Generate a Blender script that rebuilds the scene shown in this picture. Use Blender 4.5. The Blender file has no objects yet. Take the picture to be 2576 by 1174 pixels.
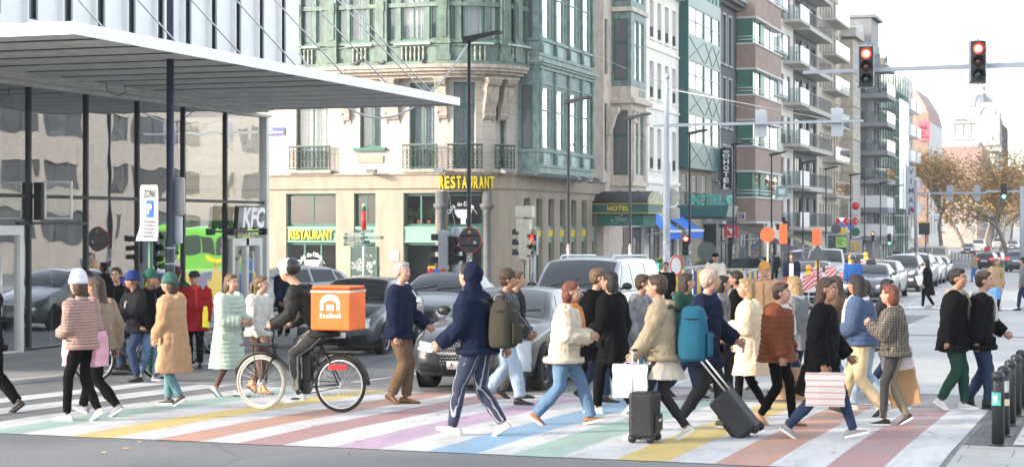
import bpy,bmesh,math,random
from mathutils import Vector,Matrix,noise
R=math.radians;PI=math.pi;TAU=2*math.pi
sc=bpy.context.scene;COL=sc.collection
rnd=random.Random(7)
F=4500.;CA_ANG=math.atan(1512/4500);SA,CA=math.sin(CA_ANG),math.cos(CA_ANG)
EYE=2.2
GP=[(-80,.06),(14,.05),(18,0),(28,-.26),(62,-.52),(150,-1.32),(170,-1.5),(3000,-1.5)]
def g(y):
 if y<=GP[0][0]:return GP[0][1]
 for(a,b),(c,d)in zip(GP,GP[1:]):
  if y<=c:return b+(d-b)*(y-a)/(c-a)
 return-1.5
def G(u,v):
 k=(u-1288)/F;m=(v-570)/F;yk=CA+SA*k;z=22.
 for i in range(50):z=.5*z+.5*(EYE-g(z*yk))/m
 return(z*(-SA+CA*k),z*yk)
def X(u,x):
 k=(u-1288)/F;z=x/(-SA+CA*k);return z*(CA+SA*k)
def Y(u,y):
 k=(u-1288)/F;z=y/(CA+SA*k);return z*(-SA+CA*k)
def DEP(x,y):return-x*SA+y*CA
def H(v,x,y):return EYE-(v-570)/F*DEP(x,y)
def D(u,z):
 k=(u-1288)/F;return(z*(-SA+CA*k),z*(CA+SA*k))
MATS={}
def nt_new(name):
 m=bpy.data.materials.new(name);m.use_nodes=True
 t=m.node_tree;b=t.nodes['Principled BSDF']
 return m,t,b
def N(t,typ,**kw):
 n=t.nodes.new(typ)
 for k,v in kw.items():setattr(n,k,v)
 return n
def srgb(r,g_,b):
 f=lambda c:(c/255/12.92 if c<=10.3 else((c/255+.055)/1.055)**2.4)
 return(f(r),f(g_),f(b))
def mat(name,c=(.5,.5,.5),rough=.6,metal=0.,var=.12,vs=2.5,bump=0.,bs=40.,spec=.4,coat=0.,emit=0.,stretch=None,dirt=0.,alpha=1.):
 if name in MATS:return MATS[name]
 m,t,b=nt_new(name)
 tc=N(t,'ShaderNodeTexCoord')
 src=tc.outputs['Object']
 if stretch:
  mp=N(t,'ShaderNodeMapping');mp.inputs['Scale'].default_value=stretch
  t.links.new(src,mp.inputs[0]);src=mp.outputs[0]
 b.inputs['Roughness'].default_value=rough
 b.inputs['Metallic'].default_value=metal
 b.inputs['Specular IOR Level'].default_value=spec
 b.inputs['Coat Weight'].default_value=coat
 b.inputs['Coat Roughness'].default_value=.05
 if var>0:
  n=N(t,'ShaderNodeTexNoise');n.inputs['Scale'].default_value=vs;n.inputs['Detail'].default_value=6
  n.inputs['Roughness'].default_value=.65
  t.links.new(src,n.inputs['Vector'])
  r=N(t,'ShaderNodeValToRGB')
  lo=tuple(max(0,x*(1-var*1.6))for x in c);hi=tuple(min(1,x*(1+var))for x in c)
  r.color_ramp.elements[0].position=.3;r.color_ramp.elements[1].position=.72
  r.color_ramp.elements[0].color=(*lo,1);r.color_ramp.elements[1].color=(*hi,1)
  t.links.new(n.outputs['Fac'],r.inputs[0]);out=r.outputs[0]
  if dirt>0:
   n2=N(t,'ShaderNodeTexNoise');n2.inputs['Scale'].default_value=vs*4;n2.inputs['Detail'].default_value=8
   mp2=N(t,'ShaderNodeMapping');mp2.inputs['Scale'].default_value=(1,1,.25)
   t.links.new(tc.outputs['Object'],mp2.inputs[0]);t.links.new(mp2.outputs[0],n2.inputs['Vector'])
   r2=N(t,'ShaderNodeValToRGB');r2.color_ramp.elements[0].position=.35;r2.color_ramp.elements[1].position=.6
   r2.color_ramp.elements[0].color=(1-dirt,1-dirt,1-dirt*1.1,1);r2.color_ramp.elements[1].color=(1,1,1,1)
   t.links.new(n2.outputs['Fac'],r2.inputs[0])
   mx=N(t,'ShaderNodeMix',data_type='RGBA',blend_type='MULTIPLY');mx.inputs[0].default_value=1
   t.links.new(out,mx.inputs[6]);t.links.new(r2.outputs[0],mx.inputs[7]);out=mx.outputs[2]
  t.links.new(out,b.inputs['Base Color'])
 else:b.inputs['Base Color'].default_value=(*c,1)
 if bump>0:
  n=N(t,'ShaderNodeTexNoise');n.inputs['Scale'].default_value=bs;n.inputs['Detail'].default_value=4
  t.links.new(src,n.inputs['Vector'])
  bm=N(t,'ShaderNodeBump');bm.inputs['Strength'].default_value=bump;bm.inputs['Distance'].default_value=.02
  t.links.new(n.outputs['Fac'],bm.inputs['Height']);t.links.new(bm.outputs[0],b.inputs['Normal'])
 if emit>0:
  b.inputs['Emission Color'].default_value=(*c,1);b.inputs['Emission Strength'].default_value=emit
 MATS[name]=m;return m
def brick_mat(name,c1,c2,mortar,bw,bh,ms=.012,rough=.8,axis='xz',offs=.5,bump=.3,var=.25,smear=0.):
 if name in MATS:return MATS[name]
 m,t,b=nt_new(name)
 tc=N(t,'ShaderNodeTexCoord');sp=N(t,'ShaderNodeSeparateXYZ');cb=N(t,'ShaderNodeCombineXYZ')
 t.links.new(tc.outputs['Object'],sp.inputs[0])
 if axis=='box':
  ad=N(t,'ShaderNodeMath',operation='ADD');t.links.new(sp.outputs[0],ad.inputs[0]);t.links.new(sp.outputs[1],ad.inputs[1])
  t.links.new(ad.outputs[0],cb.inputs[0]);t.links.new(sp.outputs[2],cb.inputs[1])
 else:
  ix='xyz'.index(axis[0]);iy='xyz'.index(axis[1])
  t.links.new(sp.outputs[ix],cb.inputs[0]);t.links.new(sp.outputs[iy],cb.inputs[1])
 br=N(t,'ShaderNodeTexBrick');br.offset=offs
 br.inputs['Color1'].default_value=(*c1,1);br.inputs['Color2'].default_value=(*c2,1);br.inputs['Mortar'].default_value=(*mortar,1)
 br.inputs['Scale'].default_value=1;br.inputs['Brick Width'].default_value=bw;br.inputs['Row Height'].default_value=bh
 br.inputs['Mortar Size'].default_value=ms;br.inputs['Bias'].default_value=0
 t.links.new(cb.outputs[0],br.inputs['Vector'])
 n=N(t,'ShaderNodeTexNoise');n.inputs['Scale'].default_value=1.3;n.inputs['Detail'].default_value=8
 t.links.new(tc.outputs['Object'],n.inputs['Vector'])
 r=N(t,'ShaderNodeValToRGB');r.color_ramp.elements[0].position=.3;r.color_ramp.elements[1].position=.7
 r.color_ramp.elements[0].color=(1-var,1-var,1-var,1);r.color_ramp.elements[1].color=(1,1,1,1)
 t.links.new(n.outputs['Fac'],r.inputs[0])
 mx=N(t,'ShaderNodeMix',data_type='RGBA',blend_type='MULTIPLY');mx.inputs[0].default_value=1
 t.links.new(br.outputs['Color'],mx.inputs[6]);t.links.new(r.outputs[0],mx.inputs[7])
 t.links.new(mx.outputs[2],b.inputs['Base Color'])
 b.inputs['Roughness'].default_value=rough
 bm=N(t,'ShaderNodeBump');bm.inputs['Strength'].default_value=bump;bm.inputs['Distance'].default_value=.02;bm.invert=True
 t.links.new(br.outputs['Fac'],bm.inputs['Height']);t.links.new(bm.outputs[0],b.inputs['Normal'])
 MATS[name]=m;return m
def glass_mat(name,tint=(.8,.85,.85),refl=.5,rough=.02,wav=.0,wscale=1.2):
 if name in MATS:return MATS[name]
 m=bpy.data.materials.new(name);m.use_nodes=True;t=m.node_tree;t.nodes.clear()
 o=N(t,'ShaderNodeOutputMaterial');mx=N(t,'ShaderNodeMixShader')
 tr=N(t,'ShaderNodeBsdfTransparent');tr.inputs[0].default_value=(*tint,1)
 gl=N(t,'ShaderNodeBsdfGlossy');gl.inputs['Roughness'].default_value=rough;gl.inputs[0].default_value=(.95,.97,1,1)
 lw=N(t,'ShaderNodeLayerWeight');lw.inputs[0].default_value=.5;mr=N(t,'ShaderNodeMapRange',interpolation_type='SMOOTHSTEP');mr.inputs[3].default_value=refl*.4;t.links.new(lw.outputs['Facing'],mr.inputs[0])
 t.links.new(mr.outputs[0],mx.inputs[0]);t.links.new(tr.outputs[0],mx.inputs[1]);t.links.new(gl.outputs[0],mx.inputs[2])
 if wav>0:
  tc=N(t,'ShaderNodeTexCoord');n=N(t,'ShaderNodeTexNoise');n.inputs['Scale'].default_value=wscale;n.inputs['Detail'].default_value=1
  t.links.new(tc.outputs['Object'],n.inputs['Vector'])
  bm=N(t,'ShaderNodeBump');bm.inputs['Strength'].default_value=wav;bm.inputs['Distance'].default_value=.1
  t.links.new(n.outputs['Fac'],bm.inputs['Height']);t.links.new(bm.outputs[0],gl.inputs['Normal']);t.links.new(bm.outputs[0],lw.inputs['Normal'])
 t.links.new(mx.outputs[0],o.inputs[0]);MATS[name]=m;return m
def dark_glass(name,c=(.03,.035,.04),rough=.04,wav=.0,spec=.7,ws=1.0):
 if name in MATS:return MATS[name]
 m,t,b=nt_new(name)
 b.inputs['Base Color'].default_value=(*c,1);b.inputs['Roughness'].default_value=rough;b.inputs['Specular IOR Level'].default_value=spec
 if wav>0:
  tc=N(t,'ShaderNodeTexCoord');n=N(t,'ShaderNodeTexNoise');n.inputs['Scale'].default_value=ws;n.inputs['Detail'].default_value=1
  t.links.new(tc.outputs['Object'],n.inputs['Vector'])
  bm=N(t,'ShaderNodeBump');bm.inputs['Strength'].default_value=wav;bm.inputs['Distance'].default_value=.1
  t.links.new(n.outputs['Fac'],bm.inputs['Height']);t.links.new(bm.outputs[0],b.inputs['Normal'])
 MATS[name]=m;return m
def emit_mat(name,c,s):
 if name in MATS:return MATS[name]
 m,t,b=nt_new(name);b.inputs['Base Color'].default_value=(*[x*.3 for x in c],1)
 b.inputs['Emission Color'].default_value=(*c,1);b.inputs['Emission Strength'].default_value=s
 MATS[name]=m;return m
def tag(o,label=None,cat=None,group=None,kind=None):
 if label:o['label']=label
 if cat:o['category']=cat
 if group:o['group']=group
 if kind:o['kind']=kind
 return o
def empty(name,loc=(0,0,0),rz=0.,label=None,cat=None,group=None):
 o=bpy.data.objects.new(name,None);COL.objects.link(o);o.empty_display_size=.2
 o.location=loc;o.rotation_euler=(0,0,rz)
 return tag(o,label,cat,group)
def link(me,name,parent=None,loc=(0,0,0),rz=0.):
 o=bpy.data.objects.new(name,me);COL.objects.link(o)
 o.location=loc;o.rotation_euler=(0,0,rz)
 if parent is not None:o.parent=parent
 return o
def copy_tree(o,parent=None):
 c=o.copy();COL.objects.link(c);c.parent=parent
 for ch in list(o.children):copy_tree(ch,c)
 return c
class MB:
 def __init__(self,f=None,ns=None):
  self.v=[];self.fc=[];self.mi=[];self.sm=[];self.f=f;self.ns=ns
 def p(self,x,y,z):
  self.v.append(self.f(x,y,z)if self.f else(x,y,z));return len(self.v)-1
 def face(self,idx,m=0,sm=False):
  self.fc.append(tuple(idx));self.mi.append(m);self.sm.append(sm)
 def quad(self,a,b,c,d,m=0,sm=False):
  self.face([self.p(*a),self.p(*b),self.p(*c),self.p(*d)],m,sm)
 def poly(self,pts,m=0):self.face([self.p(*q)for q in pts],m)
 def cuts(self,x0,x1):
  n=self.ns(x0,x1)if self.ns else 1
  return[x0+(x1-x0)*i/n for i in range(n+1)]
 def box(self,x0,x1,y0,y1,z0,z1,m=0):
  xs=self.cuts(x0,x1);rings=[]
  for x in xs:rings.append([self.p(x,y0,z0),self.p(x,y1,z0),self.p(x,y1,z1),self.p(x,y0,z1)])
  for a,b in zip(rings,rings[1:]):
   for i in range(4):self.face([a[i],a[(i+1)%4],b[(i+1)%4],b[i]],m)
  self.face(rings[0][::-1],m);self.face(rings[-1],m)
  return self
 def obox(self,c,size,M=None,m=0):
  sx,sy,sz=[q/2 for q in size];c=Vector(c);ids=[]
  for dx,dy,dz in((-1,-1,-1),(1,-1,-1),(1,1,-1),(-1,1,-1),(-1,-1,1),(1,-1,1),(1,1,1),(-1,1,1)):
   q=Vector((dx*sx,dy*sy,dz*sz))
   if M is not None:q=M@q
   ids.append(self.p(*(c+q)))
  for f in((0,3,2,1),(4,5,6,7),(0,1,5,4),(1,2,6,5),(2,3,7,6),(3,0,4,7)):self.face([ids[i]for i in f],m)
  return self
 def prism(self,poly,a0,a1,axis='x',m=0,sm=False):
  def pt(q,a):
   return{'x':(a,q[0],q[1]),'y':(q[0],a,q[1]),'z':(q[0],q[1],a)}[axis]
  cs=self.cuts(a0,a1)if axis=='x' else[a0,a1]
  rings=[[self.p(*pt(q,a))for q in poly]for a in cs];n=len(poly)
  for A,B in zip(rings,rings[1:]):
   for i in range(n):self.face([A[i],A[(i+1)%n],B[(i+1)%n],B[i]],m,sm)
  self.face(rings[0][::-1],m);self.face(rings[-1],m)
  return self
 def tube(self,pts,r,n=8,m=0,cap=True,sm=True):
  pts=[Vector(q)for q in pts];k=len(pts)
  rs=r if isinstance(r,(list,tuple))else[r]*k
  rings=[];prev=None
  for i in range(k):
   d=(pts[min(i+1,k-1)]-pts[max(i-1,0)])
   if d.length<1e-9:d=Vector((0,0,1))
   d.normalize()
   if prev is None:
    a=Vector((0,0,1))if abs(d.z)<.9 else Vector((1,0,0))
    s=d.cross(a).normalized()
   else:
    s=(prev-d*prev.dot(d))
    s=s.normalized()if s.length>1e-6 else d.cross(Vector((1,.3,.2))).normalized()
   prev=s;t=d.cross(s)
   rr=rs[i];ra,rb=rr if isinstance(rr,tuple)else(rr,rr)
   rings.append([self.p(*(pts[i]+s*(math.cos(TAU*j/n)*ra)+t*(math.sin(TAU*j/n)*rb)))for j in range(n)])
  for A,B in zip(rings,rings[1:]):
   for j in range(n):self.face([A[j],A[(j+1)%n],B[(j+1)%n],B[j]],m,sm)
  if cap:self.face(rings[0][::-1],m);self.face(rings[-1],m)
  return self
 def lathe(self,prof,c=(0,0,0),n=16,m=0,sm=True,axis='z',a0=0.,a1=TAU,cap=True):
  full=abs(a1-a0-TAU)<1e-6;k=n if full else n+1;rings=[]
  for r,h in prof:
   ring=[]
   for j in range(k):
    a=a0+(a1-a0)*j/n;x,y=r*math.cos(a),r*math.sin(a)
    q={'z':(x,y,h),'x':(h,x,y),'y':(x,h,y)}[axis]
    ring.append(self.p(c[0]+q[0],c[1]+q[1],c[2]+q[2]))
   rings.append(ring)
  for A,B in zip(rings,rings[1:]):
   for j in range(n):
    self.face([A[j],A[(j+1)%k],B[(j+1)%k],B[j]],m,sm)
  if full and cap and prof[0]!=prof[-1]:
   if prof[0][0]>1e-4:self.face(rings[0][::-1],m)
   if prof[-1][0]>1e-4:self.face(rings[-1],m)
  return self
 def ball(self,c,r,n=10,m=0,M=None):
  rx,ry,rz=r if isinstance(r,(tuple,list))else(r,r,r);rings=[];c=Vector(c);h=max(4,n//2+1)
  for i in range(h+1):
   a=PI*i/h;ring=[]
   for j in range(n):
    b=TAU*j/n;q=Vector((rx*math.sin(a)*math.cos(b),ry*math.sin(a)*math.sin(b),rz*math.cos(a)))
    if M is not None:q=M@q
    ring.append(self.p(*(c+q)))
   rings.append(ring)
  for A,B in zip(rings,rings[1:]):
   for j in range(n):self.face([A[j],B[j],B[(j+1)%n],A[(j+1)%n]],m,True)
  return self
 def loft(self,rings,m=0,sm=True,cap=True,closed=True):
  ids=[[self.p(*q)for q in r]for r in rings];n=len(ids[0])
  for A,B in zip(ids,ids[1:]):
   for j in range(n if closed else n-1):self.face([A[j],A[(j+1)%n],B[(j+1)%n],B[j]],m,sm)
  if cap and closed:self.face(ids[0][::-1],m);self.face(ids[-1],m)
  return self
 def mesh(self,name,mats,weld=False):
  me=bpy.data.meshes.new(name);me.from_pydata(self.v,[],self.fc)
  for q in(mats if isinstance(mats,(list,tuple))else[mats]):me.materials.append(q)
  me.polygons.foreach_set('material_index',self.mi);me.polygons.foreach_set('use_smooth',self.sm)
  bm=bmesh.new();bm.from_mesh(me)
  bmesh.ops.remove_doubles(bm,verts=bm.verts,dist=1e-5)
  bmesh.ops.recalc_face_normals(bm,faces=bm.faces)
  bm.to_mesh(me);bm.free()
  return me
 def build(self,name,mats,parent=None,loc=(0,0,0),rz=0.):
  return link(self.mesh(name,mats),name,parent,loc,rz)
def bevel(o,w,seg=2,ang=35):
 b=o.modifiers.new('bevel','BEVEL');b.width=w;b.segments=seg;b.limit_method='ANGLE';b.angle_limit=R(ang)
 return o
def evaluated(o):
 dg=bpy.context.evaluated_depsgraph_get();dg.update()
 return bpy.data.meshes.new_from_object(o.evaluated_get(dg),depsgraph=dg)
def bake(o):
 me=evaluated(o);o.modifiers.clear();old=o.data;o.data=me;bpy.data.meshes.remove(old);return o
def text_mesh(s,size,mat_,depth=.01,bold=0.,align='CENTER',spacing=1.,shear=0.,name='lettering',extra=None):
 cu=bpy.data.curves.new(name,'FONT');cu.body=s;cu.size=size;cu.extrude=depth/2;cu.offset=bold;cu.resolution_u=3
 cu.align_x=align;cu.align_y='CENTER';cu.space_character=spacing;cu.shear=shear
 o=bpy.data.objects.new(name,cu);COL.objects.link(o)
 me=evaluated(o);bpy.data.objects.remove(o);bpy.data.curves.remove(cu)
 me.transform(Matrix.Rotation(R(90),4,'X'))
 me.materials.clear();me.materials.append(mat_);me.name=name
 if extra:me.transform(extra)
 return me
def stretch_to(me,w=None,h=None):
 xs=[v.co.x for v in me.vertices];zs=[v.co.z for v in me.vertices]
 if not xs:return me
 a,b,c,d=min(xs),max(xs),min(zs),max(zs)
 sx=w/(b-a)if w else 1;sz=h/(d-c)if h else 1
 me.transform(Matrix.Diagonal((sx,1,sz,1))@Matrix.Translation((-(a+b)/2,0,-(c+d)/2)))
 return me
cam_d=bpy.data.cameras.new('camera');cam=bpy.data.objects.new('camera',cam_d);COL.objects.link(cam)
cam.location=(0,0,EYE);cam.rotation_euler=(R(90),0,CA_ANG)
cam_d.sensor_width=36;cam_d.lens=F/2576*36;cam_d.shift_y=-17/2576;cam_d.clip_start=.1;cam_d.clip_end=6000
cam_d.dof.use_dof=True;cam_d.dof.focus_distance=24;cam_d.dof.aperture_fstop=4.5
sc.camera=cam
SUN_EL=R(17);SUN_D=Vector((.76,.65,0)).normalized()
sun_d=bpy.data.lights.new('sun','SUN');sun=bpy.data.objects.new('sun',sun_d);COL.objects.link(sun)
sun_d.energy=1.6;sun_d.angle=R(1.6);sun_d.color=(1,.87,.70)
sun.rotation_euler=Vector((SUN_D.x*math.cos(SUN_EL),SUN_D.y*math.cos(SUN_EL),-math.sin(SUN_EL))).to_track_quat('-Z','Y').to_euler()
w=bpy.data.worlds.new('World');sc.world=w;w.use_nodes=True
wt=w.node_tree;bg=wt.nodes['Background']
sky=wt.nodes.new('ShaderNodeTexSky');sky.sky_type='NISHITA';sky.sun_disc=False
sky.sun_elevation=SUN_EL;sky.sun_rotation=math.atan2(-SUN_D.x,-SUN_D.y);sky.air_density=1.0;sky.dust_density=1.6;sky.ozone_density=.6;sky.altitude=50
hs=wt.nodes.new('ShaderNodeHueSaturation');hs.inputs['Saturation'].default_value=.4;wt.links.new(sky.outputs[0],hs.inputs['Color']);wt.links.new(hs.outputs[0],bg.inputs[0]);bg.inputs[1].default_value=.15
sc.view_settings.view_transform='Standard';sc.view_settings.look='None';sc.view_settings.exposure=2.16;sc.view_settings.gamma=1
sc.cycles.max_bounces=6;sc.cycles.transparent_max_bounces=12;sc.cycles.diffuse_bounces=3;sc.cycles.glossy_bounces=3
sc.cycles.sample_clamp_indirect=6;sc.cycles.use_denoising=True
sc.cycles.volume_bounces=1
def asphalt_mat():
 m,t,b=nt_new('asphalt_surface');tc=N(t,'ShaderNodeTexCoord')
 n1=N(t,'ShaderNodeTexNoise');n1.inputs['Scale'].default_value=.35;n1.inputs['Detail'].default_value=5
 n2=N(t,'ShaderNodeTexNoise');n2.inputs['Scale'].default_value=55;n2.inputs['Detail'].default_value=3
 v=N(t,'ShaderNodeTexVoronoi');v.inputs['Scale'].default_value=90
 for q in(n1,n2,v):t.links.new(tc.outputs['Object'],q.inputs['Vector'])
 r1=N(t,'ShaderNodeValToRGB');r1.color_ramp.elements[0].position=.3;r1.color_ramp.elements[1].position=.7
 r1.color_ramp.elements[0].color=(.125,.127,.130,1);r1.color_ramp.elements[1].color=(.205,.206,.207,1)
 r2=N(t,'ShaderNodeValToRGB');r2.color_ramp.elements[0].position=.3;r2.color_ramp.elements[1].position=.75
 r2.color_ramp.elements[0].color=(.68,.68,.69,1);r2.color_ramp.elements[1].color=(1.25,1.24,1.22,1)
 t.links.new(n1.outputs['Fac'],r1.inputs[0]);t.links.new(n2.outputs['Fac'],r2.inputs[0])
 mx=N(t,'ShaderNodeMix',data_type='RGBA',blend_type='MULTIPLY');mx.inputs[0].default_value=1
 t.links.new(r1.outputs[0],mx.inputs[6]);t.links.new(r2.outputs[0],mx.inputs[7])
 v2=N(t,'ShaderNodeTexVoronoi',feature='DISTANCE_TO_EDGE');v2.inputs['Scale'].default_value=.22
 t.links.new(tc.outputs['Object'],v2.inputs['Vector'])
 r3=N(t,'ShaderNodeValToRGB');r3.color_ramp.elements[0].position=.001;r3.color_ramp.elements[1].position=.006
 r3.color_ramp.elements[0].color=(.62,.62,.62,1);r3.color_ramp.elements[1].color=(1,1,1,1)
 t.links.new(v2.outputs['Distance'],r3.inputs[0])
 mx2=N(t,'ShaderNodeMix',data_type='RGBA',blend_type='MULTIPLY');mx2.inputs[0].default_value=.8
 t.links.new(mx.outputs[2],mx2.inputs[6]);t.links.new(r3.outputs[0],mx2.inputs[7])
 t.links.new(mx2.outputs[2],b.inputs['Base Color']);b.inputs['Roughness'].default_value=.62;b.inputs['Specular IOR Level'].default_value=.5
 bm=N(t,'ShaderNodeBump');bm.inputs['Strength'].default_value=.35;bm.inputs['Distance'].default_value=.01
 t.links.new(v.outputs['Distance'],bm.inputs['Height']);t.links.new(bm.outputs[0],b.inputs['Normal'])
 MATS['asphalt']=m;return m
def paint_mat(name,c,wear=.45):
 m,t,b=nt_new(name);tc=N(t,'ShaderNodeTexCoord')
 n=N(t,'ShaderNodeTexNoise');n.inputs['Scale'].default_value=1.9;n.inputs['Detail'].default_value=14;n.inputs['Roughness'].default_value=.78
 mp=N(t,'ShaderNodeMapping');mp.inputs['Scale'].default_value=(1.6,.45,1)
 t.links.new(tc.outputs['Object'],mp.inputs[0]);t.links.new(mp.outputs[0],n.inputs['Vector'])
 r=N(t,'ShaderNodeValToRGB');r.color_ramp.elements[0].position=.26;r.color_ramp.elements[1].position=.32+wear*.36
 e=r.color_ramp.elements;e[0].color=(.85,.85,.85,1);e[1].color=(0,0,0,1)
 t.links.new(n.outputs['Fac'],r.inputs[0])
 n2=N(t,'ShaderNodeTexNoise');n2.inputs['Scale'].default_value=45;n2.inputs['Detail'].default_value=2
 t.links.new(tc.outputs['Object'],n2.inputs['Vector'])
 hs=N(t,'ShaderNodeMapRange');hs.inputs[3].default_value=.86;hs.inputs[4].default_value=1.1
 t.links.new(n2.outputs['Fac'],hs.inputs[0])
 mx=N(t,'ShaderNodeMix',data_type='RGBA');mx.inputs[6].default_value=(*c,1);mx.inputs[7].default_value=(.2,.2,.205,1)
 t.links.new(r.outputs[0],mx.inputs[0])
 m2=N(t,'ShaderNodeMix',data_type='RGBA',blend_type='MULTIPLY');m2.inputs[0].default_value=1
 t.links.new(mx.outputs[2],m2.inputs[6]);t.links.new(hs.outputs[0],m2.inputs[7])
 t.links.new(m2.outputs[2],b.inputs['Base Color']);b.inputs['Roughness'].default_value=.6
 MATS[name]=m;return m
asphalt=asphalt_mat()
mb=MB();ys=[-300]+[a for a,_ in GP[:-1]]+[400,900,3000]
xs=[-1500,-60,-30,0,30,1500]
rows=[[mb.p(x,y,g(y))for x in xs]for y in ys]
for A,B in zip(rows,rows[1:]):
 for i in range(len(xs)-1):mb.face([A[i],A[i+1],B[i+1],B[i]])
tag(mb.build('road',asphalt),kind='structure')
light_as=mat('pale_asphalt',(.36,.36,.352),rough=.6,var=.12,vs=.5,bump=.3,bs=70,spec=.5)
def ysplit(y0,y1):return sorted({y0,y1,*[a for a,_ in GP if y0<a<y1]})
def slab(name,x0,x1,y0,y1,h,mt,side=None):
 mb=MB();yy=ysplit(y0,y1);ring=[]
 for y in yy:ring.append([mb.p(x0,y,g(y)-.2),mb.p(x0,y,g(y)+h),mb.p(x1,y,g(y)+h),mb.p(x1,y,g(y)-.2)])
 for A,B in zip(ring,ring[1:]):
  for i in range(3):mb.face([A[i],A[i+1],B[i+1],B[i]],0 if i==1 else 1)
 mb.face(ring[0],1);mb.face(ring[-1][::-1],1)
 return tag(mb.build(name,[mt,side or mt]),kind='structure')
def strip(name,pts,h,mt):
 mb=MB();x0,x1,y,X0,X1,Y1=pts;yy=ysplit(y,Y1);ids=[]
 for q in yy:
  t=(q-y)/(Y1-y);ids.append((mb.p(x0+(X0-x0)*t,q,g(q)+h),mb.p(x1+(X1-x1)*t,q,g(q)+h)))
 for A,B in zip(ids,ids[1:]):mb.face([A[0],A[1],B[1],B[0]])
 return tag(mb.build(name,mt),kind='structure')
paving=brick_mat('grey_paving',(.25,.25,.25),(.31,.305,.295),(.15,.15,.15),.6,.3,.01,axis='xy',var=.3)
setts=brick_mat('dark_setts',(.10,.10,.105),(.15,.148,.145),(.05,.05,.05),.22,.11,.012,axis='xy',var=.3)
conc=mat('kerb_concrete',(.36,.35,.335),rough=.85,var=.16,vs=3,bump=.2,bs=80)
flag=brick_mat('concrete_flags',(.36,.355,.345),(.42,.41,.40),(.2,.2,.2),.9,.6,.008,axis='xy',var=.15)
tact=brick_mat('tactile_paving',(.5,.5,.49),(.56,.55,.54),(.32,.32,.32),.3,.3,.012,axis='xy',var=.2)
slab('pavement',-62,-15.6,-40,31,.05,paving,conc)
slab('kerb',-15.6,-15.4,-40,31,.055,conc)
slab('pavement',-62,-16.5,31.01,40.4,.05,paving,conc)
slab('kerb',-16.5,-16.3,31.2,40.2,.055,conc)
slab('pavement',-62,-14.6,40.41,44.2,.05,paving,conc)
slab('pavement',-62,-17.9,62.8,70,.12,paving,conc)
slab('pavement',-24.5,-17.9,70,290,.12,paving,conc)
slab('kerb',-17.9,-17.7,62.8,290,.125,conc)
slab('traffic_island',-1.42,6,18.35,60,.03,setts,conc)
slab('traffic_island_border',-1.42,6,12,18.35,.035,flag,conc)
slab('tactile_pavement',-.95,.3,18.6,24,.036,tact)
for a_,b_ in((26.5,28),(28,43)):strip('junction',(-7.4,-1.55,a_,-7.2,-1.55,b_),.003,light_as)
strip('junction',(-14,8,43.8,-14,8,59.5),.003,light_as)
strip('junction',(-9.4,8,63.4,-12,8,160),.003,light_as)
WHITE=paint_mat('white_road_paint',(.52,.522,.525),.6)
PC={'red':paint_mat('red_road_paint',(.37,.185,.18),.95),'purple':paint_mat('purple_road_paint',(.41,.28,.395),.7),'blue':paint_mat('blue_road_paint',(.19,.33,.47),.6),'green':paint_mat('green_road_paint',(.28,.405,.35),.65),'yellow':paint_mat('yellow_road_paint',(.52,.40,.14),.55),'orange':paint_mat('orange_road_paint',(.46,.235,.165),.75)}
CY0,CY1=16.15,23.75
starts=[-13.36,-12.34,-11.38,-10.27,-9.27,-8.34,-7.30,-6.29,-5.45,-4.41,-3.47,-2.47]
cols=[None,None,'green','yellow','orange','red','purple','blue','green','yellow','orange','red']
cw=.5
for i,(x,c)in enumerate(zip(starts,cols)):
 if c:strip('crosswalk_stripe',(x,x+cw,CY0+rnd.uniform(-.03,.03),x,x+cw,CY1),.006,PC[c])
 nx=starts[i+1]if i+1<len(starts)else x+cw+.47
 strip('crosswalk_stripe',(x+cw,nx,CY0,x+cw,nx,CY1),.006,WHITE)
strip('crosswalk_stripe',(-13.86,-13.36,CY0+.6,-13.86,-13.36,CY1),.006,WHITE)
strip('road_line',(-14.4,-1.6,23.95,-14.4,-1.6,24.06),.006,WHITE)
for x0,a,b in((-11.1,25.2,56),(-6.55,25.2,34),(-6.9,63,66),(-14.0,75,120)):
 strip('lane_line',(x0,x0+.13,a,x0,x0+.13,b),.006,WHITE)
strip('lane_line',(-6.75,-6.62,57,-10.2,-10.07,175),.006,WHITE)
for k in range(7):strip('lane_line',(-3.6,-3.47,70+k*9,-3.6,-3.47,74+k*9),.006,WHITE)
strip('road_line',(-6.5,3,43.6,-6.5,3,43.75),.006,WHITE)
strip('lane_line',(-5.2,-5.05,46,-5.2,-5.05,49),.006,WHITE)
for k in range(9):strip('crosswalk_stripe',(-6.7+k*1.05,-6.1+k*1.05,60.2,-6.7+k*1.05,-6.1+k*1.05,63.2),.006,WHITE)
strip('road_line',(-16,0,75.5,-16,0,75.7),.006,WHITE)
strip('road_line',(-9,2,118,-9,2,118.3),.006,WHITE)
for x0,y0,w_,l_ in((-7.4,46,2.2,9),(-12.6,50,1.8,9)):strip('road_patch',(x0,x0+w_,y0,x0,x0+w_,y0+l_),.004,mat('patched_asphalt',(.20,.20,.20),rough=.85,var=.15,vs=3,bump=.3,bs=90))
strip('manhole',(-5.3,-4.7,13.9,-5.3,-4.7,14.5),.005,mat('cast_iron',(.08,.08,.085),rough=.6,metal=.4))
strip('manhole',(-15.9,-15.1,25.2,-15.9,-15.1,26.0),.054,mat('cast_iron',(.08,.08,.085),rough=.6,metal=.4))
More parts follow.
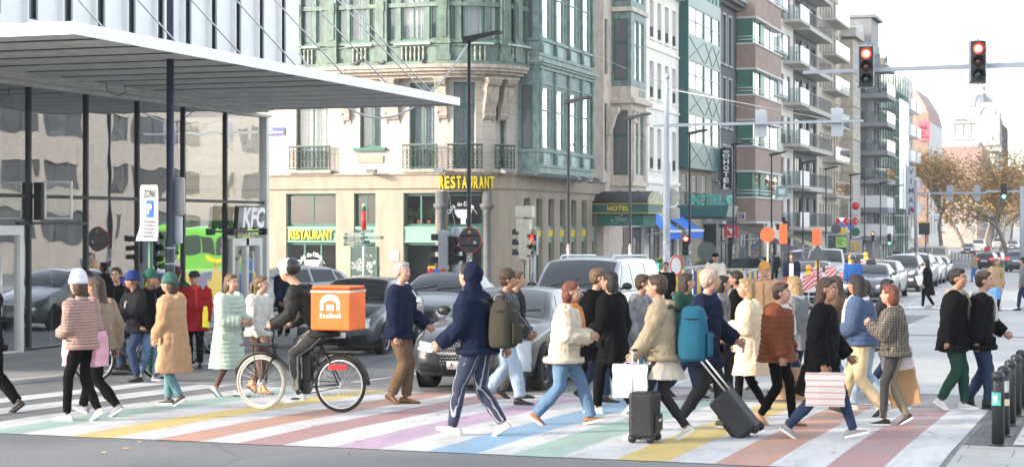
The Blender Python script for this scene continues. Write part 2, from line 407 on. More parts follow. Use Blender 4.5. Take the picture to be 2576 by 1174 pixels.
def grid_wall(mb,s0,s1,z0,z1,ops,d=0.,reveal=.25,m=0,mr=None,thick=None):
 zs=sorted({z0,z1,*[q for o in ops for q in o[2:4]if z0<q<z1]})
 for za,zb in zip(zs,zs[1:]):
  zc=(za+zb)/2;live=sorted([o for o in ops if o[2]<zc<o[3]]);x=s0;spans=[]
  for o in live:
   if o[0]>x:spans.append((x,o[0]))
   x=max(x,o[1])
  if x<s1:spans.append((x,s1))
  for a,b in spans:
   c=mb.cuts(a,b)
   for p,q in zip(c,c[1:]):mb.quad((p,d,za),(q,d,za),(q,d,zb),(p,d,zb),m)
 mr=m if mr is None else mr
 for a,b,za,zb in[o[:4]for o in ops]:
  for p,q,r_,s_ in(((a,za),(b,za),0,0),((a,zb),(b,zb),0,0),((a,za),(a,zb),0,0),((b,za),(b,zb),0,0)):
   mb.quad((p[0],d,p[1]),(q[0],d,q[1]),(q[0],d-reveal,q[1]),(p[0],d-reveal,p[1]),mr)
class Frame:
 def f(self,s,d,z):return(s,-d,z)
 def ang(self,s):return 0.
 def ns(self,a,b):return 1
 def place(self,me,name,parent,s,d,z):
  x,y,zz=self.f(s,d,z);return link(me,name,parent,(x,y,zz),self.ang(s))
 def mb(self):return MB(self.f,self.ns)
STRAIGHT=Frame()
class CornerFrame(Frame):
 def __init__(self,r,root):self.r=r;self.L=r*PI/2;self.root=root
 def f(self,s,d,z):
  r=self.r
  if s<=0:return(s,-d,z)
  if s>=self.L:return(r+d,r+s-self.L,z)
  a=s/r;return(math.sin(a)*(r+d),r-math.cos(a)*(r+d),z)
 def ang(self,s):return 0 if s<=0 else PI/2 if s>=self.L else s/self.r
 def ns(self,a,b):
  lo,hi=max(a,0),min(b,self.L)
  return 1 if hi-lo<.15 else max(1,int((b-a)/.3))
 def s_of_u(self,u,d=0.):
  best=None;s=-14.
  while s<26:
   x,y,_=self.f(s,d,0);x+=self.root[0];y+=self.root[1]
   pu=1288+(x*CA+y*SA)/DEP(x,y)*F
   if best is None or abs(pu-u)<best[0]:best=(abs(pu-u),s)
   s+=.02
  return best[1]
def ring(mb,w,h,b,dep,x0=None,z0=0.,m=0,d0=0.):
 x0=-w/2 if x0 is None else x0
 for a,c,e,f_ in((0,w,0,b),(0,w,h-b,h),(0,b,b,h-b),(w-b,w,b,h-b)):
  mb.box(x0+a,x0+c,d0-dep,d0,z0+e,z0+f_,m)
def curtain_mesh(w,h,mt,folds=9,amp=.03,name='curtain'):
 mb=MB();n=folds*6;a=[];b=[]
 for i in range(n+1):
  x=-w/2+w*i/n;y=amp*math.sin(i/6*TAU+.8*math.sin(i*.7))
  a.append(mb.p(x,y,0));b.append(mb.p(x*1.0,y*.8,h))
 for i in range(n):mb.face([a[i],a[i+1],b[i+1],b[i]],0,True)
 return mb.mesh(name,mt)
MESH={}
def window(fr,parent,a,b,za,zb,d,fm,gm,mull=1,trans=None,cm=None,bar=.07,back=None,fold=8):
 w,h=round(b-a,3),round(zb-za,3);key=(w,h,fm.name,mull,trans,bar)
 if key not in MESH:
  mb=MB();ring(mb,w,h,bar,.06)
  for i in range(1,mull):mb.box(-w/2+w*i/mull-bar*.4,-w/2+w*i/mull+bar*.4,-.055,0,bar,h-bar)
  if trans:mb.box(-w/2+bar,w/2-bar,-.065,0,h*trans-bar*.45,h*trans+bar*.45)
  p=MB();p.quad((-w/2+.01,0,.01),(w/2-.01,0,.01),(w/2-.01,0,h-.01),(-w/2+.01,0,h-.01))
  MESH[key]=mb.mesh('window',fm),p
 o=fr.place(MESH[key][0],'window',parent,(a+b)/2,d,za)
 kp=key+(gm.name,)
 if kp not in MESH:MESH[kp]=MESH[key][1].mesh('pane',gm)
 link(MESH[kp],'pane',o,(0,-.02,0))
 if cm:
  kc=('cur',w,h,cm.name,fold)
  if kc not in MESH:MESH[kc]=curtain_mesh(w-.06,h-.04,cm,fold)
  link(MESH[kc],'curtain',o,(0,.14,.02))
 if back:
  kb=('back',w,h,back.name)
  if kb not in MESH:
   mb=MB();mb.box(-w/2-.1,w/2+.1,.5,.55,-.1,h+.1);MESH[kb]=mb.mesh('dark_room',back)
  link(MESH[kb],'dark_room',o)
 return o
def words(fr,parent,s,size,mt,st,d,z,width=None,height=None,depth=.03,bold=.004,name='lettering',spacing=1.):
 me=text_mesh(s,size,mt,depth,bold,spacing=spacing)
 if width or height:stretch_to(me,width,height)
 return fr.place(me,name,parent,st,d,z)
cream=mat('cream_render',(.31,.265,.212),rough=.85,var=.07,vs=.7,bump=.12,bs=60,dirt=.16)
lime=brick_mat('limestone_blocks',(.41,.365,.325),(.45,.405,.36),(.29,.26,.23),1.25,.52,.012,axis='box',rough=.85,var=.16)
limep=mat('limestone_moulding',(.38,.33,.285),rough=.85,var=.14,vs=2,bump=.2,bs=30,dirt=.3)
green=mat('green_paint_aged',(.13,.19,.16),rough=.55,var=.2,vs=2.5,bump=.15,bs=25,dirt=.35)
copper=mat('teal_paint_aged',(.215,.305,.29),rough=.55,var=.2,vs=2.2,bump=.15,bs=25,dirt=.35)
shopgreen=mat('shopfront_green',(.16,.29,.245),rough=.5,var=.08,vs=1.5)
dkgreen=mat('dark_green_frame',(.035,.12,.09),rough=.4,var=.1)
curt=mat('net_curtain',(.62,.62,.63),rough=.95,var=.12,vs=6)
curtg=mat('grey_curtain',(.36,.37,.40),rough=.95,var=.15,vs=6)
room=mat('dark_interior',(.03,.03,.032),rough=.9,var=0)
clear=glass_mat('window_glass',(.78,.82,.82),.05,.01)
refl=glass_mat('old_window_glass',(.75,.8,.8),.55,.015,wav=.12,wscale=2.2)
iron=mat('wrought_iron',(.025,.05,.045),rough=.5,metal=.2,var=.1)
gstone=mat('grey_stone',(.10,.10,.107),rough=.7,var=.15)
yel=mat('yellow_letters',(.80,.60,.03),rough=.45,var=.06)
whitep=mat('white_letters',(.85,.86,.87),rough=.6,var=.04)
lead=mat('lead_grey',(.16,.165,.175),rough=.5,var=.15)
CR=(-25.9,67.4,0)
corner=empty('corner_building',CR,0,'cream and limestone corner building with green copper storeys above a restaurant','building')
fr=CornerFrame(2.6,CR);S=fr.s_of_u
def HB(v,s,d=0.):
 x,y,_=fr.f(s,d,0);return H(v,x+CR[0],y+CR[1])
SB0=fr.L;SEND=fr.L+13.2
gops=[(S(720),S(845)),(S(890),S(945)),(S(1015),S(1096))]
door=(S(1124),S(1218));bops=[]
k=SB0+.9
for i in range(7):
 bops.append((k,k+.85));k+=1.72
gf=fr.mb();all_ops=[(a,b,-1.2,3.56)for a,b in gops]+[(door[0],door[1],-1.2,3.60)]+[(a,b,-1.2,3.40)for a,b in bops]
grid_wall(gf,-22,SEND,-1.4,3.75,all_ops,0,.34)
gf.build('ground_floor_wall',cream,corner)
fb=fr.mb();fb.box(-22,SEND,-.3,.10,3.75,4.30);fb.build('fascia',cream,corner)
fb=fr.mb();fb.box(-22,SEND,-.2,.20,4.302,4.36);fb.build('string_course',limep,corner)
for(a,b)in gops+[door]:
 za,zb,zc,zd=(-.32,1.55,2.22,3.54)
 w_=b-a;n=2 if w_>1.5 else 2
 window(fr,corner,a+.002,b-.002,zc,zd,-.26,dkgreen,clear,n if(a,b)!=door else 1,None,None,.09,room)
 window(fr,corner,a+.002,b-.002,za,zb-.0,-.26,dkgreen,clear,3 if w_>1.5 else 1,None,None,.10,room)
 mb=fr.mb();mb.box(a+.003,b-.003,-.32,-.06,1.56,2.21);mb.box(a+.003,b-.003,-.30,-.03,2.12,2.19);mb.box(a+.003,b-.003,-.30,-.03,1.56,1.62)
 mb.build('spandrel',shopgreen,corner)
 mb=fr.mb();mb.box(a+.003,b-.003,-.32,-.08,-1.2,-.33);mb.build('stall_riser',shopgreen,corner)
for(a,b)in bops:
 window(fr,corner,a+.002,b-.002,2.22,3.39,-.26,dkgreen,clear,1,None,curtg,.08,room,3)
 window(fr,corner,a+.002,b-.002,-.2,1.5,-.26,dkgreen,clear,1,None,curtg,.08,room,3)
 mb=fr.mb();mb.box(a+.003,b-.003,-.32,-.1,1.51,2.21);mb.build('spandrel',shopgreen,corner)
 mb=fr.mb();mb.box(a+.003,b-.003,-.32,-.1,-1.2,-.21);mb.build('stall_riser',shopgreen,corner)
for u in(1108,1226):
 s=S(u,.15);mb=MB();x,y,_=fr.f(s,.12,0)
 mb.lathe([(.22,-.6),(.22,-.3),(.16,-.25),(.145,2.7),(.18,2.75),(.145,2.8),(.26,2.95),(.30,3.0),(.30,3.12),(.2,3.13),(.2,3.62)],(x,y,0),14)
 mb.build('column',gstone,corner)
fops=[(S(745),S(825),4.5,8.02),(S(905),S(960),5.42,8.02),(S(1030),S(1093),4.5,8.02),(S(1140),S(1196),4.5,8.02),(S(1246),S(1274),4.5,8.02),(-13.2,-11.7,4.5,8.02),(-17,-15.5,4.5,8.02)]
mb=fr.mb();grid_wall(mb,-22,SB0+.1,4.36,8.62,fops,0,.32);mb.build('first_floor_wall',lime,corner)
mb=fr.mb();mb.box(SB0+.1,SEND,-.2,0,4.36,14.5);mb.build('boulevard_wall',limep,corner)
for i,(a,b,za,zb)in enumerate(fops):
 window(fr,corner,a+.002,b-.002,za,zb,-.22,dkgreen,clear,2 if b-a>.8 else 1,.74,curtg if i!=4 else curt,.085,room,7)
 if za<5:
  mb=fr.mb();mb.box(a-.25,b+.25,-.02,.32,4.40,4.52);mb.box(a-.15,b+.15,-.02,.24,4.365,4.40);mb.build('balcony_slab',limep,corner)
  rl=fr.mb();z0,z1=4.53,5.50;n=max(5,int((b-a+.3)/.16))
  rl.box(a-.2,b+.2,.22,.29,z1-.05,z1);rl.box(a-.2,b+.2,.235,.275,z0+.04,z0+.08);rl.box(a-.2,b+.2,.24,.27,z1-.2,z1-.17)
  for q in range(n+1):
   s=a-.18+(b-a+.36)*q/n;rl.box(s-.013,s+.013,.24,.27,z0,z1-.05)
  o=rl.build('balcony_railing',[iron],corner)
  rr=MB()
  for q in range(n):
   s=a-.18+(b-a+.36)*(q+.5)/n;x,y,_=fr.f(s,.255,0);an=fr.ang(s)
   for zc,r_ in((4.78,.075),(5.0,.06),(5.19,.07)):
    pts=[(x+math.cos(an)*math.cos(t*TAU/8)*r_,y+math.sin(an)*math.cos(t*TAU/8)*r_,zc+math.sin(t*TAU/8)*r_*1.2)for t in range(9)]
    rr.tube(pts,.014,4,cap=False)
  rr.build('scroll_work',iron,o)
  mb=fr.mb();mb.box(a-.22,b+.22,.2,.31,z1,z1+.035);mb.build('handrail',green,o)
 else:
  mb=fr.mb();mb.box(a-.22,b+.22,-.2,.16,za-.14,za);mb.build('sill',dkgreen,corner)
  mb=fr.mb();mb.box(a-.1,b+.1,-.02,.05,za-.62,za-.32);mb.build('panel',cream,corner)
SC1=S(1300,.4)+.35
mb=fr.mb()
for d0,z0,z1 in((.32,8.18,8.32),(.5,8.32,8.44),(.66,8.44,8.56),(.74,8.56,8.70)):mb.box(-22,SC1,-.15,d0,z0,z1-.002)
mb.build('cornice',limep,corner)
for u,w_ in((868,.3),(985,.55),(1112,.34),(1234,.5),(1273,.45)):
 s=S(u,.2);mb=fr.mb()
 prof=[(0,8.17),(.62,8.17),(.64,8.02),(.56,7.9),(.42,7.82),(.40,7.6),(.33,7.3),(.2,7.0),(.14,6.8),(.18,6.68),(.1,6.55),(0,6.5)]
 mb.prism(prof,s-w_/2,s+w_/2,'x');mb.box(s-w_/2-.05,s+w_/2+.05,0,.68,8.1,8.175)
 for q in(-1,1):mb.box(s+q*w_*.5-.03,s+q*w_*.5+.03,0,.05,6.4,8.1)
 x0=s-w_/2-.012;x1=s+w_/2+.012
 for sx in(x0,x1):
  for cz,cd,rr_ in((7.98,.46,.13),(6.78,.12,.07)):
   pts=[fr.f(sx,cd+math.cos(t*.6)*rr_*(1-t*.055),cz+math.sin(t*.6)*rr_*(1-t*.055))for t in range(14)]
   o_=MB();o_.tube(pts,.022,5);mb2=o_;off=len(mb.v);mb.v+=o_.v;mb.fc+=[tuple(i+off for i in f_)for f_ in o_.fc];mb.mi+=o_.mi;mb.sm+=o_.sm
 mb.build('console',limep,corner)
DG=.42;ZG0,ZG1=8.70,14.6;SG1=S(1340,.4)
gw=[(755,785),(795,814),(850,872),(880,922),(930,952),(975,995),(1008,1070),(1080,1103),(1127,1144),(1160,1220),(1234,1256)]
gw_s=[(S(a,DG),S(b,DG))for a,b in gw]
x=gw_s[0][0]-.6
for w_,gap in((.5,.35),(1.0,.35),(.5,.9),(.5,.3),(1.1,.3),(.5,.9)):
 gw_s.append((x-w_,x));x-=w_+gap
s=S(1256,DG)+.55
while s<SG1-.4:gw_s.append((s,s+.42));s+=.62
ops=[(a,b,9.70,13.6)for a,b in gw_s]
mb=fr.mb();grid_wall(mb,-22,SG1,ZG0,ZG1,ops,DG,.2);mb.build('green_storey_wall',green,corner)
for a,b in gw_s:window(fr,corner,a+.002,b-.002,9.70,13.6,DG-.12,dkgreen,clear,2 if b-a>.85 else 1,.36,curt if rnd.random()<.75 else curtg,.07,room,6)
tr=fr.mb()
for z0,z1,d in((8.70,8.84,.16),(9.44,9.50,.07),(9.56,9.64,.10),(11.03,11.2,.05)):tr.box(-22,SG1+.02,DG-.02,DG+d,z0,z1)
tr.build('storey_moulding',green,corner)
for u in(750,838,961,1117,1268,1300):
 s=S(u,DG);mb=fr.mb();wv=.2 if u!=961 else .26
 mb.box(s-wv,s+wv,DG-.02,DG+.14,8.842,14.6);mb.box(s-wv-.04,s+wv+.04,DG-.02,DG+.2,8.85,9.1);mb.box(s-wv-.04,s+wv+.04,DG-.02,DG+.2,9.52,9.66)
 mb.box(s-wv*.5,s+wv*.5,DG,DG+.18,9.8,11.0);mb.box(s-wv*.6,s+wv*.6,DG,DG+.2,10.9,11.3)
 mb.build('pilaster',green,corner)
rust=mat('weathered_baluster',(.30,.31,.27),rough=.7,var=.25,vs=5)
for ua,ub in((753,792),(886,926),(1008,1072),(1188,1224),(1282,1308),(1322,1336)):
 a,b=S(ua,DG),S(ub,DG)
 mb=fr.mb();mb.box(a-.03,b+.03,DG-.02,DG+.012,8.86,9.43);mb.build('recess_shade_panel',mat('shadow_green',(.09,.15,.125),rough=.8),corner)  # flat panel, the recess shade is put into its darker green
 for q in range(max(2,int((b-a)/.17))):
  n=max(2,int((b-a)/.17));s=a+(b-a)*(q+.5)/n;xx,yy,_=fr.f(s,DG+.07,0)
  mb=MB();mb.lathe([(.05,8.85),(.05,8.9),(.028,8.93),(.055,9.02),(.06,9.1),(.03,9.25),(.03,9.32),(.05,9.36),(.05,9.43)],(xx,yy,0),8)
  mb.build('baluster',rust,corner)
 mb=fr.mb();mb.box(a-.22,b+.22,DG-.02,DG+.2,9.502,9.58);mb.build('ledge',mat('pale_green_lead',(.36,.47,.43),rough=.6,var=.15),corner)
BX=.92;a0=SB0+.12;nb=4;bw=1.98;a1=a0+nb*bw
for lvl,(zb0,zb1,w0,w1,tr_)in enumerate(((4.34,9.05,5.42,8.02,.62),(9.05,14.6,10.0,13.0,.6))):
 ops=[];wins=[]
 for i in range(nb):
  s=a0+i*bw;ops+=[(s+.34,s+1.42,w0,w1),(s+1.56,s+1.84,w0,w1)]
 mb=fr.mb();grid_wall(mb,a0,a1,zb0+(.32 if lvl==0 else 0),zb1,ops,BX,.14)
 for ss in(a0,a1):
  for d0,d1 in((-.05,.16),(.62,BX)):mb.quad((ss,d0,zb0+.32*(lvl==0)),(ss,d1,zb0+.32*(lvl==0)),(ss,d1,zb1),(ss,d0,zb1))
  for z0,z1 in((zb0+.32*(lvl==0),w0),(w1,zb1)):mb.quad((ss,.16,z0),(ss,.62,z0),(ss,.62,z1),(ss,.16,z1))
 if lvl==0:mb.prism([(0,4.3),(BX-.12,4.3),(BX+.02,4.42),(BX+.02,4.64),(BX-.02,4.67),(0,4.67)],a0-.02,a1+.02,'x')
 mb.build('bay_wall',copper,corner)
 for i in range(nb):
  s=a0+i*bw
  window(fr,corner,s+.342,s+1.418,w0,w1,BX-.08,copper,refl,1,tr_,curt,.07,room,6)
  window(fr,corner,s+1.562,s+1.838,w0,w1,BX-.08,copper,refl,1,tr_,curt,.05,room,3)
 mb=MB();x0,y0,_=fr.f(a0,.16,0);wv=.46;hh=w1-w0
 o=MB();ring(o,wv,hh,.05,.05);o.box(-wv/2,wv/2,-.05,0,hh*tr_-.04,hh*tr_+.04)
 wo=o.build('window',dkgreen,corner,(x0+wv/2,y0+.03,w0));p=MB();p.quad((-wv/2,0,0),(wv/2,0,0),(wv/2,0,hh),(-wv/2,0,hh));p.build('pane',dark_glass('grey_glass',(.12,.125,.14),.05),wo,(0,-.015,0))
 tr2=fr.mb()
 for z0,z1,d in((w0-.14,w0-.03,.10),(w0-.75,w0-.68,.05),(w1+.08,w1+.14,.06),(zb1-.34,zb1-.2,.10),(zb1-.2,zb1-.1,.2),(zb1-.1,zb1-.003,.28)):
  tr2.box(a0-d*.6,a1+d*.6,-.04,BX+d,z0,z1)
 tr2.build('bay_moulding',copper,corner)
 for i in range(nb+1):
  s=a0+i*bw+(.13 if i<nb else-.13);mb=MB();xx,yy,_=fr.f(s,BX+.05,0)
  mb.lathe([(.10,w0-.6),(.10,w0-.1),(.085,w0),(.07,w0+.1),(.065,w0+1.0),(.085,w0+1.05),(.065,w0+1.1),(.06,w1-.3),(.095,w1-.15),(.06,w1-.05),(.1,w1+.2),(.12,zb1-.36)],(xx,yy,0),10)
  mb.build('colonnette',copper,corner)
  if i<nb:
   mb=fr.mb();s=a0+i*bw;mb.box(s+.4,s+1.36,BX-.01,BX+.03,w0-.66,w0-.16);mb.box(s+.48,s+1.28,BX,BX+.05,w0-.6,w0-.22);mb.build('apron_panel',mat('pale_teal',(.34,.50,.46),rough=.55,var=.2,dirt=.3),corner)
mb=MB();mb.box(-21.9,1.6,.9,14,-1.2,14.4);mb.box(-2,2.2,3.2,15.6,-1.2,14.3);mb.build('building_core',room,corner)
def flood(s,d,z,tilt=-.35,o=None):
 x,y,_=fr.f(s,d,z);t=empty('floodlight',(x+CR[0],y+CR[1],z),fr.ang(s))
 mb=MB();mb.prism([(-.34,-.06),(-.34,.0),(-.1,.12),(.0,.1),(.0,-.06)],-.2,.2,'x');mb.build('housing',lead,t)
 mb=MB();mb.tube([(0,0,0),(0,.12,-.12),(0,.25,-.12)],.025,6);mb.build('bracket',lead,t)
 return t
for i,(u,d,lab)in enumerate(((1262/1.1413+0,.45,''),)):pass
for u,lab in((938,'grey floodlight on the cream fascia over the left restaurant window'),(1108,'grey floodlight on the fascia just above the first letter of RESTAURANT'),(1268,'grey floodlight right of the yellow RESTAURANT letters'),(1315,'grey floodlight under the left end of the teal copper bay')):
 tag(flood(S(u,.4),.42,4.42),lab,'floodlight','floodlights along the restaurant fascia')
for i,lab in enumerate(('grey floodlight under the middle of the teal bay, left of the slim lamp post','grey floodlight under the teal bay just right of the slim lamp post','grey floodlight at the right end below the teal bay')):
 tag(flood(a0+3.6+i*1.75,1.25,4.28),lab,'floodlight','floodlights along the restaurant fascia')
def sign_on(fr_,root_,name,label,cat,me_list,s,d,z,group=None):
 x,y,_=fr_.f(s,d,z);t=empty(name,(x+root_[0],y+root_[1],z+root_[2]),fr_.ang(s),label,cat,group)
 for nm,me,off in me_list:link(me,nm,t,off)
 return t
t=empty('restaurant_sign',(CR[0],CR[1],0),0,'large yellow RESTAURANT letters curving over the corner entrance','sign')
word='RESTAURANT';sa,sb=S(1104,.2),S(1243,.2)
for i,ch in enumerate(word):
 s=sa+(sb-sa)*(i+.5)/len(word);me=text_mesh(ch,.6,yel,.1,.012);stretch_to(me,(sb-sa)/len(word)*.86,.50)
 fr.place(me,'letter',t,s,.2,3.98)
 me2=text_mesh(ch,.6,mat('dark_bronze',(.09,.07,.03),rough=.5),.05,.03);stretch_to(me2,(sb-sa)/len(word)*.97,.56)
 fr.place(me2,'letter_back',t,s,.13,3.98)
me=text_mesh('RESTAURANT',.5,yel,.03,.012);stretch_to(me,(gops[0][1]-gops[0][0])*.88,.40)
sh=text_mesh('RESTAURANT',.5,dkgreen,.02,.02);stretch_to(sh,(gops[0][1]-gops[0][0])*.9,.44)
sign_on(fr,CR,'restaurant_sign','flat yellow RESTAURANT lettering on the green panel between the left windows','sign',[('lettering',me,(0,0,0)),('letter_shadow',sh,(.03,.03,-.03))],sum(gops[0])/2,0.0,1.88)
for i,(a,b)in enumerate(bops[1:6]):
 me=text_mesh('RESTAURANT',.3,yel,.02,.008);stretch_to(me,.7,.3)
 sign_on(fr,CR,'restaurant_sign','small yellow RESTAURANT lettering on a narrow green panel, %s pier of the boulevard front'%('second','third','fourth','fifth','sixth')[i],'sign',[('lettering',me,(0,0,0))],(a+b)/2,-.05,1.9,'narrow RESTAURANT panels on the boulevard front')
def cafe_logo(low):
 ms=[];s_='Café du Dôme...';n=len(s_)
 for i,ch in enumerate(s_):
  if ch==' ':continue
  a=R(152-124*i/(n-1));me=text_mesh(ch,.23,whitep,.008,.006)
  me.transform(Matrix.Rotation(-(a-PI/2),4,'Y'));me.transform(Matrix.Translation((math.cos(a)*.66,0,math.sin(a)*.62-.35)));ms.append(('lettering',me,(0,0,0)))
 mb=MB();mb.prism([(-.36,.05),(-.33,-.12),(-.24,-.26),(-.1,-.33),(-.1,-.55),(.1,-.55),(.1,-.33),(.24,-.26),(.33,-.12),(.36,.05)],-.006,.006,'y');ms.append(('cup',mb.mesh('cup',whitep),(0,0,0)))
 if low:
  me=text_mesh('RESTAURANT',.26,whitep,.008,.006);stretch_to(me,1.15,.21);ms.append(('lettering',me,(0,0,-.74)))
 return ms
sign_on(fr,CR,'window_lettering','white Café du Dôme RESTAURANT lettering and cup on the lower left window','lettering',cafe_logo(True),sum(gops[0])/2-.02,-.2,.78)
sign_on(fr,CR,'window_lettering','white Café du Dôme lettering and cup on the glass above the corner entrance','lettering',cafe_logo(False),sum(door)/2-.1,-.17,2.85)
navy=mat('navy_enamel',(.05,.06,.22),rough=.35,var=.05)
mb=MB();mb.box(-.5,.5,-.02,0,-.16,.16);pl=mb.mesh('plate',navy)
me=text_mesh('ADOLPHE MAX',.16,whitep,.006,.002);stretch_to(me,.85,.09);me2=text_mesh('LAAN',.1,whitep,.006,.001);stretch_to(me2,.25,.06)
sign_on(fr,CR,'street_name_plate','small navy street name plate with white letters on the limestone beside the glass front','street sign',[('plate',pl,(0,0,0)),('lettering',me,(0,-.025,-.03)),('lettering',me2,(-.2,-.025,.09))],S(690),.03,6.15)
bd=mat('chart_board',(.03,.055,.05),rough=.3,var=.05)
for i,(u,lab)in enumerate(((900,'dark green map board left of the signpost, with a pale map'),(932,'dark green info board right of the signpost, with a pale street plan'))):
 mb=MB();ring(mb,.62,1.5,.05,.05,z0=0);fr_=mb.mesh('frame',dkgreen)
 mb=MB();mb.box(-.3,.3,-.03,0,.02,1.48);fa=mb.mesh('board',bd)
 mb=MB()
 for q in range(46):
  cx,cz=rnd.gauss(0,.11),.72+rnd.gauss(0,.16)
  if abs(cx)<.26:mb.obox((cx,-.034,cz),(.03+rnd.random()*.07,.003,.02+rnd.random()*.04),Matrix.Rotation(rnd.random()*3,3,'Y'))
 for q in range(6):mb.box(-.22,-.05+.2*rnd.random(),-.036,-.033,.12+q*.03,.135+q*.03)
 sign_on(fr,CR,'info_board',lab,'info board',[('frame',fr_,(0,0,0)),('board',fa,(0,0,0)),('map',mb.mesh('map',mat('pale_print',(.45,.5,.48),var=.1)),(0,0,0))],S(u),.03,-.1)
mb=MB();mb.box(-.2,.2,-.03,0,-.2,.2);pq=mb.mesh('plaque',mat('cream_plaque',(.55,.5,.42),rough=.5))
mb=MB()
for q in range(5):mb.box(-.14,.1+.04*rnd.random(),-.034,-.03,.1-q*.05,.115-q*.05)
sign_on(fr,CR,'wall_plaque','small square plaque with lines of print on the cream pier','plaque',[('plate',pq,(0,0,0)),('print',mb.mesh('print',mat('brown_print',(.2,.12,.08))),(0,0,0))],S(992),.002,1.05)
def bush(mb,c,r,n,leaf,rs,squash=1.):
 for i in range(n):
  d=Vector((rs.gauss(0,1),rs.gauss(0,1),rs.gauss(0,1)*squash)).normalized()*(rs.random()**.4)
  q=Vector(c)+Vector((d.x*r[0],d.y*r[1],d.z*r[2]));s=leaf*(.6+.8*rs.random())
  M=Matrix.Rotation(rs.random()*TAU,3,'Z')@Matrix.Rotation(rs.gauss(0,.9),3,'X')
  a,b=M@Vector((s,0,0)),M@Vector((0,s*.5,s*.15))
  mb.face([mb.p(*(q-a)),mb.p(*(q-b)),mb.p(*(q+a)),mb.p(*(q+b))],0 if rs.random()<.6 else 1)
leafa=mat('leaf_green',(.06,.13,.035),rough=.6,var=.35,vs=5);leafb=mat('leaf_light',(.11,.2,.05),rough=.6,var=.3,vs=5)
terra=mat('terracotta',(.42,.17,.09),rough=.8)
for k_,off in enumerate((-.55,-.15,.3,.62)):
 s=sum(gops[2])/2+off;x,y,_=fr.f(s,-.42,0)
 t=empty('potted_plant',(x+CR[0],y+CR[1],2.28),0,('bushy green herb in a clay pot, far left behind the upper window beside the entrance','tall green herb in a clay pot, second behind the upper window beside the entrance','spreading green herb in a clay pot, third behind the upper window beside the entrance','small green herb in a clay pot, nearest the entrance column')[k_],'potted plant','potted herbs behind the window')
 mb=MB();mb.lathe([(.08,0),(.11,.16),(.115,.18)],n=10);mb.build('pot',terra,t)
 mb=MB();bush(mb,(0,0,.42),(.24,.12,.26),170,.05,rnd);mb.build('foliage',[leafa,leafb],t)
GX=-20.1
gb=empty('glass_building',(GX,0,0),PI/2,'white building with a tall glass front under a wide slatted canopy','building')
fr=STRAIGHT
alu=mat('brushed_frame',(.62,.62,.61),rough=.4,metal=.3,var=.05)
blk=mat('black_frame',(.02,.021,.024),rough=.45,var=.05)
whitem=mat('white_panel',(.84,.86,.88),rough=.5,var=.05,vs=1.5)
soff=mat('soffit_grey',(.78,.77,.74),rough=.6,var=.1,vs=1.2,dirt=.15)
shop=glass_mat('shop_glass',(.50,.555,.54),.50,.012,wav=.05,wscale=.9)
s_m=[X(u,GX)for u in(77,221,350,465,571,668)]
st=s_m[1]-s_m[0];s_m=[s_m[0]-st*k for k in(4,3,2,1)]+s_m
ZT,ZM,ZB=4.99,2.80,-.22
for i,(a,b)in enumerate(zip(s_m,s_m[1:])):
 for za,zb in((ZB,ZM-.03),(ZM+.03,ZT)):
  mb=MB(fr.f);mb.quad((a+.03,-.05,za),(b-.03,-.05,za),(b-.03,-.05,zb),(a+.03,-.05,zb));mb.build('pane',shop,gb)
 mb=MB(fr.f);mb.box(a-.035,a+.035,-.12,.0,ZB-.3,ZT);mb.build('mullion',blk,gb)
mb=MB(fr.f);mb.box(s_m[0],s_m[-1],-.1,-.005,ZM-.035,ZM+.035);mb.build('transom',blk,gb)
mb=MB(fr.f);mb.box(s_m[0],s_m[-1],-.12,.02,ZB-.5,ZB);mb.box(s_m[0],s_m[-1],-.10,.03,ZB+.001,ZB+.05,1);mb.build('plinth',[mat('plinth_stone',(.42,.41,.385),rough=.8),blk],gb)
mb=MB(fr.f);mb.box(s_m[-1]-.06,s_m[-1]+.09,-.14,.06,-.6,ZT);mb.build('corner_post',alu,gb)
mb=MB(fr.f);mb.box(s_m[0],s_m[-1]-.1,-7.2,-7,-.4,5);mb.box(s_m[0]-.2,s_m[0],-7,-.2,-.4,5);mb.box(s_m[0],s_m[-1],-7,-.2,4.96,5.04)
mb.build('interior_wall',mat('interior_grey',(.42,.43,.41),rough=.9,var=.1),gb)
mb=MB(fr.f);mb.box(s_m[-2]-.3,s_m[-2]-.2,-7,-1.2,-.3,4.95);mb.box(s_m[5],s_m[5]+.1,-4.5,-.9,-.3,2.7);mb.build('partition',mat('interior_grey'),gb)
for k in range(4,8):mb=MB(fr.f);mb.box(s_m[k]+.4,s_m[k]+1.5,-3.4,-3.3,3.1,4.2);mb.box(s_m[k]+.2,s_m[k]+.5,-2.2,-1.9,-.3,4.95,1);mb.build('interior_fitting',[mat('ceiling_bulkhead',(.12,.12,.12)),mat('interior_pillar',(.35,.34,.31))],gb)
mb=MB(fr.f);mb.box(s_m[0],s_m[-1],-7,-.13,-.42,-.30);mb.build('interior_floor',mat('interior_floor',(.22,.2,.18),rough=.4),gb)
gp=mat('lime_green_panel',(.22,.72,.08),rough=.5,var=.05)
mb=MB(fr.f);mb.box(s_m[-3]+.1,s_m[-1]-.2,-.75,-.65,1.2,2.35);mb.build('reflected_green_panel',gp,gb)  # added panel standing in for the green vehicle reflected in the panes
mb=MB(fr.f);mb.box(s_m[-3]+.4,s_m[-1]-.8,-3.6,-2.6,-.3,.85);mb.box(s_m[2],s_m[5],-5,-4.2,-.3,.8);mb.build('counter',mat('counter_wood',(.45,.28,.14),rough=.4),gb)
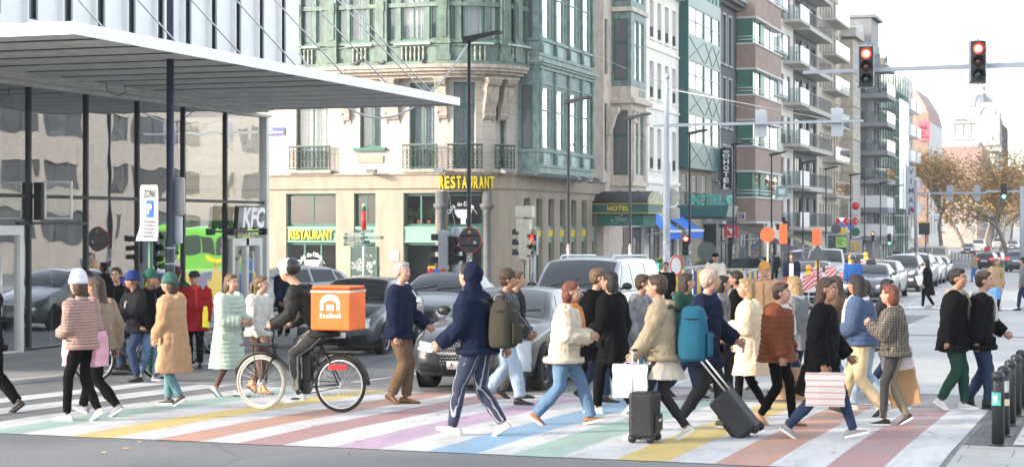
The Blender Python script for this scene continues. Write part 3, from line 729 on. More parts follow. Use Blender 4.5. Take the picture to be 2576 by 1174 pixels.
mb=MB(fr.f);mb.box(s_m[3]+.3,s_m[4]-.5,-1.6,-1.5,1.6,2.45);mb.box(s_m[5]+.3,s_m[6]-.4,-2,-1.9,1.2,2.3);mb.box(s_m[5]+.35,s_m[6]-.45,-1.9,-1.88,.2,1.1,1);mb.build('poster_wall',[mat('poster_beige',(.55,.48,.36),var=.2),mat('poster_red',(.5,.07,.05),var=.2)],gb)
def shopdoor(s0,s1,ztop,lab):
 d=MB(fr.f);b=.13;n=2
 for x in[s0,(s0+s1)/2-b/2,s1-b]:d.box(x,x+b,-.02,.10,-.36,ztop)
 d.box(s0+b,s1-b,-.02,.10,ztop-.18,ztop);d.box(s0+b,s1-b,-.015,.08,-.34,-.18)
 o=d.build('door',alu,gb)
 mb=MB(fr.f);mb.quad((s0+b,.03,-.18),(s1-b,.03,-.18),(s1-b,.03,ztop-.18),(s0+b,.03,ztop-.18));mb.build('pane',shop,o)
 mb=MB(fr.f);mb.tube([((s0+s1)/2+.16,.16,.5),((s0+s1)/2+.16,.16,1.6)],.025,6);mb.tube([((s0+s1)/2+.16,.16,.6),((s0+s1)/2+.16,.05,.6)],.02,6);mb.build('handle',alu,o)
 return o
shopdoor(X(576,GX),X(651,GX),1.92,'')
shopdoor(X(-110,GX),X(49,GX),2.22,'')
mb=MB(fr.f);mb.box(X(49,GX)+.0,s_m[-5]-.035,-.09,-.0,2.24,2.30);mb.build('door_lintel',blk,gb)
ZU=5.22;su0,su1=22.,40.72
wins=[(29.1+1.19*k-.2,29.1+1.19*k+.16)for k in range(-16,10)]
mb=MB(fr.f);grid_wall(mb,su0,su1,ZU,13.5,[(a,b,6.1,9.2)for a,b in wins]+[(a,b,10,13)for a,b in wins],.8,.12);mb.quad((su1,.8,ZU),(su1,-20,ZU),(su1,-20,13.5),(su1,.8,13.5));mb.quad((su0,.8,ZU),(su0,-20,ZU),(su0,-20,13.5),(su0,.8,13.5));mb.quad((su0,.8,13.5),(su1,.8,13.5),(su1,-20,13.5),(su0,-20,13.5));mb.quad((su0,.8,ZU),(su1,.8,ZU),(su1,-20,ZU),(su0,-20,ZU))
mb.build('upper_wall',whitem,gb)
bluegl=dark_glass('blue_grey_glass',(.05,.075,.10),.12,0,.35)
for a,b in wins:
 if b<24:continue
 window(fr,gb,a+.002,b-.002,6.1,9.2,.70,blk,bluegl,1,None,None,.04)
 mb=MB(fr.f);mb.box(a-.16,a-.12,.79,.92,ZU+.02,13.4);mb.build('fin',mat('white_fin',(.8,.8,.79),rough=.4,var=.03),gb)
mb=MB(fr.f);mb.box(22,s_m[-1]-.2,-19,-7.25,-.6,5.2);mb.build('back_block',soff,gb)
c0,c1,cd,zc=23.05,39.6,5.5,5.05
mb=MB(fr.f);mb.box(c0+.04,c1-.04,.78,cd-.04,zc+.052,zc+.17,1)
for a,b,d0,d1 in((c0,c1,cd-.04,cd),(c0,c0+.04,.5,cd-.04),(c1-.04,c1,.5,cd-.04)):mb.box(a,b,d0,d1,zc,zc+.19)
cano=mb.build('canopy',[mat('canopy_white',(.80,.79,.77),rough=.4,var=.04),blk],gb)
mb=MB(fr.f);n=14;pw=(c1-c0-.1)/n
for i in range(n):mb.box(c0+.05+i*pw,c0+.05+(i+1)*pw-(.36 if i<9 else .18),.72,cd-.05,zc+.03,zc+.048)
mb.build('slatted_soffit',soff,cano)
mb=MB(fr.f);mb.box(s_m[0],c1-.05,-.1,.55,ZT,zc+.1);mb.box(s_m[0],c1-.06,.56,.70,zc-.02,zc+.09);mb.box(s_m[0],s_m[-1]+.1,-.05,.12,ZT-.06,ZT-.001,0)
mb.build('edge_beam',soff,cano)
mb=MB(fr.f);mb.tube([(c1-8.6,1.2,zc+.01),(c1-8.6,1.25,zc-.18),(c1-8.3,1.3,zc-.25),(c1-8.05,1.32,zc-.16),(c1-8.05,1.3,zc+.01)],.008,4);mb.build('loose_wire',blk,cano)
steel=mat('steel_cable',(.62,.62,.63),rough=.35,metal=.5,var=0)
for s in(24.6,26.9,29.3,31.6,33.9,36.2,38.3,38.9):
 mb=MB(fr.f);mb.tube([(s,cd-.35,zc+.18),(s-.1,.8,9.7)],.017,5);mb.build('stay_cable',steel,cano)
blackbox=mat('black_box',(.012,.012,.013),rough=.5,var=0)
t=empty('letter_sign',(GX+.22,X(620,GX+.2),2.42),PI/2,'white KFC letters on a black backing above the glass entrance doors','sign')
me=text_mesh('KFC',.62,mat('sign_white',(.9,.9,.9),rough=.4,var=0),.14,.022);stretch_to(me,1.12,.50)
sh=Matrix.Identity(4);sh[0][2]=.18;me.transform(sh);link(me,'lettering',t,(0,-.12,0))
me2=text_mesh('KFC',.62,blackbox,.05,.05);stretch_to(me2,1.3,.58);me2.transform(sh);link(me2,'backing',t,(-.02,-.02,0))
mb=MB();mb.box(-.85,.85,-.04,0,-.36,-.31);mb.box(-.9,-.8,-.1,.1,-.42,-.26);mb.box(.8,.9,-.1,.1,-.42,-.26);mb.build('rail',blackbox,t)
x_,y_=GX+.55,X(120,GX+.4)
t=empty('projecting_sign',(GX,X(92,GX),2.3),0,'black bracket holding an empty rectangular metal frame out from the glass front','sign')
mb=MB();mb.box(.0,.16,-.1,.02,.03,.77);mb.build('bracket',blackbox,t)
mb=MB();ring(mb,.62,.74,.03,.05,.20,.05);mb.build('frame',alu,t)
mb=MB();mb.quad((.23,-.02,.08),(.79,-.02,.08),(.79,-.02,.76),(.23,-.02,.76));mb.build('pane',clear,t)
FX=-23.4
def block(name,label,y0,y1,h,wall,dep=13.,group=None):
 r=empty(name,(FX,y0,0),PI/2,label,'building',group);return r
def HV(v,y):return H(v,FX,y)
def core(r,w,h,mt,dep=13.,d0=-.4):
 mb=MB(STRAIGHT.f);mb.box(.02,w-.02,-dep,d0,-1.8,h);mb.build('side_wall',mt,r)
def shell(r,w,z0,z1,ops,wall,reveal=.22,d=0.,name='wall',s0=0.):
 mb=MB(STRAIGHT.f);grid_wall(mb,s0,w,z0,z1,ops,d,reveal)
 if d>0:
  for s in(s0,w):mb.quad((s,-.1,z0),(s,d,z0),(s,d,z1),(s,-.1,z1))
  for z in(z0,z1):mb.quad((s0,-.1,z),(w,-.1,z),(w,d,z),(s0,d,z))
 return mb.build(name,wall,r)
def B(r,name,m,*boxes):
 mb=MB(STRAIGHT.f)
 for b in boxes:mb.box(*b)
 return mb.build(name,m,r)
def railing(r,s0,s1,d,z0,z1,m,n=None,ret=True,name='balcony_railing'):
 mb=MB(STRAIGHT.f);n=n or max(3,int((s1-s0)/.22))
 mb.box(s0,s1,d-.03,d+.03,z1-.05,z1);mb.box(s0,s1,d-.02,d+.02,z0+.05,z0+.09)
 for i in range(n+1):
  s=s0+(s1-s0)*i/n;mb.box(s-.014,s+.014,d-.014,d+.014,z0,z1-.05)
 if ret:
  for s in(s0,s1):
   mb.box(s-.02,s+.02,.02,d-.03,z1-.05,z1)
   for k in range(1,max(2,int(d/.22))):mb.box(s-.012,s+.012,k*.22-.012,k*.22+.012,z0,z1-.05)
 return mb.build(name,m,r)
wfr=mat('white_window_frame',(.7,.7,.69),rough=.5,var=.04)
gfr=mat('grey_window_frame',(.16,.16,.17),rough=.5,var=.04)
gA=dark_glass('street_glass_dark',(.05,.055,.065),.05,.08);gB=dark_glass('street_glass_grey',(.16,.17,.19),.05,.08);gC=dark_glass('street_glass_pale',(.42,.43,.44),.08,.06)
GL=[gA,gA,gB,gB,gC]
slabm=mat('balcony_concrete',(.54,.515,.47),rough=.8,var=.12,dirt=.25)
gglass=glass_mat('balcony_glass',(.75,.82,.82),.35,.03)
whitebal=mat('white_balcony',(.75,.755,.76),rough=.45,var=.05)
y0,y1=83.25,88.3;W=y1-y0
stone=mat('oriel_stone',(.66,.58,.51),rough=.85,var=.1,vs=1.5,bump=.15,dirt=.25)
r=block('stone_house','narrow beige stone house with a teal and stone oriel beside the corner building',y0,y1,16,stone)
shell(r,W,-1.6,15.5,[(.5,1.1,4.9,8.2),(.5,1.1,9.6,12.3)],stone);core(r,W,15.4,stone)
for z in(4.9,9.6):window(STRAIGHT,r,.502,1.098,z,z+(3.3 if z<5 else 2.7)-.004,-.15,gfr,gB,1,.7)
O0,O1,OD=1.75,4.75,1.0
for z0,z1 in((4.75,7.9),(9.4,12.4),(13.3,15.4)):
 mt=stone if z0<5 else copper
 shell(r,O1,z0-.3,z1+.35,[(O0+.75,O0+1.45,z0,z1),(O0+1.7,O0+2.5,z0,z1)],mt,.15,OD,'oriel',O0)
 window(STRAIGHT,r,O0+.752,O0+1.448,z0+.002,z1-.002,OD-.1,copper,refl,1,.6,curt,.07,room,4)
 window(STRAIGHT,r,O0+1.702,O0+2.498,z0+.002,z1-.002,OD-.1,copper,refl,1,.6,curt,.07,room,4)
 mb=MB();mb.box(O0-.035,O0-.002,-OD+.16,-.12,z0,z1);sw=mb.build('window',dkgreen,r)
 mb=MB();mb.box(O0-.045,O0-.036,-OD+.22,-.18,z0+.06,z0+(z1-z0)*.58);mb.box(O0-.045,O0-.036,-OD+.22,-.18,z0+(z1-z0)*.63,z1-.06);mb.build('pane',dark_glass('grey_glass'),sw)
B(r,'oriel_base',stone,(O0-.1,O1+.1,-.1,OD+.12,4.2,4.44),(O0,O1,-.1,OD,3.9,4.19));B(r,'oriel_cornice',stone,(O0-.22,O1+.22,-.1,OD+.3,8.25,8.42),(O0-.12,O1+.12,-.1,OD+.15,8.43,8.55),(O0,O1,-.1,OD,8.56,9.09));B(r,'oriel_cornice',stone,(O0-.12,O1+.12,-.1,OD+.1,12.76,12.98))
B(r,'teal_panel',copper,(O0+1.5,O1-.3,OD-.01,OD+.03,8.68,9.0))
for s in(O0+.35,O1-.3):
 mb=MB(STRAIGHT.f);mb.box(s-.2,s+.2,OD-.01,OD+.10,4.45,7.3);mb.box(s-.27,s+.27,OD-.01,OD+.18,7.3,7.42);mb.box(s-.24,s+.24,OD-.01,OD+.14,7.42,7.85);mb.box(s-.3,s+.3,OD-.01,OD+.22,7.85,7.98);mb.build('pilaster',stone,r)
mb=MB(STRAIGHT.f);mb.prism([(0,8.0),(.6,8.0),(.6,7.8),(.45,7.6),(.3,7.1),(.15,6.7),(0,6.6)],.75,1.2,'x');mb.build('console',stone,r)
B(r,'door',mat('brown_door',(.12,.07,.045),rough=.5),(3.9,5.0,-.1,.04,-.6,2.2))
hg=mat('hotel_green',(.02,.115,.085),rough=.5,var=.08);gold=mat('gold_letters',(.72,.52,.08),rough=.4,var=.05);slate=mat('canopy_slate',(.05,.05,.055),rough=.7,var=.25,vs=4)
yc=X(1465,FX)+1.6;t=empty('hotel_canopy',(FX,yc,0),PI/2,'green hotel canopy with a rounded black roof and gold HOTEL lettering','canopy')
zb,zm,zt=H(535,FX+1,yc),H(513,FX+1,yc),H(481,FX+1,yc);CL=2.75;CWd=3.0
mb=MB(STRAIGHT.f);mb.box(0,CWd,.02,CL,zb,zm);mb.build('sign_band',hg,t)
mb=MB(STRAIGHT.f)
for z in(zb-.03,zm):mb.box(-.02,CWd+.02,.02,CL+.02,z,z+.03)
mb.build('gold_trim',gold,t)
prof=[(CWd/2-math.cos(a)*CWd/2,zm+.03+math.sin(a)*(zt-zm))for a in[PI*i/14 for i in range(15)]]
mb=MB(STRAIGHT.f);A=[(s,.02,z)for s,z in prof];Bq=[(s,CL-.05,z)for s,z in prof];mb.loft([A,Bq],sm=True);mb.build('barrel_roof',slate,t)
for q in(.35,.68):
 mb=MB(STRAIGHT.f);mb.tube([(s,CL*q,z+.012)for s,z in prof],.02,4);mb.build('roof_rib',slate,t)
mb=MB(STRAIGHT.f);mb.loft([[(s,CL-.045,z)for s,z in prof],[(s,CL,z)for s,z in prof]]);mb.build('gable_panel',mat('ornament_cream',(.5,.52,.36),rough=.6,var=.45,vs=9),t)
mb=MB(STRAIGHT.f);mb.box(.25,.28,.25,CL-.3,zb-.62,zb-.032);mb.box(.28,CWd-.3,CL-.33,CL-.3,zb-.62,zb-.032);mb.build('valance',mat('valance_green',(.03,.15,.125),rough=.8,var=.1),t)
me=text_mesh('HOTEL',.4,gold,.02,.014,spacing=1.1);stretch_to(me,1.05,.23);o=link(me,'lettering',t,(-.012,-CL*.47,(zb+zm)/2),-PI/2)
pv=mat('pale_print',(.45,.5,.48))
me=text_mesh('Dôme',.3,pv,.008,.003);stretch_to(me,.55,.17);link(me,'lettering',t,(.24,-CL*.5,zb-.27),-PI/2)
me=text_mesh('Le',.14,pv,.008,.002);stretch_to(me,.14,.08);link(me,'lettering',t,(.24,-CL*.5,zb-.11),-PI/2)
mb=MB()
for q in range(-6,7):mb.ball((.24,-CL*.5+q*.075,zb-.45+.05*math.cos(q*.5)),(.006,.035,.02),6)
for q in(-.45,.45):mb.ball((.24,-CL*.5+q,zb-.36),(.006,.1,.03),6)
mb.build('ornament',pv,t)
y0,y1=88.35,99.4;W=y1-y0
stucco=mat('white_stucco',(.88,.85,.78),rough=.85,var=.05,vs=.6,bump=.08,bs=40,dirt=.1)
r=block('white_house','tall white stuccoed house with four rows of narrow windows and blue shop awnings',y0,y1,15,stucco)
cols_=[(.9+1.72*k,1.75+1.72*k)for k in range(6)];rows_=[(5.3,7.5),(9.1,11.05),(12.3,14.3)]
shell(r,W,-1.6,15.0,[(a,b,c,d)for a,b in cols_ for c,d in rows_]+[(.6,3.2,-1.2,2.2),(4.2,7.2,-1.2,2.4),(8,10.6,-1.2,2.4)],stucco,.3);core(r,W,14.9,stucco)
for i,(a,b)in enumerate(cols_):
 for c,d in rows_:
  window(STRAIGHT,r,a+.002,b-.002,c+.002,d-.002,-.22,wfr,rnd.choice([gA,gB,gB]),2,None,None,.06)
  B(r,'sill',stucco,(a-.12,b+.12,-.02,.09,c-.12,c-.01));railing(r,a+.01,b-.01,-.06,c,c+.6,iron,5,False)
for q,(a,b)in enumerate(((.6,3.2),(4.2,7.2),(8,10.6))):window(STRAIGHT,r,a+.002,b-.002,-1.1,2.18,-.24,gfr,gB,3,.7,None,.08)
B(r,'cornice',stucco,(-.05,W+.05,-.02,.35,15.0,15.2));B(r,'gutter',slate,(-.05,W+.05,-.02,.6,15.21,15.45));B(r,'string_course',stucco,(0,W,-.01,.08,8.5,8.62),(0,W,-.01,.1,4.5,4.66),(0,W,-.01,.08,11.7,11.8))
for k in range(8):B(r,'bracket',slate,(.4+k*1.4,.55+k*1.4,.02,.5,14.95,15.2))
t=empty('banner',(FX,X(1587,FX),0),PI/2,'pale pink floral banner hanging on the white house above the hotel canopy','banner')
B(t,'cloth',mat('pink_floral_cloth',(.72,.52,.58),rough=.9,var=.5,vs=3),(.15,1.75,.16,.18,3.75,4.75));mb=MB(STRAIGHT.f);mb.tube([(0,.17,4.85),(2.0,.17,4.85)],.03,6);mb.tube([(.1,.17,4.85),(.1,-.02,4.85)],.02,4);mb.tube([(1.9,.17,4.85),(1.9,-.02,4.85)],.02,4);mb.build('pole',blk,t)
blue=mat('blue_awning_cloth',(.02,.17,.72),rough=.8,var=.06);cwhite=mat('awning_white',(.75,.76,.78),rough=.6)
def awning(y,wd,zt_,zb_,out,m,lab,grp=None,val=.3,stripes=None):
 t=empty('awning',(FX,y,0),PI/2,lab,'awning',grp)
 mb=MB(STRAIGHT.f);n=12
 for i in range(n):
  a,b=wd*i/n,wd*(i+1)/n;mb.quad((a,.03,zt_),(b,.03,zt_),(b,out,zb_),(a,out,zb_),(i%2)if stripes else 0)
 mb.poly([(0,.03,zt_),(0,out,zb_),(0,.03,zb_)])if False else None
 mb.build('cloth',[m,stripes or m],t)
 mb=MB(STRAIGHT.f);mb.box(-.03,wd+.03,out-.03,out+.09,zb_-.1,zb_+.03);mb.build('front_bar',cwhite,t)
 if val:
  mb=MB(STRAIGHT.f);k=10
  for i in range(k):mb.quad((wd*i/k,out+.03+.02*(i%2),zb_-.1),(wd*(i+1)/k,out+.03+.02*((i+1)%2),zb_-.1),(wd*(i+1)/k,out+.03+.02*((i+1)%2),zb_-.1-val),(wd*i/k,out+.03+.02*(i%2),zb_-.1-val))
  mb.build('valance',m,t)
 mb=MB(STRAIGHT.f)
 for s in(.1,wd-.1):mb.tube([(s,.02,zb_-.3),(s,out,zb_-.05)],.02,5)
 mb.build('arm',cwhite,t);return t
awning(90.6,3.6,H(535,FX,91),H(580,FX+1,91),1.3,blue,'bright blue awning on the left, next to the green hotel canopy','blue awnings',.36,mat('blue_awning_light',(.05,.22,.68),rough=.8))
awning(95.2,3.9,H(535,FX,95),H(578,FX+1,95),1.45,blue,'bright blue awning on the right, next to the teal hotel sign','blue awnings',.36,mat('blue_awning_light'))
y0,y1=99.45,108.2;W=y1-y0
teal=mat('teal_panel',(.018,.10,.10),rough=.35,var=.1,vs=.8);tealf=mat('teal_frame',(.025,.125,.12),rough=.35,var=.05)
r=block('hotel_building','hotel front of glossy teal panels under a curved teal roof',y0,y1,17,teal)
rows_=[(1.2,5.3),(7.0,8.65),(10.06,11.7),(13.16,14.8)]
cs=[(.25,4.1),(4.45,6.3),(6.6,8.5)]
shell(r,W,5.55,15.6,[(a,b,c,d)for a,b in cs for c,d in rows_[1:]],teal,.1,.55,'panelled_front')
core(r,W,15.6,stucco);shell(r,W,-1.8,5.55,[(.8,2.0,3.5,5.2),(3.4,4.6,3.5,5.2),(6,7.2,3.5,5.2)],cream)
for s in(.8,3.4,6):window(STRAIGHT,r,s+.002,s+1.198,3.502,5.198,-.15,wfr,gC,2,None,None,.07);railing(r,s-.1,s+1.3,.15,3.5,4.2,iron,6)
for a,b in cs:
 for c,d in rows_[1:]:window(STRAIGHT,r,a+.002,b-.002,c+.002,d-.002,.47,tealf,refl,2 if b-a>3 else 1,.52,curt,.07,room,8)
 for z in(5.75,8.75,11.8):
  mb=MB(STRAIGHT.f);z1=z+1.2
  mb.tube([(a,.56,z),(b,.56,z1)],.018,4);mb.tube([(a,.56,z1),(b,.56,z)],.018,4);mb.build('panel_seam',tealf,r)
mb=MB(STRAIGHT.f)
prof=[(.57-.9*(1-math.cos(a)),15.6+1.9*math.sin(a))for a in[PI/2*i/8 for i in range(9)]]+[(-2,17.5),(-2,15.6)]
mb.prism(prof,0,W,'x');mb.build('curved_roof',mat('teal_roof',(.045,.19,.18),rough=.4,var=.1),r)
for k in range(9):
 mb=MB(STRAIGHT.f);mb.tube([(.3+k*1.02,p+.02,z+.02)for p,z in prof[:9]],.035,4);mb.build('roof_seam',tealf,r)
ym=X(1703,FX);t=empty('hotel_marquee',(FX,ym,0),PI/2,'teal marquee of stepped bands carrying big teal HOTEL letters','marquee')
zb,zt=H(545,FX+2,ym),H(516,FX+2,ym);L_=2.85
mb=MB(STRAIGHT.f)
for i in range(4):z0=zb+(zt-zb)*i/4;mb.box(-.02*i,2.6+.02*i,.02,L_+.04*i,z0+.003,z0+(zt-zb)/4)
mb.build('bands',tealf,t);mb=MB(STRAIGHT.f);mb.box(.1,2.5,.1,L_-.1,zb-.12,zb);mb.build('underside',slate,t)
tl=mat('teal_letters',(.03,.36,.29),rough=.4,var=.05)
me=text_mesh('HOTEL',.7,tl,.1,.03);stretch_to(me,2.1,.56);link(me,'lettering',t,(.0,-L_*.58,zt+.31),-PI/2)
me=text_mesh('HOTEL',.7,tl,.1,.03);stretch_to(me,1.9,.56);link(me,'lettering',t,(1.3,-L_+.1,zt+.31),0)
for k in(0,1):mb=MB(STRAIGHT.f);mb.lathe([(.22,zb-.4),(.25,zb-.38),(.25,zb-.18),(.2,zb-.13)],(1.0+k*1.1,-L_*.7,0),12)if False else None
yv=108.3;t=empty('vertical_hotel_sign',(FX,yv,0),PI/2,'tall black projecting sign with white vertical HOTEL and a crown emblem','sign')
z0,z1=H(475,FX+2.2,yv),H(372,FX+2.2,yv);xa=.55;wv=.72
B(t,'panel',mat('sign_black',(.012,.014,.02),rough=.35,var=0),(-.12,.12,xa,xa+wv,z0,z1));mb=MB(STRAIGHT.f)
for z in(z0+.4,z1-.5):mb.box(-.03,.03,-.1,xa,z,z+.06)
mb.build('bracket',slate,t)
for i,ch in enumerate('HOTEL'):
 me=text_mesh(ch,.4,whitep,.02,.012);stretch_to(me,.34 if ch!='I' else .1,.31);link(me,'letter',t,(-.13,-xa-wv/2,z0+1.66-i*.375),-PI/2)
mb=MB();cx,cz=-xa-wv/2,z1-.38
mb.tube([(-.135,cx+math.cos(a)*.2,cz-.08+math.sin(a)*.17)for a in[TAU*i/14 for i in range(15)]],.02,4)
for q in(-.13,0,.13):mb.obox((-.135,cx+q,cz-.08),(.02,.07,.12))
for q in range(-2,3):mb.prism([(cx+q*.08-.04,cz+.13),(cx+q*.08+.04,cz+.13),(cx+q*.08,cz+.27)],-.14,-.12,'x')
mb.build('emblem',whitep,t)
y0,y1=108.25,115.5;W=y1-y0
dg=mat('dark_grey_render',(.10,.103,.112),rough=.8,var=.1,bump=.1);lgs=mat('light_grey_trim',(.34,.345,.355),rough=.7,var=.08)
r=block('dark_grey_house','dark grey rendered house with pale grey window surrounds and a heavy cornice',y0,y1,16.6,dg)
cs=[(1.3+1.75*k,2.3+1.75*k)for k in range(3)];rows_=[(5.1,7.3),(8.6,11.6),(12.6,15.6)]
shell(r,W,-1.8,16.2,[(a,b,c,d)for a,b in cs for c,d in rows_]+[(1,6.4,-1.4,2.2)],dg,.28);core(r,W,16.1,dg);window(STRAIGHT,r,1.002,6.398,-1.35,2.198,-.2,blk,gA,4,.7)
for a,b in cs:
 for c,d in rows_:window(STRAIGHT,r,a+.002,b-.002,c+.002,d-.002,-.2,lgs,rnd.choice([gB,gC]),2,.7,None,.07);B(r,'surround',lgs,(a-.16,a-.001,-.01,.07,c-.1,d+.12),(b+.001,b+.16,-.01,.07,c-.1,d+.12),(a,b,-.01,.08,d,d+.14),(a-.2,b+.2,-.01,.14,c-.22,c-.101))
B(r,'cornice',dg,(-.1,W+.1,-.02,.3,16.2,16.45),(-.2,W+.2,-.02,.65,16.452,16.7));B(r,'gutter',lgs,(-.2,W+.2,-.02,.78,16.702,16.9))
mb=MB();mb.prism([(0,0),(4,2.6),(9,2.6),(13,0)],0,W,'x');mb.build('roof',slate,r,(0,0,16.9))
y0,y1=115.55,125.6;W=y1-y0
brk=brick_mat('brown_brick',(.32,.205,.165),(.39,.25,.205),(.36,.31,.28),.22,.075,.012,axis='box',var=.25)
gcol=mat('green_column',(.03,.16,.10),rough=.4,var=.1);ggl=dark_glass('green_glass',(.05,.17,.13),.05,.05)
r=block('brick_apartments','apartment block of brick balcony bands, white rails and green glass',y0,y1,21,brk)
core(r,W,20,stucco,13,-.2);z=2.55
for k in range(5):
 zb0,zb1=z+k*3.35,z+k*3.35+1.5
 mb=MB(STRAIGHT.f);mb.box(.3,W-.1,.0,1.25,zb0,zb1);mb.build('brick_band',brk,r)
 B(r,'slab',mat('pale_concrete',(.58,.57,.55),rough=.8,var=.08),(.22,W-.02,-.02,1.33,zb0-.14,zb0-.002),(.22,W-.02,-.02,1.33,zb1+.002,zb1+.12))
 for zz in(.22,.42):
  mb=MB(STRAIGHT.f);mb.tube([(.28,.05,zb1+.12+zz),(.28,1.28,zb1+.12+zz),(W-.05,1.28,zb1+.12+zz)],.03,6);mb.build('rail',whitebal,r)
 w0,w1=zb1+.125,zb0+3.35-.145
 B(r,'glazing',ggl,(.34,.40,.05,1.0,w0,w1),(.41,1.3,.96,1.0,w0,w1));B(r,'column',gcol,(3.1,4.6,.9,1.06,w0,w1));B(r,'column',gcol,(.30,.44,.98,1.08,w0,w1))
 for a,b in((1.35,3.1),(4.6,6.8),(6.9,W-.2)):
  o=B(r,'window',gcol,(a,a+.06,.94,1.02,w0,w1),(b-.06,b,.94,1.02,w0,w1));me=curtain_mesh(b-a-.14,w1-w0,curt,8);link(me,'curtain',o,((a+b)/2,-.85,w0))
  q=MB(STRAIGHT.f);q.quad((a+.06,.99,w0),(b-.06,.99,w0),(b-.06,.99,w1),(a+.06,.99,w1));q.build('pane',clear,o)
shell(r,W,-1.8,2.4,[(.8,4.4,-1.4,1.7),(5.2,9.2,-1.4,1.7)],cream)
for a,b in((.8,4.4),(5.2,9.2)):window(STRAIGHT,r,a+.002,b-.002,-1.35,1.698,-.15,gfr,gB,3,None,None,.08)
y0,y1=125.65,137.7;W=y1-y0
wap=mat('white_cladding',(.74,.72,.68),rough=.7,var=.06,vs=.8,dirt=.12)
r=block('white_apartments','white apartment block with boxed white balconies and tall paired windows',y0,y1,26,wap)
fl=[2.2+3.1*k for k in range(8)];cs=[(.4,1.3),(2.6,3.6),(4.2,5.2),(6.9,8.1),(9.4,10.8)]
shell(r,W,-1.8,26,[(a,b,z,z+2.1)for a,b in cs for z in fl]+[(1,5,-1.5,1.4),(6.5,11,-1.5,1.4)],wap,.25);core(r,W,25.9,wap)
for a,b in cs:
 for z in fl:window(STRAIGHT,r,a+.002,b-.002,z+.002,z+2.098,-.18,gfr,rnd.choice(GL),2,None,None,.06);(railing(r,a,b,.04,z,z+.75,gfr,6,False)if a>6 and z<9 else None)
for a,b in((1,5),(6.5,11)):window(STRAIGHT,r,a+.002,b-.002,-1.45,1.398,-.18,gfr,gB,3)
for z in fl:
 for a,b in((.1,2.0),(7.6,11.6)):
  if z<9 and a<1:continue
  B(r,'balcony_slab',slabm,(a,b,.0,1.35,z-.22,z));o=B(r,'balcony_front',whitebal,(a+.02,b-.02,1.28,1.34,z+.002,z+1.1))
  q=MB(STRAIGHT.f);q.box(a,a+.03,.05,1.27,z+.002,z+1.05);q.build('balcony_side',gglass,r)
B(r,'joint',slabm,*[(0,W,-.001,.012,z-.5,z-.47)for z in fl])
y0,y1=137.75,149.4;W=y1-y0
drk=mat('anthracite_cladding',(.07,.073,.08),rough=.6,var=.1)
r=block('anthracite_apartments','recessed anthracite apartment block with deep concrete slab balconies',y0,y1,24,drk)
shell(r,W,-1.8,25,[(a,b,z,z+2.3)for a,b in((1,4),(5,7.4),(8.4,11))for z in fl[:7]],drk,.2);core(r,W,24.9,drk)
for z in fl[:7]:
 for a,b in((1,4),(5,7.4),(8.4,11)):window(STRAIGHT,r,a+.002,b-.002,z+.002,z+2.298,-.15,blk,rnd.choice([gA,gA,gB]),2)
 B(r,'balcony_slab',slabm,(.05,W-.05,.0,1.3,z-.35,z-.02));railing(r,.1,W-.1,1.22,z,z+1.05,gfr,30)
pot=empty('potted_shrub',(FX+.9,X(2008,FX+.9),2.2),0,'small shrub in a terracotta pot on a dark slab balcony','potted plant');mb=MB();mb.lathe([(.16,0),(.24,.42),(.26,.45)],n=12);mb.build('pot',terra,pot);mb=MB();bush(mb,(0,0,.75),(.3,.3,.4),160,.08,rnd);mb.build('foliage',[leafa,leafb],pot)
y0,y1=149.45,162;W=y1-y0
bei=mat('beige_cladding',(.60,.54,.46),rough=.8,var=.08,dirt=.2)
r=block('beige_apartments','beige apartment block with slim window strips and clear glass balconies',y0,y1,23,bei)
fl2=[1.9+3.0*k for k in range(8)]
cs=[(1.4+1.6*k,2.3+1.6*k)for k in range(7)]
shell(r,W,-1.9,24.5,[(a,b,z,z+2.25)for a,b in cs for z in fl2],bei,.4);core(r,W,24.4,bei)
for z in fl2:
 for a,b in cs:window(STRAIGHT,r,a+.002,b-.002,z+.002,z+2.248,-.3,gfr,rnd.choice([gA,gB,gB]),1)
 if int(z*10)%2==1 or z>10:
  B(r,'balcony_slab',slabm,(3,W-1.5,.0,1.2,z-.2,z));B(r,'balcony_front',gglass,(3.02,W-1.52,1.14,1.17,z+.03,z+1.05));B(r,'handrail',whitebal,(3,W-1.5,1.12,1.19,z+1.06,z+1.1))
y0,y1=162.05,169.8;W=y1-y0
r=block('bay_window_house','older beige house with stacked bay windows and rounded top balcony',y0,y1,23,bei)
shell(r,W,-1.9,19.4,[(.3,1,z,z+2)for z in fl2[:6]]+[(6.6,7.4,z,z+2)for z in fl2[:6]],mat('old_cream',(.56,.50,.41),rough=.85,var=.12,dirt=.25),.25);core(r,W,19.3,bei)
for k,z in enumerate(fl2[:6]):
 for a,b in((.3,1),(6.6,7.4)):window(STRAIGHT,r,a+.002,b-.002,z+.002,z+1.998,-.2,wfr,gB,2)
 shell(r,6.2,z-.75,z+2.2,[(1.6,2.6,z,z+2),(2.9,4.6,z,z+2),(4.9,5.9,z,z+2)],mat('old_cream'),.15,1.1,'bay',1.3)
 for a,b in((1.6,2.6),(2.9,4.6),(4.9,5.9)):window(STRAIGHT,r,a+.002,b-.002,z+.002,z+1.998,1.0,wfr,gC,2,.7)
 B(r,'bay_moulding',slabm,(1.2,6.3,-.02,1.22,z+2.201,z+2.249))
B(r,'top_balcony',slabm,(1,6.5,-.02,1.4,19.4,20.2));railing(r,1.1,6.4,1.3,20.2,20.9,whitebal,12)
y0,y1=171.2,176.4;W=y1-y0
gcl=mat('blue_grey_cladding',(.17,.18,.20),rough=.6,var=.08)
r=block('grey_apartments','blue grey apartment block with long balconies and a stepped dark penthouse',y0,y1,25,gcl)
fl3=[1.3+2.68*k for k in range(7)]
cs=[(.6,2.2),(2.8,4.6)]
GX2=1.9
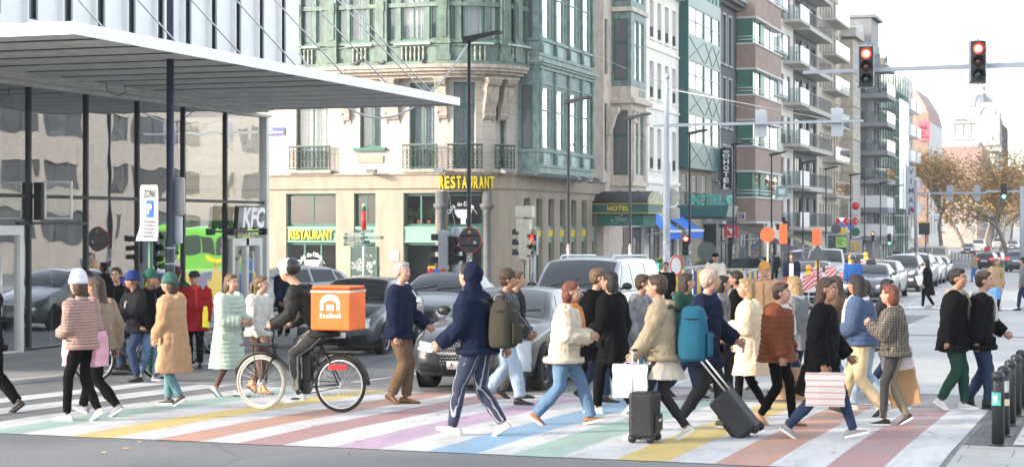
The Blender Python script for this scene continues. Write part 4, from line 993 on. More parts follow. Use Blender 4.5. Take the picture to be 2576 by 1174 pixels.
shell(r,W,-2,19.6,[(a,b,z,z+2.1)for a,b in cs for z in fl3[:6]],gcl,.3,GX2);core(r,W,19.5,gcl,13,GX2-.4)
for k,z in enumerate(fl3):
 for a,b in(cs if k<6 else()):window(STRAIGHT,r,a+.002,b-.002,z+.002,z+2.098,GX2-.2,gfr,rnd.choice([gA,gB,gC]),2)
 B(r,'balcony_slab',mat('grey_band',(.24,.25,.27),rough=.6,var=.06),(-1.3,W-.1,-.8,GX2+1.5,z-.42,z));B(r,'balcony_front',gglass if k>1 else whitebal,(-1.28,W-.12,GX2+1.42,GX2+1.46,z+.02,z+1.0));B(r,'balcony_side',gglass if k>1 else whitebal,(-1.28,-1.24,-.7,GX2+1.4,z+.02,z+(1.0 if k>1 else 1.15)))
 for a_,b_ in((-2.6,-1.0),(-.6,1.5)):
  mb=MB();mb.box(-.62,-.57,-b_,-a_,z+.02,z+2.05);o=mb.build('window',gfr,r);mb=MB();mb.box(-.66,-.625,-b_+.08,-(a_+b_)/2-.04,z+.1,z+1.97);mb.box(-.66,-.625,-(a_+b_)/2+.04,-a_-.08,z+.1,z+1.97);mb.build('pane',rnd.choice([gB,gC]),o)
 for(s,hh)in((2,.7),(5.5,.6),(9,.75)):pass
mb=MB(STRAIGHT.f);mb.box(-.56,-.0,-9,GX2-.05,-2,19.6);mb.build('south_wall',mat('mid_grey_render',(.25,.26,.27),rough=.7,var=.08),r)
B(r,'penthouse',gcl,(-.6,W-.2,-9,GX2-.1,19.6,21.9));B(r,'penthouse_roof',gcl,(-.8,W,-9,GX2+.3,21.901,22.2));B(r,'penthouse_glazing',gglass,(-1.2,W,GX2+1.3,GX2+1.34,17.5,18.6))
y0,y1=176.5,190;W=y1-y0
r=block('pale_house','pale rendered house wrapped in green scaffolding',y0,y1,18,stucco)
pale=mat('pale_render',(.60,.60,.585),rough=.85,var=.08)
shell(r,W,-2,16.5,[(a,a+1.2,z,z+2)for a in(1.5,4.5,8,11)for z in fl3[:5]],pale,.2,1.6);core(r,W,16.4,pale,13,1.3)
for a in(1.5,4.5,8,11):
 for z in fl3[:5]:window(STRAIGHT,r,a+.002,a+1.198,z+.002,z+1.998,1.45,wfr,gB,2)
B(r,'chimney',brk,(3,5,-2,0,16.5,18.8));mb=MB();mb.prism([(-1.5,16.5),(2,18.4),(7,18.4),(11,16.5)],0,W,'x');mb.build('roof',slate,r)
sc_=empty('scaffolding',(FX,176.6,0),PI/2,'green and silver tube scaffolding with white netting up a house front','scaffolding')
scg=mat('scaffold_green',(.10,.26,.19),rough=.5,var=.1);net=glass_mat('white_netting',(.8,.83,.82),.15,.5)
mb=MB(STRAIGHT.f)
for i in range(7):
 for d in(1.9,3.1):mb.tube([(.3+i*2.15,d,-1.6),(.3+i*2.15,d,17.2)],.06,5)
mb.build('standards',scg,sc_);mb=MB(STRAIGHT.f)
for k in range(9):
 z=.4+1.9*k
 for d in(1.9,3.1):mb.tube([(.2,d,z+1),(13.3,d,z+1)],.05,5)
 for i in range(7):mb.tube([(.3+i*2.15,1.9,z),(.3+i*2.15,3.1,z)],.045,4)
mb.build('ledgers',alu,sc_);mb=MB(STRAIGHT.f)
for k in range(9):mb.box(.2,13.3,1.95,3.05,.4+1.9*k,.48+1.9*k)
mb.build('deck',mat('scaffold_board',(.32,.32,.28),rough=.8,var=.15),sc_)
mb=MB(STRAIGHT.f);mb.quad((5,3.2,4),(13.3,3.2,4),(13.3,3.2,15),(5,3.2,15));mb.build('netting',net,sc_)
y0,y1=190.1,200;W=y1-y0
r=block('white_balcony_house','white house with stacked white corner balconies beyond the scaffolding',y0,y1,19,pale)
shell(r,W,-2,18.1,[(a,a+1.5,z,z+2)for a in(1.5,4.5,7.5)for z in fl3[:6]],pale,.2,2.6);core(r,W,18.0,pale,13,2.3)
for z in fl3[:6]:
 for a in(1.5,4.5,7.5):window(STRAIGHT,r,a+.002,a+1.498,z+.002,z+1.998,2.45,wfr,gB,2)
 B(r,'balcony',whitebal,(-.3,4,2.59,3.5,z-.3,z+.85));B(r,'balcony',whitebal,(5.6,9.6,2.59,3.5,z-.3,z+.85))
B(r,'chimney',brk,(1,2.5,-1,.5,18.1,20))
y0,y1=215,232;W=y1-y0
pinkm=mat('pink_mansard_tiles',(.34,.235,.225),rough=.8,var=.12)
r=block('mansard_house','brick house with a pink tiled mansard roof and large red banner',y0,y1,20,brk)
rb=brick_mat('orange_brick',(.27,.155,.12),(.31,.18,.14),(.3,.27,.24),.3,.1,.015,axis='box')
mb=MB(STRAIGHT.f);mb.box(-.3,-.02,-9,2.88,-2.4,15.6);mb.build('brick_gable',rb,r)
shell(r,W,-2.4,14.6,[(a,a+1.6,z,z+2.2)for a in range(2,15,4)for z in fl3[:4]],pale,.2,2.9);core(r,W,14.6,rb,13,2.6)
for z in fl3[:4]:
 for a in range(2,15,4):window(STRAIGHT,r,a+.002,a+1.598,z+.002,z+2.198,2.75,wfr,gB,2)
mb=MB();mb.prism([(-2.95,14.6),(-2.5,16.4),(-1.2,18.5),(6,18.5),(9,16.5),(10,14.6)],0,W,'x');mb.build('mansard_roof',pinkm,r)
mat('red_tile',(.27,.17,.14),rough=.8,var=.15)
t=empty('wall_banner',(FX,y0-.42,0),0,'red banner with dark words FREE ALL on the brick side wall','banner')
redb=mat('banner_red',(.72,.12,.16),rough=.8,var=.06);bx0,bx1=Y(2312,y0)-FX,Y(2341,y0)-FX;bz0,bz1=H(356,FX,y0),H(307,FX,y0)
mb=MB();mb.box(bx0,bx1,-.08,0,bz0,bz1);mb.build('cloth',redb,t)
nv=mat('dark_print',(.10,.03,.05),rough=.8)
for tx,zz,wd in(('FREE',.68,.72),('ALL',.42,.5),('SPECIALISTS',.2,.8)):
 me=text_mesh(tx,.6,nv,.02,.02);stretch_to(me,(bx1-bx0)*wd,(bz1-bz0)*(.2 if tx!='SPECIALISTS' else .1));link(me,'lettering',t,(bx0+(bx1-bx0)*(wd/2+.07),-.1,bz0+(bz1-bz0)*zz))
def farblock(name,label,x,y,wd,dp,h,wall,roofm=None,rows=4,cols=5,roof=2.5):
 r=empty(name,(x,y,0),0,label,'building')
 ops=[(wd*(i+.3)/cols,wd*(i+.7)/cols,1.5+(h-2)*k/rows,1.5+(h-2)*k/rows+1.9)for i in range(cols)for k in range(rows)]
 mb=MB(STRAIGHT.f);grid_wall(mb,0,wd,-2.5,h,ops,0,.3);mb.quad((wd,0,-2.5),(wd,-dp,-2.5),(wd,-dp,h),(wd,0,h));mb.quad((0,0,-2.5),(0,-dp,-2.5),(0,-dp,h),(0,0,h));mb.quad((0,0,h),(wd,0,h),(wd,-dp,h),(0,-dp,h));mb.build('wall',wall,r)
 for a,b,c,d in ops:window(STRAIGHT,r,a,b,c,d,-.2,wfr,gB,2)
 n2=max(2,int(dp/4))
 for i in range(n2):
  for k in range(rows):
   z=1.5+(h-2)*k/rows;B(r,'window',gB,)if False else None
   mb=MB();mb.box(wd-.02,wd+.03,dp*(i+.3)/n2,dp*(i+.7)/n2,z,z+1.9);mb.build('window',gB,r)
 if roofm:mb=MB();mb.prism([(-.4,h),(dp*.25,h+roof),(dp*.75,h+roof),(dp+.4,h)],-.3,wd+.3,'x');mb.build('roof',roofm,r)
 return r
pale=mat('pale_render');redt=mat('red_tile')
farblock('brick_row_house','low red brick house with a dark sloping roof beyond the plane trees',Y(2385,330)-2,330,7,40,12,brk,redt,4,3,5)
farblock('pale_office','pale stone office block with a dark recessed corner beyond the trees',Y(2425,372)-3,372,9,30,17,mat('far_stone',(.36,.345,.32),var=.1),slate,4,4,.8)
farblock('cream_town_house','cream town house just beyond the pale office block, partly behind tree crowns',Y(2455,400)-1,400,7,30,13,mat('far_cream',(.38,.36,.32),var=.1),slate,4,3,2)
yd=470;xd=Y(2466,yd);dm=empty('domed_building',(xd,yd,0),0,'ornate white corner building topped by a big grey dome with lantern','building')
wst=mat('dome_white_stone',(.33,.335,.335),rough=.8,var=.07);zinc=mat('zinc_dome',(.11,.135,.17),rough=.5,var=.12)
def zd(v):return H(v,xd,yd)
ww=6.8;ops=[(-ww+q*1.95+.5,-ww+q*1.95+1.5,z,z+2.8)for q in range(6)for z in(6,11,16,zd(340))]
mb=MB(STRAIGHT.f);grid_wall(mb,-ww,5.2,-3,zd(310),ops,0,.4);mb.quad((5.2,0,-3),(5.2,-30,-3),(5.2,-30,zd(310)),(5.2,0,zd(310)));mb.box(-ww,5.2,-30,-1,-3,zd(312));mb.build('wall',wst,dm)
for a,b,c,d in ops:window(STRAIGHT,dm,a,b,c,d,-.3,wfr,gB,2)
mb=MB(STRAIGHT.f);mb.box(-ww-.3,5.5,-1,.8,zd(310),zd(305));mb.box(-ww-.2,5.4,-1,.5,zd(350),zd(347));mb.build('cornice',wst,dm)
rt=3.1;z0=zd(306);z1=zd(276)
mb=MB();mb.lathe([(rt,z0),(rt,z1),(rt+.5,z1+.1),(rt+.5,z1+.8),(rt*.92,z1+.9)],(0,6,0),24);mb.build('drum',wst,dm)
mb=MB();n=12;zt=zd(233);mb.lathe([(rt*.92*math.cos(PI/2*i/n)+.0,z1+.9+(zt-z1-.9)*math.sin(PI/2*i/n))for i in range(n)]+[(.9,zt)],(0,6,0),24);mb.build('dome',zinc,dm)
for k in range(8):
 a=TAU*k/8+.2;mb=MB();mb.tube([(math.cos(a)*(rt*.93*math.cos(PI/2*i/n)),6+math.sin(a)*(rt*.93*math.cos(PI/2*i/n)),z1+.9+(zt-z1-.9)*math.sin(PI/2*i/n))for i in range(n)],.22,5);mb.build('dome_rib',zinc,dm)
mb=MB();mb.lathe([(1.3,zt-.2),(1.3,zt+.2),(.9,zt+.3),(.9,zt+1.5),(1.1,zt+1.6),(.7,zt+2.2),(.1,zt+2.9),(.06,zt+4)],(0,6,0),12);mb.build('lantern',wst,dm)
gx=1.9;mb=MB();pr=[(gx-2.9,z0-6),(gx+2.9,z0-6),(gx+2.9,z1-1.2)]+[(gx+2.9*math.cos(a),z1-1.2+3.*math.sin(a))for a in[PI*i/10 for i in range(1,10)]]+[(gx-2.9,z1-1.2)]
mb.prism([(q[0],q[1])for q in pr],-1.4,.6,'y');mb.build('gable',wst,dm)
mb=MB();mb.lathe([(0,-1.45),(1.1,-1.45),(1.1,-1.5)],(gx,0,z1-1.6),16,axis='y');mb.build('round_window',gB,dm)
mb=MB();mb.tube([(gx+math.cos(a)*1.9,-1.5,z1-1.4+math.sin(a)*2.)for a in[PI*i/12 for i in range(13)]],.25,5);mb.build('arch_moulding',wst,dm)
mb=MB();mb.prism([(2,zd(310)),(3.5,zd(296)),(10,zd(296)),(12,zd(310))],-ww,-rt-.6,'x');mb.prism([(2,zd(310)),(3.5,zd(300)),(10,zd(300)),(12,zd(310))],rt+.6,5.2,'x');mb.build('mansard_roof',zinc,dm)
for q in(-5.6,4.4):mb=MB();mb.box(q-.6,q+.6,4,5.2,zd(306),zd(284));mb.build('chimney',wst,dm)
r=empty('concrete_office',(26,146,0),-PI/2,'grey concrete office block mirrored in the glass front','building');cm_=mat('panel_concrete',(.24,.232,.225),rough=.85,var=.12,dirt=.2)
ops=[(a,a+q,z,z+1.9)for a,q in((1+5.6*i,4.4 if i%3 else 1.6)for i in range(14))for z in(1.2,4.6,8.2)];shell(r,80,-1.6,11.6,ops,cm_,.35);core(r,80,11.5,cm_)
for a,b,c,d in ops:window(STRAIGHT,r,a+.002,b-.002,c+.002,d-.002,-.25,blk,gA,3)
for nm,lab,x,y,wd,dp,h in(('shade_block','tall unseen block added behind the viewpoint to shade the crossing',-46,-62,10,44,28),):  # unseen block, added and sized to keep sun off the foreground
 farblock(nm,lab,x,y,wd,dp,h,pale,slate,6,6,3)
polem=mat('black_pole_paint',(.012,.013,.017),rough=.4,var=.08);galv=mat('galvanised_steel',(.36,.40,.45),rough=.45,metal=.25,var=.08)
galvl=mat('pale_blue_grey_steel',(.33,.365,.41),rough=.5,metal=.1,var=.06)
sticker_w=mat('sticker_white',(.5,.5,.5),rough=.6,var=.3,vs=9);sticker_k=mat('sticker_black',(.03,.03,.03),rough=.6);sticker_t=mat('sticker_teal',(.12,.5,.45),rough=.6,var=.3,vs=30)
orange_=mat('orange_sign',(.46,.065,.012),rough=.5,var=.06);signgrey=mat('sign_back_grey',(.33,.35,.38),rough=.5,metal=.2,var=.08)
red_=mat('sign_red',(.62,.03,.03),rough=.45,var=.05);blue_=mat('sign_blue',(.03,.14,.55),rough=.4,var=.03);signw=mat('sign_face_white',(.56,.57,.58),rough=.45,var=.04)
yellow_=mat('sign_yellow',(.80,.48,.02),rough=.5,var=.05)
def at(u,z):return D(u,z)
def base(name,u=None,z=None,p=None,rz=0.,label=None,cat=None,group=None):
 x,y=p if p else D(u,z);return empty(name,(x,y,g(y)),rz,label,cat,group)
def part(name,parent,mats,fn,**k):
 mb=MB();fn(mb);return mb.build(name,mats,parent)
stkm=brick_mat('layered_stickers',(.75,.75,.74),(.02,.02,.022),(.12,.12,.12),.075,.11,.008,axis='xz',rough=.6,offs=.4,bump=.1)
def lamp_post(p,label,hgt=7.3,stick=True,group='slim black lamp posts'):
 t=base('street_lamp',p=p,label=label,cat='street lamp',group=group)
 part('pole',t,polem,lambda m:m.tube([(0,0,0),(0,0,1.3),(0,0,1.32),(0,0,hgt-.1)],[.085,.085,.06,.042],10))
 part('lamp_head',t,polem,lambda m:m.prism([(-.12,hgt-.2),(.1,hgt-.16),(.85,hgt+.02),(.86,hgt+.06),(.8,hgt+.07),(-.1,hgt-.06)],-.16,.16,'y'))
 part('lens',t,mat('lamp_lens',(.5,.5,.48),rough=.2),lambda m:m.quad((.2,-.1,hgt-.145),(.7,-.1,hgt-.03),(.7,.1,hgt-.03),(.2,.1,hgt-.145)))
 if stick:
  part('sticker_band',t,stkm,lambda m:m.lathe([(.088,.6),(.088,1.29),(.064,1.32),(.062,2.1)],n=12,cap=False))
 return t
lamp_post(D(1180,44.2),'slim black lamp post standing in front of the corner restaurant, nearest whole lamp')
LU=(1430,1585,1735,1845,1941,2020,2078,2140,2175,2215,2249,2333)
LB=('teal copper bay at the restaurant corner','green hotel canopy with gold letters','teal panelled hotel','brick balcony apartments, beside the vertical sign','white boxed balcony apartments','dark slab balcony apartments','beige block with glass balconies','bay windows by the for-sale board','blue grey block, left of two','blue grey block, right of two','green scaffolding','first plane tree')
for u,lb in zip(LU,LB):
 k=(u-1288)/F;z=18.5/(SA-CA*k);lamp_post(D(u,z),'slim black lamp post in front of '+lb)
t=base('street_lamp',428,30.8,label='thick navy black lamp pole in the left foreground, cut by the top edge',cat='street lamp')
part('pole',t,mat('navy_black_pole',(.015,.022,.04),rough=.35,var=.05),lambda m:m.tube([(0,0,0),(0,0,2.2),(0,0,2.22),(0,0,9.6)],[.085,.085,.068,.055],14))
part('lamp_head',t,polem,lambda m:m.prism([(-.12,9.4),(.85,9.62),(.8,9.67),(-.1,9.56)],-.16,.16,'y'))
for k in range(4):part('clamp',t,galv,lambda m:m.lathe([(.092,1.25+k*.27),(.092,1.28+k*.27)],n=14))
x0,y0=D(428,30.8)
def plate(mb,w,h,r,z0=0,d=.02,y=0.,x=0.,m=0):
 pts=[]
 for cx,cz,a0 in((w/2-r,h-r,0),(-w/2+r,h-r,PI/2),(-w/2+r,r,PI),(w/2-r,r,1.5*PI)):
  for i in range(5):a=a0+PI/2*i/4;pts.append((x+cx+math.cos(a)*r,z0+cz+math.sin(a)*r))
 mb.prism(pts,y,y+d,'y',m)
def zof(v,u,z):x,y=D(u,z);return EYE-(v-570)/F*z
za=zof(540,428,30.8)
t=empty('road_sign',(x0+.045,y0+.1,za),R(-12),'grey back of a rounded road sign clamped to the navy pole','sign')
part('panel',t,signgrey,lambda m:plate(m,.36,.63,.04));part('rim',t,alu,lambda m:(plate(m,.38,.65,.05,-.01,.012,.02)))
t=empty('road_sign',(x0+.05,y0+.09,zof(612,428,30.8)),R(-12),'smaller pale blue back of a sign on the navy pole, below the grey one','sign')
part('panel',t,mat('pale_sign_back',(.48,.54,.62),rough=.5),lambda m:plate(m,.30,.46,.02))
t=base('parking_sign',375,28.8,label='white ZONE P parking sign with a bent lower corner on a dark green post',cat='sign',rz=R(8))
h0=zof(606,375,28.8)-t.location.z;h1=zof(465,375,28.8)-t.location.z
part('post',t,mat('post_green',(.02,.09,.06),rough=.4),lambda m:m.tube([(0,.06,0),(0,.06,h1-.1)],.04,10))
hw=.155
def bent(m):
 n=12;A=[];Bk=[]
 for i in range(n+1):
  f=i/n;z=h0+(h1-h0)*f;b=max(0,.3-f)**1.6*.9;w1=hw if .03<f<.97 else hw-.02
  A.append(((-w1-b*.35,-b*.9,z),(-w1*.2,-b*.25,z),(w1,0,z)))
 for i in range(n):
  for k in(0,1):m.quad(A[i][k],A[i][k+1],A[i+1][k+1],A[i+1][k],0,True)
  for k in(0,1):m.quad(*[(p[0],p[1]+.012,p[2])for p in(A[i][k],A[i][k+1],A[i+1][k+1],A[i+1][k])],1,True)
part('face',t,[signw,signgrey],bent)
pd=mat('sign_print',(.03,.035,.04),rough=.6,var=0)
me=text_mesh('ZONE',.2,pd,.004,.0);stretch_to(me,.2,.12);link(me,'lettering',t,(.01,-.012,h1-.14))
part('parking_square',t,blue_,lambda m:plate(m,.115,.27,.01,h1-.52,.004,-.012,.015))
me=text_mesh('P',.2,signw,.004,.008);stretch_to(me,.075,.17);link(me,'lettering',t,(.015,-.018,h1-.385))
def lines(m):
 rs=random.Random(3)
 for i in range(5):
  w_=(.22,.15,.19,.16,.18)[i];x=-w_/2-.0
  while x<w_/2-.01:
   d_=.012+.03*rs.random();m.box(x,min(x+d_,w_/2),-.03-.018*(i>2),-.026-.018*(i>2),h1-.60-i*.058,h1-.572-i*.058);x+=d_+.008
part('small_print',t,mat('grey_print',(.2,.21,.23),rough=.6,var=0),lines)
L_on={'red':emit_mat('red_lamp_lit',(1,.05,.03),.75),'green':emit_mat('green_lamp_lit',(.05,1,.55),.55)}
L_off=[mat('red_lens_dark',(.10,.012,.01),rough=.15,var=0,coat=.5),mat('amber_lens_dark',(.07,.03,.008),rough=.15,var=0,coat=.5),mat('green_lens_dark',(.012,.045,.035),rough=.15,var=0,coat=.5)]
core_on=emit_mat('lamp_core',(1,.30,.20),1.1);core_g=emit_mat('lamp_core_green',(.5,1,.8),.9)
def signal(parent,loc,rz,h=.9,lit=None,body=blk,name='signal_head',n=3,back=galvl,board=False):
 e=link(None,name,parent,loc,rz)if False else None
 o=MB();w=h*.36;o.box(-w/2,w/2,-.0,.17,-h/2,h/2);hd=o.build(name,body,parent,loc,rz)
 if board:
  o=MB();o.box(-w/2-.035,w/2+.035,.171,.2,-h/2-.05,h/2+.05);o.box(-w/2-.03,-w/2-.001,-.03,.17,-h/2-.02,h/2+.02);o.box(w/2+.001,w/2+.03,-.03,.17,-h/2-.02,h/2+.02)
  o.prism([(-w/2-.03,h/2+.021),(w/2+.03,h/2+.021),(.04,h/2+.06),(-.04,h/2+.06)],0,.18,'y');o.tube([(0,.08,h/2+.05),(0,.08,h/2+.1)],.02,6);o.tube([(0,.08,-h/2-.09),(0,.08,-h/2-.02)],.02,6);o.build('backboard',back,hd)
 r=h/n*.40
 for i in range(n):
  z=h/2-h/n*(i+.5);col=('red','amber','green')[i]if n==3 else('red','green')[i]
  on=lit==col
  o=MB();o.lathe([(0,-.05),(r*.6,-.045),(r*.95,-.02),(r,-.003)],(0,0,z),16,axis='y');ln=o.build('lens',L_on[col]if on else L_off[(0,1,2)[i]if n==3 else(0,2)[i]],hd)
  if on:o=MB();o.lathe([(0,-.062),(r*.5,-.058),(r*.72,-.048)],(0,0,z),16,axis='y');o.build('glow',core_on if col=='red' else core_g,ln)
  o=MB();o.lathe([(r*1.06,-.01),(r*1.1,-.22)],(0,0,z),14,axis='y',a0=R(-20),a1=R(200));o.build('visor',body,hd)
 return hd
def arm_box(m,x0,x1,y,z,t=.09):m.box(x0,x1,y-t*.7,y+t*.7,z-t,z+t)
y2=38.5;z2=5.53;t=empty('signal_gantry',(1.6,y2,g(y2)),0,'pale steel arm at upper right carrying two red traffic lights towards us','traffic light')
gz=g(y2);ax=Y(2020,y2)-1.6
part('arm',t,galvl,lambda m:m.loft([[(ax,-.03,z2-gz-.05),(ax,.03,z2-gz-.05),(ax,.03,z2-gz+.02),(ax,-.03,z2-gz+.02)],[(.2,-.06,z2-gz-.02),(.2,.06,z2-gz-.02),(.2,.06,z2-gz+.12),(.2,-.06,z2-gz+.12)]],sm=False))
part('pole',t,galvl,lambda m:m.tube([(.2,0,0),(.2,0,7)],[.14,.1],12))
for u in(2183,2463):signal(t,(Y(u,y2)-1.6,-.28,z2-gz+.03+.12*((Y(u,y2)-1.6-ax)/(0-ax))),R(8),.80,'red',blk,board=True)
x1,y1=D(1677,58);t=empty('signal_gantry',(x1,y1,g(y1)),0,'pale steel mast and long arm with two traffic lights seen from behind','traffic light');gz=g(y1)
zt=zof(200,1677,58)-gz;zarm=zof(317,1677,58)-gz
part('pole',t,galvl,lambda m:(m.tube([(0,0,0),(0,0,zarm-1.2),(0,0,zarm-1.19),(0,0,zt)],[.115,.115,.085,.075],14),m.ball((0,0,zt+.08),.11,10)))
part('arm',t,galvl,lambda m:m.loft([[(-.45,-.04,zarm-.02),(-.45,.04,zarm-.02),(-.45,.04,zarm+.04),(-.45,-.04,zarm+.04)],[(.3,-.06,zarm-.03),(.3,.06,zarm-.03),(.3,.06,zarm+.07),(.3,-.06,zarm+.07)],[(Y(2172,y1)-x1,-.04,zarm+.02),(Y(2172,y1)-x1,.04,zarm+.02),(Y(2172,y1)-x1,.04,zarm+.08),(Y(2172,y1)-x1,-.04,zarm+.08)]],sm=False))
part('stay_wire',t,steel,lambda m:m.tube([(0,0,zt-.3),(Y(2080,y1)-x1,0,zarm+.12)],.012,4))
for u in(1912,2104):signal(t,(Y(u,y1)-x1,.30,zarm+.03),PI,.78,None,galvl,board=True)
part('sticker_band',t,brick_mat('grey_stickers',(.62,.62,.62),(.33,.36,.4),(.40,.44,.5),.12,.16,.012,axis='xz',rough=.6,offs=.3),lambda m:m.lathe([(.118,.5),(.118,2.3)],n=14,cap=False))
zc_=zof(512,1677,58)-gz
for u,v,w_,h_,rd,lab in((1685,498,.58,.3,.29,''),):
 s_=empty('road_sign',(x1+.1,y1+.12,zof(495,1677,58)),0,'round grey sign back high on the pale steel mast, above a square one','sign');part('panel',s_,mat('tan_sign_back',(.46,.44,.38),rough=.6,var=.08),lambda m:m.lathe([(0,-.01),(.3,-.01),(.3,.01),(0,.01)],n=24,axis='y',sm=False));part('channel',s_,galv,lambda m:(m.box(-.28,.28,-.03,-.011,.1,.13),m.box(-.28,.28,-.03,-.011,-.13,-.1)))
 s_=empty('road_sign',(x1+.1,y1+.12,zof(550,1677,58)),0,'square grey sign back on the pale steel mast, below the round one','sign');part('panel',s_,mat('tan_sign_back'),lambda m:plate(m,.6,.36,.03));part('channel',s_,galv,lambda m:(m.box(-.28,.28,-.03,-.001,.08,.11),m.box(-.28,.28,-.03,-.001,.24,.27)))
x1,y1=D(2304,140);t=empty('signal_gantry',(x1,y1,g(y1)),0,'distant pale arm with two signal backs in front of the first plane tree','traffic light');gz=g(y1);za=zof(486,2304,140)-gz
part('arm',t,galvl,lambda m:m.box(0,Y(2482,y1)-x1,-.06,.06,za-.08,za+.08));part('pole',t,galvl,lambda m:m.tube([(0,0,0),(0,0,za+1)],.14,10))
for u in(2389,2458):signal(t,(Y(u,y1)-x1,.3,za),PI,1.1,None,galvl,board=True)
x1,y1=D(2571,107);t=empty('signal_gantry',(x1,y1,g(y1)),0,'distant pale arm with a green traffic light at the right edge','traffic light');gz=g(y1);za=zof(481,2571,107)-gz
part('arm',t,galvl,lambda m:m.box(Y(2482,y1)-x1,.5,-.05,.05,za-.06,za+.06));part('pole',t,galvl,lambda m:m.tube([(0,0,0),(0,0,za+.3)],.13,10))
signal(t,(Y(2526,y1)-x1,-.3,za-.0),0,.95,'green',blk)
def post_signal(u,z,lab,vtop,vbot,lit,w=.9,rz=0.,body=blk,group=None,postm=galv):
 t=base('traffic_light',u,z,label=lab,cat='traffic light');gz=t.location.z;a,b=zof(vtop,u,z)-gz,zof(vbot,u,z)-gz
 part('post',t,postm,lambda m:m.tube([(0,.22,0),(0,.22,a+.12)],.06,10));signal(t,(0,0,(a+b)/2),rz,a-b,lit,body,board=True);return t
post_signal(1725,88,'red traffic light on a pale post in front of the teal hotel',592,641,'red',rz=R(10))
post_signal(2196,150,'small distant red traffic light on a post beside the grey block',584,606,'red')
post_signal(2237,150,'small distant green traffic light on a post beside the scaffolding',590,616,'green')
t=base('traffic_light',1150,45,label='grey post with two black traffic lights seen edge-on, left of the slim lamp',cat='traffic light');gz=t.location.z
part('post',t,galv,lambda m:m.tube([(0,0,0),(0,0,2.5),(0,0,2.56)],[.13,.13,.06],14))
signal(t,(-.42,-.1,1.98),R(-75),.86,None,blk,board=True,back=galv);signal(t,(.06,-.2,1.98),R(75),.7,None,blk,board=False)
part('bracket',t,galv,lambda m:(m.box(-.42,0,-.03,.03,1.6,1.66),m.box(-.42,0,-.03,.03,2.3,2.36)));part('cable',t,whitep,lambda m:m.tube([(-.3,-.1,2.45),(-.2,-.16,2.15),(-.02,-.2,1.95),(.12,-.16,2.15),(.2,0,2.5)],.014,5))
t=base('road_sign',1186,43.9,label='round dark sign back with a thin red rim, clamped to the slim lamp post',cat='sign',rz=R(-8));zc_=zof(604,1186,43.9)-t.location.z
part('panel',t,mat('dark_sign_back',(.085,.09,.10),rough=.5),lambda m:m.lathe([(0,-.09),(.30,-.09),(.31,-.07),(0,-.07)],(0,0,zc_),28,axis='y',sm=False));part('rim',t,red_,lambda m:m.lathe([(.312,-.085),(.322,-.075),(.312,-.065)],(0,0,zc_),28,axis='y',sm=False))
part('channel',t,polem,lambda m:(m.box(-.27,.27,-.105,-.091,zc_+.1,zc_+.125),m.box(-.27,.27,-.105,-.091,zc_-.14,zc_-.115)));part('sticker',t,signw,lambda m:m.box(.1,.18,-.1,-.092,zc_-.09,zc_-.02));part('sticker',t,yellow_,lambda m:m.box(-.03,.03,-.112,-.106,zc_+.17,zc_+.23));part('sticker',t,orange_,lambda m:m.box(-.05,.02,-.112,-.106,zc_-.04,zc_+.05))
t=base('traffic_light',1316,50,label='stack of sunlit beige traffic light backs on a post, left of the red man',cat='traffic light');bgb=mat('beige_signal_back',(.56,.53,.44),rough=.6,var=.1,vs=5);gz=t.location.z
part('post',t,bgb,lambda m:m.tube([(.08,.1,0),(.08,.1,3.2)],.055,10));signal(t,(-.08,0,zof(612,1316,50)-gz),R(-78),.85,None,blk,board=True,back=bgb);signal(t,(.12,0,zof(612,1316,50)-gz),R(70),.85,None,bgb,board=True,back=bgb)
part('box',t,bgb,lambda m:(m.box(-.16,.06,-.14,.14,zof(583,1316,50)-gz,zof(550,1316,50)-gz),m.box(.07,.22,-.14,.14,zof(585,1316,50)-gz,zof(552,1316,50)-gz),m.box(-.18,.3,-.16,.16,zof(546,1316,50)-gz,zof(518,1316,50)-gz)))
t=base('pedestrian_light',1338,50,label='pedestrian light showing a red standing man above a dark lens',cat='traffic light',rz=R(6));gz=t.location.z;zc_=zof(613,1338,50)-gz
part('post',t,galv,lambda m:m.tube([(-.02,.3,0),(-.02,.3,zc_+.5)],.06,10));part('housing',t,blk,lambda m:m.box(-.13,.13,0,.16,zc_-.29,zc_+.29));part('backboard',t,galvl,lambda m:(m.box(-.15,.15,.161,.18,zc_-.32,zc_+.32),m.box(-.15,-.132,-.05,.16,zc_-.31,zc_+.31),m.box(.132,.15,-.05,.16,zc_-.31,zc_+.31)))
part('red_man',t,L_on['red'],lambda m:(m.ball((0,-.02,zc_+.225),(.03,.01,.03),8),m.prism([(-.05,zc_+.19),(.05,zc_+.19),(.045,zc_+.1),(.03,zc_+.1),(.025,zc_+.02),(-.025,zc_+.02),(-.03,zc_+.1),(-.045,zc_+.1)],-.03,-.01,'y')));part('lens',t,L_off[2],lambda m:m.lathe([(0,-.03),(.09,-.01),(.1,-.002)],(0,0,zc_-.14),16,axis='y'))
bol=mat('bollard_black',(.022,.023,.026),rough=.35,var=.15,vs=6)
